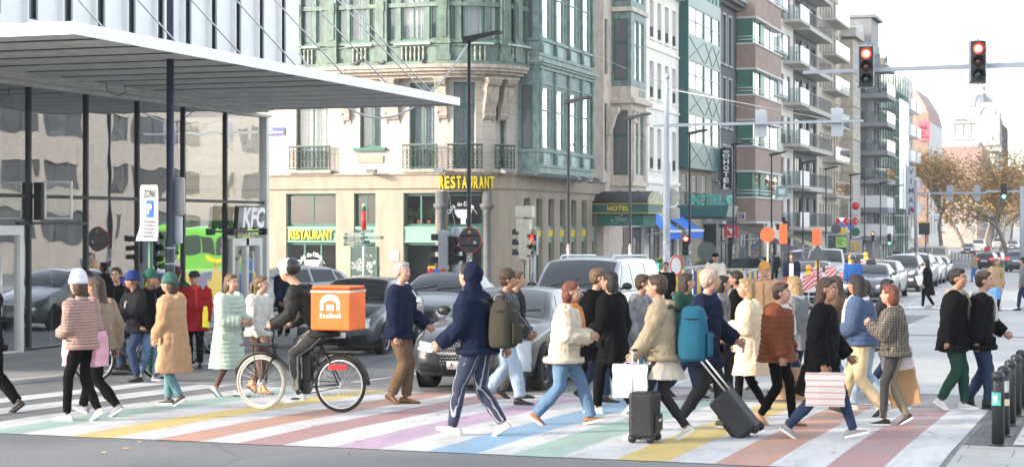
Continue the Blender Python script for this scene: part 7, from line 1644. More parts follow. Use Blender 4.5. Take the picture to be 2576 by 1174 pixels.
  ring_=lambda x,w_,h,z0:[T((x*L_,w_*kk*math.cos(a),z0*kk+(h*kk-z0*kk)*(.5+.5*math.sin(a))))for a in[TAU*j/12 for j in range(12)]]
  o.loft([ring_(x,w_,h+(.06 if bt and x<.1 else 0),.012)for x,w_,h in st_]);
  if bt:o.tube([T((-.08*L_,0,.06*kk)),T((-.09*L_,0,.16*kk))],[.04*kk,.045*kk],12)
  sh_=o.build('shoe',sm_,t)
  sc_.loft([[T((x*L_,(w_+.003)*kk*s_,z))for s_,z in((-1,0),(1,0),(1,.024*kk),(-1,.024*kk))]for x,w_,h in st_],sm=False);sc_.build('sole',so_,sh_)
  if len(shoes or())>3 and 'laces' in shoes:pass
  ank_top=T((-.06*L_,0,.07*kk));fix=ank[i]
  if(ank_top-fix).length>.012 and not bt:c_=MB();c_.tube([ank_top,fix],[.03*kk,.026*kk],8);c_.build('sock',MATS.get('skin_sock')or mat('sock_dark',(.03,.03,.035),rough=.9),t)
 if hair:
  sty=hair[0];mb=MB()
  if hat is None or sty in('long','mid'):
   if hat is None:mb.ball(hp(-.016,0,.024),(.060*k,.0535*k,.055*k),14,0,M3);mb.ball(hp(-.028,0,-.004),(.045*k,.05*k,.05*k),12,0,M3);mb.ball(hp(.012,0,.056),(.036*k,.042*k,.018*k),10,0,M3)
   if sty=='long':mb.loft([[tuple(hp(x+.0,0,0)+M3@Vector((rx*k*math.cos(a),ry*k*math.sin(a),z*k)))for a in[TAU*j/14 for j in range(14)]]for x,z,rx,ry in((-.03,.03,.045,.052),(-.035,-.03,.045,.056),(-.045,-.08,.04,.062),(-.062,-.13,.032,.06),(-.07,-.18,.018,.045))])
   if sty=='mid':mb.loft([[tuple(hp(x,0,0)+M3@Vector((rx*k*math.cos(a),ry*k*math.sin(a),z*k)))for a in[TAU*j/14 for j in range(14)]]for x,z,rx,ry in((-.025,.03,.045,.052),(-.03,-.03,.045,.057),(-.035,-.075,.032,.05))])
   if sty=='bun':mb.ball(hp(-.075,0,.035),.026*k,10)
   if sty=='tail':mb.tube([hp(-.065,0,.03),hp(-.095,0,.0),hp(-.1,0,-.08),hp(-.09,0,-.13)],[.02*k,.022*k,.018*k,.006*k],8)
   if sty=='curly':mb.ball(hp(-.014,0,.035),(.066*k,.062*k,.056*k),12,0,M3)
   organic(t,'hair',mb,hair[1],vox*.85,.022 if sty=='curly' else .012,2,CURL)
 if beard:mb=MB();mb.ball(hp(.026,0,-.045),(.026*k,.032*k,.026*k),10,0,M3);organic(t,'beard',mb,beard,vox*.8,.008,1,CURL)
 if hat:
  ht_,hmat=hat[0],hat[1];mb=MB()
  if ht_=='beanie':bs_=hat[2]if len(hat)>2 else 1.;mb.lathe([(.060*k,.012*k),(.0625*k,.03*k),(.059*k,.05*k*bs_),(.048*k,.072*k*bs_),(.028*k,.088*k*bs_),(0,.092*k*bs_)],hp(-.01,0,0),18);mb.lathe([(.056*k,.006*k),(.065*k,.006*k),(.067*k,.022*k),(.065*k,.036*k),(.056*k,.036*k)],hp(-.01,0,0),18);o=mb.build('beanie',hmat,t)
  if ht_=='beanie' and len(hat)>3:mb=MB();mb.ball(hp(-.012,0,.105),.026*k,10);mb.build('pompom',hmat,o)
  if ht_=='helmet':
   mb.ball(hp(-.008,0,.032),(.078*k,.066*k,.062*k),18,0,M3);o=mb.build('helmet',hmat,t);mb=MB();mb.tube([hp(.05,.05,.01),hp(.074,0,.012),hp(.05,-.05,.01)],[.006*k,.009*k,.006*k],6);mb.build('visor',cblk,o)
   if len(hat)>2:mb=MB();mb.ball(hp(-.03,0,.033),(.060*k,.0675*k,.062*k),18,0,M3);mb.build('shell_back',hat[2],o)
  if ht_=='cap':mb.lathe([(.058*k,.02*k),(.059*k,.04*k),(.05*k,.066*k),(.03*k,.08*k),(0,.084*k)],hp(-.008,0,0),16);mb.prism([tuple((hp(.04,0,.022)+M3@Vector((x*k,y*k,0)))[:2])for x,y in((0,-.04),(.04,-.03),(.055,0),(.04,.03),(0,.04))],hc.z+.02*k,hc.z+.026*k,'z');mb.build('cap',hmat,t)
  if ht_=='hood':pass
 PEOPLE[key]=dict(o=t,wr=wr,H=H_,C=C,hc=hc,elb=elb)
 return t
def W(key,v):o=PEOPLE[key]['o'];a=o.rotation_euler[2];v=Vector(v);return Vector((o.location.x+v.x*math.cos(a)-v.y*math.sin(a),o.location.y+v.x*math.sin(a)+v.y*math.cos(a),o.location.z+v.z))
def shopping_bag(key,i,label,w_,h_,dep,m,cat='bag',drop=.12,group=None,swing=0.,print_m=None,name='shopping_bag'):
 p=PEOPLE[key];wv=p['wr'][i]+(p['wr'][i]-p['elb'][i]).normalized()*.07;q=W(key,wv);a=p['o'].rotation_euler[2];t=empty(name,(q.x,q.y,q.z),a,label,cat,group);t.rotation_euler[1]=R(swing)
 mb=MB();n=6;zs_=[-drop-h_*j/n for j in range(n+1)]
 mb.loft([[(x*w_/2*(1+.04*math.sin(j*2.1)),y*dep/2*(.55+.45*min(1,j/2)),z)for x,y in((-1,-1),(-.3,-1.08),(.4,-1),(1,-1),(1,1),(.3,1.08),(-.4,1),(-1,1))]for j,z in enumerate(zs_)],sm=False);mb.build('bag_body',m,t)
 for s in(-1,1):mb=MB();mb.tube([(-w_*.25,s*dep*.25,-drop-.01),(-w_*.12,s*.012,-.02),(w_*.12,s*.012,-.02),(w_*.25,s*dep*.25,-drop-.01)],.006,5);mb.build('handle',print_m or m,t)
 if print_m:
  for s in(-1,1):mb=MB();mb.box(-w_*.3,w_*.3,s*dep*.535-.002,s*dep*.535+.002,-drop-h_*.62,-drop-h_*.38);mb.build('print',print_m,t)
 return t
def backpack(key,label,m,sx=.17,sy=.30,sz=.44,zf=.69,m2=None,gap=.1):
 p=PEOPLE[key];c=Vector(p['C'](zf));k=p['H'];q=W(key,c+Vector((-gap*k-sx*.5,0,0)));t=empty('backpack',(q.x,q.y,q.z-sz/2),p['o'].rotation_euler[2],label,'backpack')
 mb=MB();n=8;mb.loft([[(math.copysign(abs(math.cos(a))**.6,math.cos(a))*sx/2*w_,math.copysign(abs(math.sin(a))**.6,math.sin(a))*sy/2*w_,z*sz)for a in[TAU*i/18 for i in range(18)]]for z,w_ in((0,.8),(.05,.98),(.3,1.05),(.6,1),(.85,.9),(.96,.7),(1,.4))]);o=mb.build('pack',m,t);bevel(o,.01)
 mb=MB();mb.loft([[(-sx*.5+math.cos(a)*.035-.02,math.sin(a)*sy*.38,.05+z*sz*.42)for a in[TAU*i/12 for i in range(12)]]for z in(0,.3,.8,1)]);mb.build('front_pocket',m2 or m,t);mb=MB();mb.tube([(-sx*.5-.052,-sy*.3,.05+sz*.36),(-sx*.5-.062,0,.05+sz*.37),(-sx*.5-.052,sy*.3,.05+sz*.36)],.006,5);mb.tube([(math.cos(a)*sx*.5,math.sin(a)*sy*.51,sz*.78)for a in[TAU*i/18 for i in range(19)]],.006,4,cap=False);mb.build('zip',cblk,t);mb=MB();mb.tube([(0,-.04,sz-.01),(.01,0,sz+.05),(0,.04,sz-.01)],.01,5);mb.build('grab_loop',cblk,t)
 for s in(-1,1):mb=MB();mb.tube([(sx*.45,s*.09,sz*.9),(sx*.5+.06,s*.12,sz*1.0),(sx*.5+.2,s*.12,sz*.86),(sx*.5+.22,s*.12,sz*.5),(sx*.5+.05,s*.13,sz*.15)],[(.006,.022)]*5,6);mb.build('strap',cblk,t)
 return t
K=dict(blackc=cloth('black_cloth',(.0045,.0045,.0055)),navy=cloth('navy_cloth',(.009,.014,.034)),tan=cloth('tan_wool',(.40,.25,.145)),cream=cloth('cream_fleece',(.50,.44,.355)),rust=cloth('rust_brown_cloth',(.15,.05,.028)),mint=mat('mint_nylon',(.33,.40,.345),rough=.55,var=.08,vs=4,bump=.15,bs=14),greyc=cloth('grey_cloth',(.16,.165,.17)),olive=cloth('olive_cloth',(.13,.13,.095)),khaki=cloth('khaki_cloth',(.30,.245,.17)),beige=cloth('beige_cloth',(.52,.41,.26)),dkgrey=cloth('charcoal_cloth',(.025,.026,.03)),brown=cloth('brown_cloth',(.13,.085,.055)),pink=cloth('dusty_pink_cloth',(.46,.26,.31)),white=cloth('white_fur',(.50,.48,.455),var=.2,bump=.9,bs=40),bluej=cloth('blue_jacket_cloth',(.06,.09,.16)),red=cloth('dark_red_cloth',(.26,.015,.02)),dkgreen=cloth('dark_green_cloth',(.02,.055,.04)),bluebr=cloth('bright_blue_cloth',(.04,.14,.42)),jean=cloth('blue_denim',(.10,.17,.27),vs=7),jeanl=cloth('light_denim',(.30,.38,.47),vs=7),jeand=cloth('dark_denim',(.025,.04,.08),vs=7),teal=cloth('teal_denim',(.13,.23,.26),vs=7),wool=striped('pinstripe_trousers',(.02,.026,.055),(.35,.35,.37),5.5,'Y',.93),plaid=striped('plaid_wool',(.02,.02,.023),(.24,.20,.15),11,'Z',.93,True),camel=knit('camel_knit',(.43,.28,.17)),brst=striped('brown_knit_stripes',(.20,.125,.11),(.30,.20,.18),9,'Z',.5))
HB_=hairm('brown_hair',(.045,.025,.015));HD=hairm('dark_hair',(.010,.007,.006));HG=hairm('grey_hair',(.36,.35,.33));HL=hairm('light_brown_hair',(.13,.078,.04));HR=hairm('auburn_hair',(.13,.035,.016));HW=hairm('blond_hair',(.30,.20,.09))
SW=(mat('white_leather',(.55,.55,.56),rough=.5,var=.05),mat('white_rubber',(.7,.69,.66),rough=.6,var=.05));SK=(mat('black_leather',(.015,.014,.014),rough=.4),mat('black_rubber',(.02,.02,.02),rough=.7));SB=(mat('brown_suede',(.22,.11,.05),rough=.8),mat('brown_rubber',(.09,.05,.03),rough=.7));ST=(mat('tan_leather',(.42,.21,.10),rough=.6),mat('brown_rubber'));SG=(mat('grey_knit_shoe',(.22,.23,.25),rough=.8),SW[1]);SV=(SK[0],SW[1]);SM_=(mat('mint_shoe',(.33,.45,.40),rough=.6),mat('dark_sole',(.04,.05,.05),rough=.7));SGR=(mat('olive_shoe',(.12,.13,.07),rough=.7),SW[1])
Rr,Ll,Cc=0,180,-90
sw=lambda a,b=.3:('swing',a,b)
def P(key,label,u,v,hd,**kw):return person(key,label,G(u,v),hd,**kw)
phone=lambda H_,s=1:('to',(.26,.05*s,.70*H_))
P('edge','person in black walking left, half out of the frame at the left edge',-30,1037,Ll,ht=1.76,stride=.72,lead=1,top=(K['blackc'],.46,.02),legs=(K['blackc'],1.05),shoes=SK,hair=('short',HD),arms=(sw(-.3),sw(.35)))
P('pinkbag','woman in a big white beanie, striped knit and black leggings walking left',208,1058,Ll,ht=1.66,stride=.34,lead=1,top=(K['brst'],.52,.025),legs=(K['blackc'],.84),shoes=SW,hair=('mid',HB_),hat=('beanie',knit('white_knit',(.56,.58,.63)),1.2),arms=(('to',(.24,.10,.98)),sw(-.2,.6)))
P('fur','person in a brown fur-trimmed jacket and black trousers striding left beside the white beanie',252,1044,Ll,ht=1.66,stride=.62,lead=-1,top=(cloth('fur_brown',(.25,.19,.14),var=.3,bump=1,bs=40),.5,.03),legs=(K['blackc'],.95),shoes=SG,hair=('long',HB_),skin=skin_b,arms=(sw(.3,.5),sw(-.35)))
P('tancoat','woman in a long tan coat and dark green beanie walking left',438,1020,Ll,ht=1.64,stride=.22,lead=-1,top=(K['tan'],.25,.045,'hood'),legs=(K['teal'],.9),shoes=(mat('dark_trainer',(.07,.06,.06),rough=.7),SW[1]),hair=('mid',HB_),hat=('beanie',knit('green_knit',(.045,.115,.09)),1.0),arms=(('to',(.2,.14,.78)),sw(.2,.5)))
P('mint','woman in a long mint green quilted coat walking right',572,998,Rr,ht=1.65,stride=.30,lead=1,top=(K['mint'],.235,.03,'puffer','collar'),legs=(cloth('brown_tights',(.10,.06,.05)),.68),shoes=SM_,hair=('mid',HL),arms=(('to',(.27,.12,1.0)),('to',(.27,-.1,1.02))))
P('whitefur','woman in a white fur jacket and brown trousers walking right beside the mint coat',648,990,Rr,ht=1.62,stride=.26,lead=-1,top=(K['white'],.50,.04,'collar'),legs=(cloth('dark_brown_cloth',(.09,.055,.045)),1.1,.8),shoes=(ST[0],ST[1],'boot'),hair=('tail',HL),arms=(('to',(.24,.12,.95)),sw(.2,.4)))
P('navyman','white haired man in a navy jacket and brown trousers walking right',1003,1016,Rr,ht=1.82,stride=.16,lead=1,lean=.03,top=(K['navy'],.47,.03,'collar'),legs=(K['brown'],1.12),shoes=SB,hair=('short',HG),arms=(sw(.25,.3),sw(-.1,.2)),wide=1.05)
P('hooded','hooded person in navy with pinstriped trousers and dark rucksack stepping left',1202,1096,Ll,ht=1.83,stride=.52,lead=1,lean=.10,top=(K['navy'],.49,.03,'hood_up'),legs=(K['wool'],1.0),shoes=SW,hair=('short',HD),arms=(sw(.25,.5),sw(-.5,.3)))
backpack('hooded','dark olive rucksack on the hooded person in pinstriped trousers',cloth('dark_rucksack',(.045,.042,.032)),.26,.36,.50,.66)
P('curly','man with curly brown hair, dark striped jacket and light jeans',1266,1016,Rr,ht=1.76,stride=.50,lead=-1,top=(striped('dark_stripe_jacket',(.03,.03,.034),(.28,.28,.29),4,'Y',.95),.5,.03),legs=(K['jeanl'],1.12,.96,1.2),shoes=SK,hair=('curly',HB_),skin=skin_b,arms=(sw(.2,.3),sw(-.2,.3)))
P('behindcurly','person in dark grey close behind the curly haired man, walking right',1288,1002,Rr,ht=1.72,stride=.25,lead=1,top=(K['dkgrey'],.48,.03),legs=(cloth('grey_brown_cloth',(.10,.09,.08)),1.0),shoes=SK,hair=('short',HL),arms=(sw(.2),sw(-.2)))
P('cream','woman in a cream and brown shearling jacket and blue jeans hurrying right',1418,1068,Rr,ht=1.66,stride=.62,lead=1,lean=.10,top=(K['cream'],.46,.045,'collar'),legs=(K['jean'],1.05,.97,1.15),shoes=(mat('rust_trainer',(.28,.12,.07),rough=.7),SW[1]),hair=('mid',HR),scarf=cloth('orange_scarf',(.52,.19,.05)),arms=(('to',(.30,.16,.98)),('to',(.30,-.12,1.0))))
P('black1','man with light brown hair in a long black coat, behind the shearling jacket',1492,1010,Rr,ht=1.78,stride=.42,lead=-1,top=(K['blackc'],.32,.03,'collar'),legs=(K['jeand'],1.0),shoes=SK,hair=('short',HL),arms=(sw(.3),sw(-.3)))
backpack('black1','grey rucksack on the man in the long black coat',K['greyc'],.18,.3,.42,.72)
P('black2','tall person in black with white trainers, holding a cup, walking left',1545,1040,Ll,ht=1.74,stride=.40,lead=1,top=(K['blackc'],.36,.025),legs=(K['blackc'],1.0),shoes=SW,hair=('mid',HD),arms=(('to',(.28,.12,.98)),sw(-.2)),skin=skin_b)
P('teal','woman in a beige jacket and pale skirt with a large teal rucksack walking left',1668,1106,Ll,ht=1.72,stride=.48,lead=1,lean=.06,top=(K['khaki'],.5,.03,'hood'),legs=(K['dkgrey'],.82),skirt=(cloth('pale_cotton',(.40,.37,.33)),.36),shoes=SW,hair=('short',HB_),arms=(('to',(.32,.14,.80)),sw(-.12,.25)),skin=skin_a)
backpack('teal','large teal blue rucksack on the woman in the beige jacket',cloth('teal_rucksack',(.02,.10,.16)),.30,.40,.56,.655)
P('oldnavy','bald grey haired man in a long navy coat walking right',1768,1076,Rr,ht=1.78,stride=.44,lead=1,lean=.08,top=(K['navy'],.40,.04,'collar'),legs=(K['dkgrey'],1.05),shoes=SGR,hair=('short',hairm('thin_grey_hair',(.42,.33,.27))),arms=(sw(.3,.5),sw(-.3,.2)),wide=1.06,skin=skin_a)
P('greyback','person in a grey patterned jacket crossing behind the navy coat',1808,985,Rr,ht=1.68,stride=.3,lead=1,top=(cloth('grey_pattern',(.22,.22,.22),var=.5,vs=12),.46,.03),legs=(K['dkgrey'],1.),shoes=SK,hair=('mid',HD),arms=(sw(.2),sw(-.2)))
P('beardman','dark bearded man in a black jacket walking left at the back of the crowd',1862,978,Ll,ht=1.76,stride=.4,lead=-1,top=(K['blackc'],.44,.03),legs=(K['blackc'],1.05),shoes=SK,hair=('short',HD),beard=HD,skin=skin_b,arms=(sw(.2),sw(-.2)))
P('creamcoat','woman in a bright cream coat lit by the sun, walking left',1890,1046,Ll,ht=1.66,stride=.32,lead=1,top=(cloth('bright_cream_cloth',(.58,.47,.34)),.30,.04,'collar'),legs=(K['blackc'],.8),shoes=ST,hair=('mid',HW),arms=(('to',(.24,.10,1.08)),sw(.1,.6)))
P('rust','person in a rust brown jacket and dark leggings walking right',1953,1070,Rr,ht=1.62,stride=.34,lead=1,top=(K['rust'],.45,.05,'puffer'),legs=(K['blackc'],.88),shoes=ST,hair=('short',HB_),scarf=cloth('pale_stripe_scarf',(.5,.48,.46)),arms=(('to',(.1,.26,.82)),sw(-.15)),skin=skin_a)
P('blondback','person with blond hair and a pale blue scarf behind the rust brown jacket',2008,1010,Ll,ht=1.68,stride=.3,lead=1,top=(K['greyc'],.42,.035),legs=(K['jeand'],.95),shoes=SB,hair=('long',HW),scarf=cloth('pale_blue_scarf',(.42,.50,.58)),arms=(sw(.2),sw(-.2)))
P('mustard','person in a mustard woolly hat near the site boards, seen above the crowd',1925,905,Cc,ht=1.80,top=(K['tan'],.45,.03),legs=(K['jeand'],1.),shoes=SB,hair=('short',HB_),hat=('beanie',knit('mustard_knit',(.42,.22,.06)),1.1))
P('blackcoat','woman with long dark hair in a long black coat striding right',2064,1102,Rr,ht=1.74,stride=.68,lead=1,lean=.07,top=(K['blackc'],.30,.035,'collar'),legs=(K['jeand'],.9),shoes=SG,hair=('long',HB_),arms=(sw(.35,.3),sw(-.3,.2)),skin=skin_b)
P('bluejkt','man with black hair, blue padded jacket and beige trousers walking left',2168,1046,Ll,ht=1.74,stride=.52,lead=-1,top=(K['bluej'],.50,.03,'puffer'),legs=(K['beige'],1.08),shoes=SK,hair=('long',HD),scarf=cloth('white_scarf',(.62,.61,.60)),arms=(('to',(.30,.10,1.0)),sw(-.2,.4)),skin=skin_b)
P('flared','person in flared light jeans and grey top, mostly hidden behind the blue padded jacket',2183,1030,Ll,ht=1.66,stride=.40,lead=1,top=(K['greyc'],.5,.02),legs=(K['jeanl'],1.0,.98,1.7),shoes=SW,hair=('short',HB_),arms=(sw(.1),sw(-.1)))
P('plaid','red haired woman in a dark plaid jacket and khaki leggings walking left',2252,1070,Ll,ht=1.60,stride=.26,lead=1,top=(K['plaid'],.50,.045,'collar'),legs=(striped('khaki_black_leggings',(.20,.165,.115),(.03,.03,.03),.9,'Y',.5),.84),shoes=SV,hair=('mid',HR),arms=(('to',(.27,.08,1.16)),sw(-.35,.2)),head_yaw=0)
P('couple1','man in a black coat and dark green trousers walking right, left of the pair',2396,1030,Rr,ht=1.80,stride=.30,lead=1,top=(K['blackc'],.42,.04),legs=(K['dkgreen'],1.0),shoes=SW,hair=('short',HD),skin=skin_b,arms=(sw(.2),sw(-.2)),scarf=cloth('taupe_scarf',(.26,.20,.16)))
P('couple2','man in a black coat and dark jeans walking right, right of the pair',2462,1028,Rr,ht=1.77,stride=.26,lead=-1,top=(K['blackc'],.44,.04),legs=(K['jeand'],1.05),shoes=(SK[0],SK[1],'boot'),hair=('short',HB_),arms=(sw(.2),sw(-.2)),scarf=cloth('light_grey_scarf',(.42,.42,.43)))
P('x1','person in a grey marl top walking right, between the black coats and the beige jacket',1606,1004,Rr,ht=1.70,stride=.4,lead=1,top=(cloth('grey_marl',(.20,.20,.215),var=.3,vs=14),.50,.025,'hood'),legs=(K['jean'],1.0),shoes=SV,hair=('short',HB_),skin=skin_b,arms=(sw(.3,.5),sw(-.3)))
P('x2','person in a dark green jacket walking right behind the teal rucksack',1716,998,Rr,ht=1.73,stride=.45,lead=-1,top=(K['dkgreen'],.46,.03,'hood'),legs=(K['jeand'],1.0),shoes=SK,hair=('mid',HB_),arms=(sw(.25,.4),sw(-.3)))
P('x3','woman in a camel coat walking left at the back, right of the rust brown jacket',1990,988,Ll,ht=1.67,stride=.35,lead=1,top=(K['camel'],.34,.03,'collar'),legs=(K['blackc'],.9),shoes=SK,hair=('long',HR),arms=(sw(.2,.4),sw(-.2)))
P('x4','person in a brown quilted jacket walking left, just behind the black coat',2112,1000,Ll,ht=1.70,stride=.4,lead=-1,top=(K['brown'],.46,.03,'puffer'),legs=(K['jean'],1.0),shoes=SW,hair=('long',HB_),arms=(sw(.3,.5),sw(-.3)))
P('x5','person in a charcoal coat walking right behind the plaid jacket',2222,992,Rr,ht=1.66,stride=.38,lead=1,top=(K['dkgrey'],.38,.03,'collar'),legs=(K['jeand'],.95),shoes=SK,hair=('mid',HD),arms=(sw(.2,.4),sw(-.2)))
P('greenbeanie','man in a dark green beanie, black jacket and blue jeans behind the cyclist',374,957,Rr-25,ht=1.68,stride=.2,lead=1,top=(K['blackc'],.47,.03,'zip'),legs=(K['jean'],1.0),shoes=SG,hair=('short',HD),hat=('beanie',knit('pine_knit',(.02,.09,.065)),1.0),skin=skin_b,arms=(sw(.3,.6),sw(.1)))
P('backman','man with short brown hair in a black jumper behind the hooded cyclist',296,935,Cc+10,ht=1.72,top=(K['blackc'],.48,.025),legs=(K['jeand'],1.0),shoes=SK,hair=('short',HB_))
P('hiddenhead','dark haired person mostly hidden behind the big white beanie',226,935,Cc,ht=1.66,top=(K['dkgrey'],.48,.025),legs=(K['jeand'],1.0),shoes=SK,hair=('short',HD),skin=skin_b)
P('womanback','small fair woman in a grey coat between the green beanies',405,925,Cc,ht=1.56,top=(K['greyc'],.40,.03),legs=(K['blackc'],.9),shoes=SK,hair=('short',HL),scarf=cloth('pink_scarf',(.55,.10,.22)))
P('curlback','person with dark curly hair right at the foot of the thick lamp pole',440,905,90,ht=1.70,top=(K['dkgreen'],.46,.03),legs=(K['jeand'],1.0),shoes=SK,hair=('curly',hairm('dark_curly_hair',(.05,.015,.012))))
P('redcoat','man in a dark cap and dark red coat, behind the tan coat',490,925,Cc+20,ht=1.66,top=(K['red'],.38,.045),legs=(K['blackc'],1.0),shoes=SK,hair=('short',HD),hat=('cap',K['dkgrey']),scarf=cloth('red_scarf',(.38,.03,.03)),arms=(sw(.1),sw(.15,.4)))
P('carperson','dark haired person in a navy coat beside the half hidden pale car',713,850,Rr-20,ht=1.68,near=False,top=(K['navy'],.42,.03),legs=(K['blackc'],1.0),shoes=SK,hair=('short',HD),skin=skin_b)
def PF(key,label,u,z,hd,**kw):return person(key,label,D(u,z),hd,near=False,**kw)
PF('scooterman','man in a cream jumper and dark cap riding a kick scooter towards us',1800,53,Cc+6,ht=1.74,top=(cloth('cream_jumper',(.58,.52,.44)),.50,.035,'collar'),legs=(K['jean'],1.0),shoes=SW,hair=('short',HD),hat=('cap',K['blackc']),arms=(('to',(.34,.16,.98)),('to',(.34,-.16,.98))),feet=[(.05,.05,.12,0),(-.12,-.05,.12,0)],hip=(0,1.02))
PF('smallblack','small figure in a black top and skirt with bare legs by the white van',1676,50,Cc,ht=1.62,top=(K['blackc'],.45,.02),skirt=(K['blackc'],.34),shoes=SK,hair=('short',HB_))
PF('suit','man in a dark suit with an open white shirt near the orange signs',1992,66,Cc+5,ht=1.76,top=(K['navy'],.45,.025,'open'),legs=(K['navy'],1.0),shoes=SK,hair=('short',HD))
PF('dark1','dark dressed woman standing by the waste containers',1900,86,Cc,ht=1.64,top=(K['dkgrey'],.40,.03),legs=(K['blackc'],1.0),shoes=SK,hair=('long',HD))
PF('dark2','person in a dark coat standing just left of the round orange sign',1948,95,90,ht=1.72,top=(K['dkgrey'],.40,.03),legs=(K['blackc'],1.0),shoes=SK,hair=('short',HB_))
PF('rider','rider in a dark helmet and bright blue jacket beside the taxi',2146,62,Cc,ht=1.72,top=(K['bluebr'],.48,.04),legs=(K['blackc'],1.0),shoes=SK,hair=('short',HD),hat=('helmet',mat('helmet_dark',(.05,.06,.08),rough=.25,var=.2,coat=1)))
PF('seatblue','person in a blue and red sports jacket by the yellow bicycle sign',1098,56,Cc+30,ht=1.60,top=(striped('blue_red_jacket',(.05,.15,.5),(.55,.03,.04),.8,'Y',.5),.5,.03),legs=(K['blackc'],1.0),shoes=SK,hair=('short',HD),skin=skin_b)
PF('farblack','woman in a long black coat with a white bag on the far crossing',2335,59,Ll,ht=1.62,stride=.35,top=(K['blackc'],.28,.03),legs=(K['blackc'],.9),shoes=SW,hair=('long',HD))
PF('fartan','woman in a tan coat carrying a blue bag on the far crossing',2504,57.5,Rr-40,ht=1.66,top=(K['camel'],.32,.045),legs=(K['dkgrey'],.9),shoes=(mat('wine_boot',(.10,.02,.025),rough=.6),SK[1],'boot'),hair=('mid',HL),scarf=cloth('olive_scarf',(.25,.27,.08)))
PF('farkhaki','person in a khaki jacket and blue trousers crossing near the black hatchback',2452,100,Ll,ht=1.70,stride=.3,top=(K['khaki'],.46,.03),legs=(cloth('royal_blue_cloth',(.06,.15,.42)),1.0),shoes=SK,hair=('short',HB_))
PF('faredge','person in grey just inside the right edge on the far crossing',2578,58,Ll,ht=1.72,stride=.4,top=(K['greyc'],.45,.03),legs=(K['jeand'],1.0),shoes=SK,hair=('short',HD))
PF('farred','distant figure in a red coat under the plane trees',2484,205,Cc,ht=1.7,top=(cloth('bright_red_cloth',(.5,.03,.03)),.4,.04),legs=(K['blackc'],1.0),shoes=SK,hair=('short',HD));PF('fargate','distant dark figure on the pavement near the shop under scaffolding',2255,150,Cc,ht=1.72,top=(K['dkgrey'],.4,.03),legs=(K['blackc'],1.0),shoes=SK,hair=('short',HD))
paper=mat('brown_paper',(.45,.29,.17),rough=.8,var=.12,bump=.3,bs=12);ppr=mat('paper_print',(.24,.15,.09),rough=.8)
shopping_bag('rust',0,'brown paper carrier bag with a faint print, held by the rust brown jacket',.42,.36,.16,paper,print_m=ppr)
shopping_bag('plaid',1,'tall brown paper bag behind the plaid jacket',.34,.46,.2,mat('dark_paper',(.34,.20,.10),rough=.8,var=.12),drop=.05,swing=12)
shopping_bag('plaid',1,'pale pink and white carrier bag above the tall brown paper bag',.36,.30,.14,mat('pink_white_plastic',(.62,.52,.56),rough=.5,var=.25,vs=6),drop=-.16,swing=8)
shopping_bag('blackcoat',1,'white plastic bag with red stripes beside the long black coat',.40,.34,.2,striped('red_white_plastic',(.46,.43,.425),(.36,.14,.14),5,'Z',.9),drop=.02)
shopping_bag('redcoat',0,'bright yellow bag on the arm of the man in the dark red coat',.28,.36,.08,mat('yellow_plastic',(.85,.70,.02),rough=.5,var=.05),drop=-.3,swing=-10)
shopping_bag('fartan',1,'bright blue bag held by the woman in the tan coat',.40,.36,.2,mat('blue_plastic',(.10,.30,.70),rough=.5,var=.1),drop=.0);shopping_bag('farblack',0,'white shoulder bag of the woman in the long black coat',.25,.34,.1,mat('white_canvas',(.62,.62,.62),rough=.8),drop=-.42,swing=20)
shopping_bag('behindcurly',1,'pale blue plastic bag hanging between the light jeans and the dark legs',.32,.40,.12,mat('pale_blue_plastic',(.40,.50,.55),rough=.4,var=.15),drop=.0)
shopping_bag('pinkbag',1,'large dusty pink bag on the hip of the woman in the white beanie',.46,.40,.26,mat('pink_nylon',(.52,.27,.36),rough=.5,var=.15,vs=5,bump=.4,bs=10),drop=-.24,swing=0)
shopping_bag('teal',0,'white carrier bag on top of the upright black suitcase',.36,.34,.16,mat('white_paper',(.46,.47,.49),rough=.6,var=.08),drop=.04)
def suitcase(p,rz,label,tilt,w_=.28,d_=.38,h_=.56,wheelup=.05):
 t=empty('suitcase',(p[0],p[1],g(p[1])+.01),rz,label,'suitcase');t.rotation_euler[1]=tilt;m_=mat('black_suitcase',(.012,.013,.017),rough=.5,var=.1,bump=.2,bs=30);mb=MB();mb.box(-w_/2,w_/2,-d_/2,d_/2,wheelup,wheelup+h_);o=mb.build('shell',m_,t);bevel(o,.035,3)
 mb=MB();mb.box(w_/2,w_/2+.03,-d_*.36,d_*.36,wheelup+.06,wheelup+h_*.5);bevel(mb.build('pocket',m_,o),.012)
 for s in(-1,1):
  mb=MB();mb.tube([(-w_*.38,s*.12,wheelup+h_),(-w_*.38,s*.12,wheelup+h_+.42)],.01,6);mb.build('handle_rod',alu,t)
  for q in(-1,1):mb=MB();mb.lathe([(0,-.015),(.045,-.015),(.045,.015),(0,.015)],(q*w_*.36,s*d_*.4,.045),12,axis='y');mb.build('wheel',cblk,t)
 mb=MB();mb.tube([(-w_*.38,-.12,wheelup+h_+.42),(-w_*.38,.12,wheelup+h_+.42)],.015,6);mb.build('handle_grip',cblk,t);mb=MB();mb.box(w_/2+.031,w_/2+.033,-.06,.06,wheelup+.16,wheelup+.19);mb.build('label_tag',sticker_w,t);return t
suitcase(G(1622,1112),R(0),'upright black suitcase rolling on the crossing below the white carrier bag',0,.26,.35,.46)
suitcase(G(1895,1100),R(180),'tilted black suitcase towed on two wheels near the navy coat',R(40),.26,.36,.50)
cup=empty('coffee_cup',W('black2',PEOPLE['black2']['wr'][0]+Vector((.09,0,-.02))),0,'small paper coffee cup held by the tall person in black','cup');mb=MB();mb.lathe([(.03,-.06),(.04,.06)],n=12);mb.build('cup',paper,cup);mb=MB();mb.lathe([(.042,.06),(.042,.072),(0,.075)],n=12);mb.build('lid',sticker_w,cup)
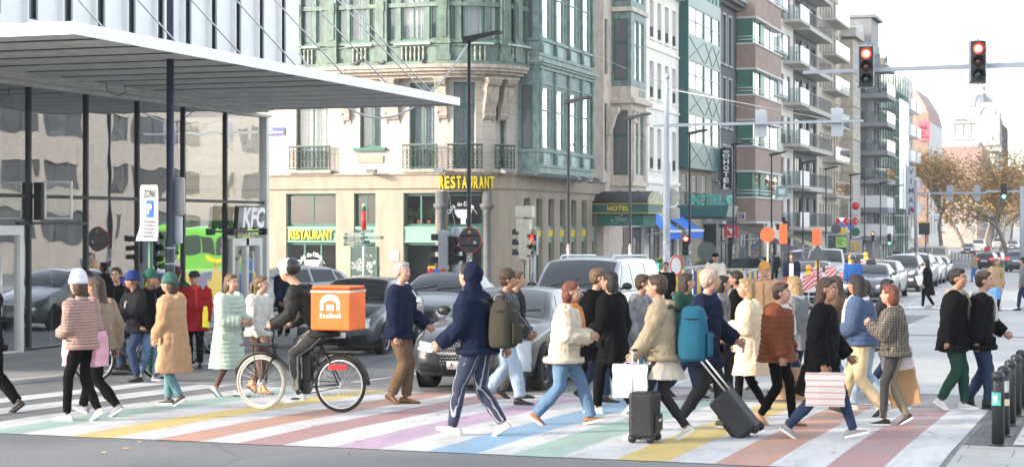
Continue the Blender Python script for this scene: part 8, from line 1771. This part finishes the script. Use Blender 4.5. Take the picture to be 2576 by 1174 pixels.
def bicycle(p,rz,label,fm,tyre_front,r=.335,wb=1.06,name='bicycle',rack=False,lean=0.):
 t=empty(name,(p[0],p[1],g(p[1])+.008),rz,label,'bicycle');t.rotation_euler[0]=lean
 fx,rx=wb*.56,-wb*.44;bb=(rx+.43,0,.29);seat=(rx+.24,0,.80);head=(fx-.15,0,.83);hb=(fx-.19,0,.66)
 for nm,x,tm in(('front_wheel',fx,tyre_front),('rear_wheel',rx,tyre_m)):
  mb=MB();mb.tube([(x+math.cos(a)*(r-.018),0,r+math.sin(a)*(r-.018))for a in[TAU*i/36 for i in range(37)]],.021,8,cap=False);w_=mb.build('wheel',tm,t)
  mb=MB();mb.tube([(x+math.cos(a)*(r-.045),0,r+math.sin(a)*(r-.045))for a in[TAU*i/36 for i in range(37)]],.011,6,cap=False);mb.build('rim',alu,w_);mb=MB()
  for i in range(20):a=TAU*i/20;mb.tube([(x+.02*math.cos(a+1.2),(.02 if i%2 else-.02),r+.02*math.sin(a+1.2)),(x+math.cos(a)*(r-.045),0,r+math.sin(a)*(r-.045))],.0018,3)
  mb.build('spokes',steel,w_);mb=MB();mb.lathe([(.03,-.045),(.035,-.03),(.02,0),(.035,.03),(.03,.045)],(x,0,r),12,axis='y');mb.build('hub',alu,w_)
 mb=MB()
 for a,b,q in((bb,seat,.018),(bb,hb,.024),(seat,(head[0]-.02,0,.76),.016)):mb.tube([a,b],q,8)
 for s in(-1,1):mb.tube([bb,(rx,s*.06,r)],.011,6);mb.tube([seat,(rx,s*.06,r)],.009,6)
 mb.tube([hb,head],.022,8);fr_=mb.build('frame',fm,t);mb=MB()
 for s in(-1,1):mb.tube([hb,(hb[0]+.03,s*.05,.6),(fx,s*.05,r)],[.016,.014,.01],7)
 mb.build('fork',fm,t);mb=MB();mb.tube([head,(head[0]-.02,0,.98)],.015,7);mb.tube([(head[0]-.14,-.30,1.0),(head[0]-.0,-.2,1.0),(head[0]+.02,0,.98),(head[0]-.0,.2,1.0),(head[0]-.14,.30,1.0)],.012,7);h_=mb.build('handlebar',cblk,t)
 for s in(-1,1):mb=MB();mb.tube([(head[0]-.15,s*.305,1.0),(head[0]-.06,s*.25,1.0)],.017,7);mb.build('grip',cblk,h_)
 mb=MB();mb.tube([seat,(seat[0]-.03,0,.90)],.013,7);mb.loft([[(seat[0]-.16+x,math.cos(a)*w_,.93+math.sin(a)*.025)for a in[TAU*i/10 for i in range(10)]]for x,w_ in((0,.05),(.05,.075),(.14,.055),(.25,.025),(.28,.01))]);mb.build('saddle',cblk,t)
 mb=MB();mb.lathe([(.085,.05),(.085,.056)],bb,18,axis='y');mb.tube([(bb[0],.06,bb[2]),(bb[0]+.1,.07,bb[2]-.13)],.012,6);mb.tube([(bb[0],-.06,bb[2]),(bb[0]-.1,-.07,bb[2]+.13)],.012,6);mb.obox((bb[0]+.1,.12,bb[2]-.13),(.09,.09,.02));mb.obox((bb[0]-.1,-.12,bb[2]+.13),(.09,.09,.02));mb.tube([(bb[0],.055,bb[2]+.08),(rx,.055,r+.035)],.006,4);mb.tube([(bb[0],.055,bb[2]-.08),(rx,.055,r-.035)],.006,4);mb.build('crankset',cblk,t)
 for x,a0,a1 in((fx,20,130),(rx,40,190)):mb=MB();mb.tube([(x+math.cos(R(a))*(r+.03),0,r+math.sin(R(a))*(r+.03))for a in range(a0,a1,10)],[(.006,.028)]*len(range(a0,a1,10)),6);mb.build('mudguard',cblk,t)
 if rack:
  mb=MB();mb.box(bb[0]-.06,bb[0]+.06,-.05,.05,bb[2]+.06,bb[2]+.42);bevel(mb.build('battery',cblk,t),.02);mb=MB();mb.box(fx-.16,fx+.22,-.16,.16,.78,.80);mb.tube([(fx,.12,r),(fx+.05,.12,.78)],.008,5);mb.tube([(fx,-.12,r),(fx+.05,-.12,.78)],.008,5);mb.build('front_rack',cblk,t);mb=MB();mb.box(rx-.3,rx+.16,-.07,.07,.72,.735);mb.build('rear_rack',cblk,t);mb=MB();mb.box(rx-.12,rx+.12,.07,.09,.52,.58);mb.build('red_panel',L_off[0]if False else mat('reflector_red',(.7,.03,.04),rough=.3),t)
 else:mb=MB();mb.box(seat[0]-.1,seat[0]-.07,-.02,.02,.76,.8);mb.build('tail_lamp',mat('reflector_red',(.7,.03,.04),rough=.3),t)
 return t
bp=G(768,1034);bicycle(bp,PI,'black courier electric bicycle with a pale front tyre',cblk,mat('pale_tyre',(.45,.40,.33),rough=.8),rack=True,name='bicycle')
person('courier','courier in a black jacket and white helmet riding the black bicycle left',bp,180,ht=1.80,lean=.62,top=(cloth('courier_black',(.02,.021,.02),rough=.55),.50,.025),legs=(striped('black_grey_trousers',(.02,.02,.02),(.25,.24,.22),3,'Y',.9),1.0),shoes=SW,hair=('short',HD),hat=('helmet',mat('helmet_white',(.62,.63,.65),rough=.3,var=.05,coat=.6),mat('helmet_black',(.02,.02,.022),rough=.3)),hip=(-.25,.97),feet=[(.06,.10,.17,R(10)),(-.13,-.10,.42,R(18))],arms=(('to',(.30,.27,1.06)),('to',(.30,-.27,1.06))),skin=skin_a)
q=W('courier',(-.44,0,1.0));t=empty('delivery_box',(q.x,q.y,q.z),R(180),'bright orange delivery box with white logos on the courier\'s back','delivery box');orb=mat('orange_box',(.70,.125,.013),rough=.55,var=.08,vs=3,bump=.2,bs=8)
mb=MB();mb.box(-.26,.26,-.24,.24,0,.50);o=mb.build('box',orb,t);bevel(o,.02,2)
for s,rz_ in((-1,0),(1,PI)):
 mb=MB();y=s*.243
 mb.prism([(-.13,.24),(-.13,.34),(-.10,.40),(-.04,.43),(.04,.43),(.10,.40),(.13,.34),(.13,.24),(.09,.24),(.09,.33),(.03,.36),(-.03,.36),(-.09,.33),(-.09,.24)],y-.002,y+.002,'y');mb.box(-.045,.045,y-.002,y+.002,.24,.31);mb.build('house_logo',whitep,t)
 mb=MB()
 for i in range(7):mb.box(-.14+i*.041,-.115+i*.041,y-.002,y+.002,.15,.19+.02*(i%3==0))
 mb.build('logo_print',whitep,t)
mb=MB()
for i in range(9):mb.box(.261,.264,-.18+i*.042,-.155+i*.042,.16,.21)
mb.build('logo_print',whitep,t);mb=MB();mb.box(.261,.263,-.2,.2,.30,.31);mb.build('seam',orb,t);mb=MB();mb.box(-.25,.25,-.23,.23,.5,.53);bevel(mb.build('lid',orb,t),.012);mb=MB();mb.box(-.262,.262,-.243,.243,.455,.475);mb.build('reflective_band',sticker_w,t);mb=MB();mb.box(-.262,.262,-.242,.242,.488,.496);mb.build('zip',cblk,t)
bp2=G(330,958);bicycle(bp2,R(-128),'dark city bicycle held by the waiting rider in the dark blue hood',mat('graphite_frame',(.10,.11,.12),rough=.35,metal=.3),tyre_m)
person('waitcyc','waiting cyclist in a dark blue hood, black jacket and white lanyard',bp2,-128,ht=1.70,lean=.12,top=(cloth('black_parka',(.014,.014,.017)),.47,.04,'hood'),legs=(K['jeand'],1.0),shoes=SK,hair=('short',HD),hat=('beanie',cloth('blue_hood',(.02,.035,.14)),1.1),hip=(-.12,.84),feet=[(.0,.26,0,0),(.06,-.14,.16,0)],arms=(('to',(.28,.24,1.03)),('to',(.28,-.24,1.03))),skin=skin_b,head_yaw=-35)
mb=MB();c_=PEOPLE['waitcyc'];p0=Vector(c_['C'](.80));mb.tube([p0+Vector((.06,.05,.0)),p0+Vector((.155,.02,-.10)),p0+Vector((.175,.0,-.24)),p0+Vector((.155,-.02,-.10)),p0+Vector((.06,-.05,.0))],[(.012,.006)]*5,5);mb.obox(p0+Vector((.19,0,-.28)),(.01,.07,.09));mb.build('lanyard',sticker_w,c_['o'])
bicycle(D(528,31.5),R(12),'white and blue bicycle standing behind the tan coat',mat('pale_blue_frame',(.35,.45,.55),rough=.35),tyre_m)
sp=D(1800,52.6);t=empty('kick_scooter',(sp[0],sp[1],g(sp[1])),R(-84),'black electric kick scooter with a red stem under the man in the cream jumper','scooter');part('deck',t,cblk,lambda m:m.box(-.42,.35,-.08,.08,.08,.125));part('stem',t,red_,lambda m:m.tube([(.36,0,.12),(.36,0,.95)],.028,8));part('handlebar',t,cblk,lambda m:m.tube([(.34,-.24,1.0),(.36,0,.97),(.34,.24,1.0)],.018,6));part('head_lamp',t,whitep,lambda m:m.ball((.40,0,.88),.03,8))
for x in(-.45,.40):part('wheel',t,tyre_m,lambda m:m.lathe([(0,-.025),(.10,-.025),(.11,0),(.10,.025),(0,.025)],(x,0,.11),16,axis='y'))
dg=bpy.context.evaluated_depsgraph_get();dg.update();done=[]
for o,ex in BAKE:done.append((o,ex,bpy.data.meshes.new_from_object(o.evaluated_get(dg),depsgraph=dg)))
for o,ex,me in done:
 o.modifiers.clear();mats_=list(o.data.materials);o.data=me;me.materials.clear()
 for m_ in mats_:me.materials.append(m_)
 if ex:
  e=ex.mesh('detail',mats_);bm=bmesh.new();bm.from_mesh(me)
  for f in bm.faces:f.material_index=0;f.smooth=True
  bm.from_mesh(e);bm.to_mesh(me);bm.free()
 else:me.polygons.foreach_set('use_smooth',[True]*len(me.polygons));me.polygons.foreach_set('material_index',[0]*len(me.polygons))
barkm=mat('plane_bark',(.20,.17,.13),rough=.9,var=.3,vs=4,bump=.4,bs=20)
lf=[mat('leaf_russet',(.52,.29,.11),rough=.7,var=.3,vs=1.5),mat('leaf_ochre',(.64,.40,.15),rough=.7,var=.3,vs=1.5),mat('leaf_olive',(.40,.36,.15),rough=.7,var=.3,vs=1.5)]
def tree_meshes(seed,hgt,rad,nleaf,leaf=.3):
 rs=random.Random(seed);wood=MB();tips=[]
 def grow(p,d,L,r,lev):
  n=4;pts=[p];q=p
  for i in range(n):d=(d+Vector((rs.gauss(0,.13),rs.gauss(0,.13),.05))).normalized();q=q+d*L/n;pts.append(q)
  wood.tube(pts,[r*(1-.45*i/n)for i in range(n+1)],6 if lev<2 else 4,cap=False)
  if lev>=2:tips.extend(pts[1:])
  if lev<4:
   for i in range(3 if lev else 6):
    a=rs.random()*TAU;e=rs.uniform(.35,.95);b=d.orthogonal().normalized();c=d.cross(b);nd=(d*math.cos(e)+(b*math.cos(a)+c*math.sin(a))*math.sin(e)).normalized()
    grow(pts[rs.choice((2,3,4))if lev else rs.choice((3,4))],nd,L*rs.uniform(.55,.78),r*.5,lev+1)
 grow(Vector((0,0,-.2)),Vector((0,0,1)),hgt*.36,hgt*.02,0)
 cr=MB();tips=[t_ for t_ in tips if t_.z>hgt*.24];cl=[rs.choice(tips)for _ in range(nleaf//9)]
 for c in cl:
  m=0 if rs.random()<.4 else 1 if rs.random()<.7 else 2
  for k in range(9):
   q=c+Vector((rs.gauss(0,.75),rs.gauss(0,.75),rs.gauss(0,.55)));s=leaf*rs.uniform(.4,1.0);M=Matrix.Rotation(rs.random()*TAU,3,'Z')@Matrix.Rotation(rs.gauss(0,1),3,'X')
   a,b=M@Vector((s,0,0)),M@Vector((0,s*.62,0));cr.face([cr.p(*(q-a)),cr.p(*(q-b*.8)),cr.p(*(q+a*.8)),cr.p(*(q+b))],m)
 return wood.mesh('trunk',barkm),cr.mesh('crown',lf)
TM=[tree_meshes(s,12.5,5,n,l)for s,n,l in((3,6500,.2),(8,6000,.2),(21,4600,.2),(5,700,.2))]
def tree(p,k,sc_,rz,label,grp='plane trees along the boulevard'):
 t=empty('plane_tree',(p[0],p[1],g(p[1])),rz,label,'tree',grp);t.scale=(sc_,)*3;link(TM[k][0],'trunk',t);link(TM[k][1],'crown',t);return t
for i,(u,z,k,s,lb)in enumerate(((2368,196,0,1.2,'first plane tree with thin russet leaves, left of the green light'),(2546,168,1,1.12,'dark trunked plane tree with ochre leaves behind the green light'),(2428,262,1,1.25,'plane tree with russet leaves just behind the first one'),(2476,300,0,1.25,'plane tree in the middle of the boulevard, below the dome'),(2516,262,2,1.15,'thin plane tree between the first and the dark trunked one'),(2592,236,0,1.15,'plane tree with a dense crown cut by the right edge'),(2400,330,1,1.1,'far plane tree in front of the low brick house'),(2452,372,0,1.15,'far plane tree right below the pale office block'),(2500,360,1,1.15,'far plane tree near the end of the row'),(2540,340,0,1.15,'far plane tree seen between the green light and its pole'),(2575,330,1,1.15,'far plane tree behind the pole at the right edge'),(2492,430,0,1.2,'most distant plane tree closing the boulevard'))):tree(D(u,z),k,s,i*1.3,lb)
for i,(x,y,k,s)in enumerate(((-34,-5,3,1.1),(-40,-3.5,3,1.15),(-45,-1.5,3,1.1))):tree((x,y),k,s,i*2.1,'unseen plane tree added behind the viewpoint to dapple the crossing','added trees for dappled light')  # nearly bare trees out of view, added to break sunlight into streaks
t=empty('median_railing',(D(2440,190)[0],D(2440,190)[1],g(190)),R(35),'low dark railing at the far kerb under the plane trees','railing');part('bars',t,polem,lambda m:(m.box(-5,5,-.03,.03,.95,1.0),[m.box(-5+i*.4,-4.95+i*.4,-.02,.02,0,.95)for i in range(26)]))
mb=MB();rs=random.Random(12)
for i in range(150):
 x,y=rs.uniform(-14,2),rs.uniform(12.5,30)if i<110 else rs.uniform(30,60);a=rs.random()*TAU;s=rs.uniform(.025,.055);z=g(y)+(.05 if x>-1.4 else .014)
 c_,d_=math.cos(a)*s,math.sin(a)*s;mb.face([mb.p(x-c_,y-d_,z),mb.p(x+d_*.6,y-c_*.6,z+.008),mb.p(x+c_,y+d_,z+.004),mb.p(x-d_*.6,y+c_*.6,z+.012)],i%3)
tag(mb.build('leaf_litter',lf),kind='stuff')
m=bpy.data.materials.new('haze_air');m.use_nodes=True;t_=m.node_tree;t_.nodes.clear();o_=N(t_,'ShaderNodeOutputMaterial');v_=N(t_,'ShaderNodeVolumePrincipled');v_.inputs['Color'].default_value=(.93,.95,1,1);v_.inputs['Density'].default_value=.00028;v_.inputs['Anisotropy'].default_value=.0
t_.links.new(v_.outputs[0],o_.inputs['Volume']);mb=MB();mb.box(-260,260,-95,800,-3.5,46);tag(mb.build('haze',m),kind='stuff')
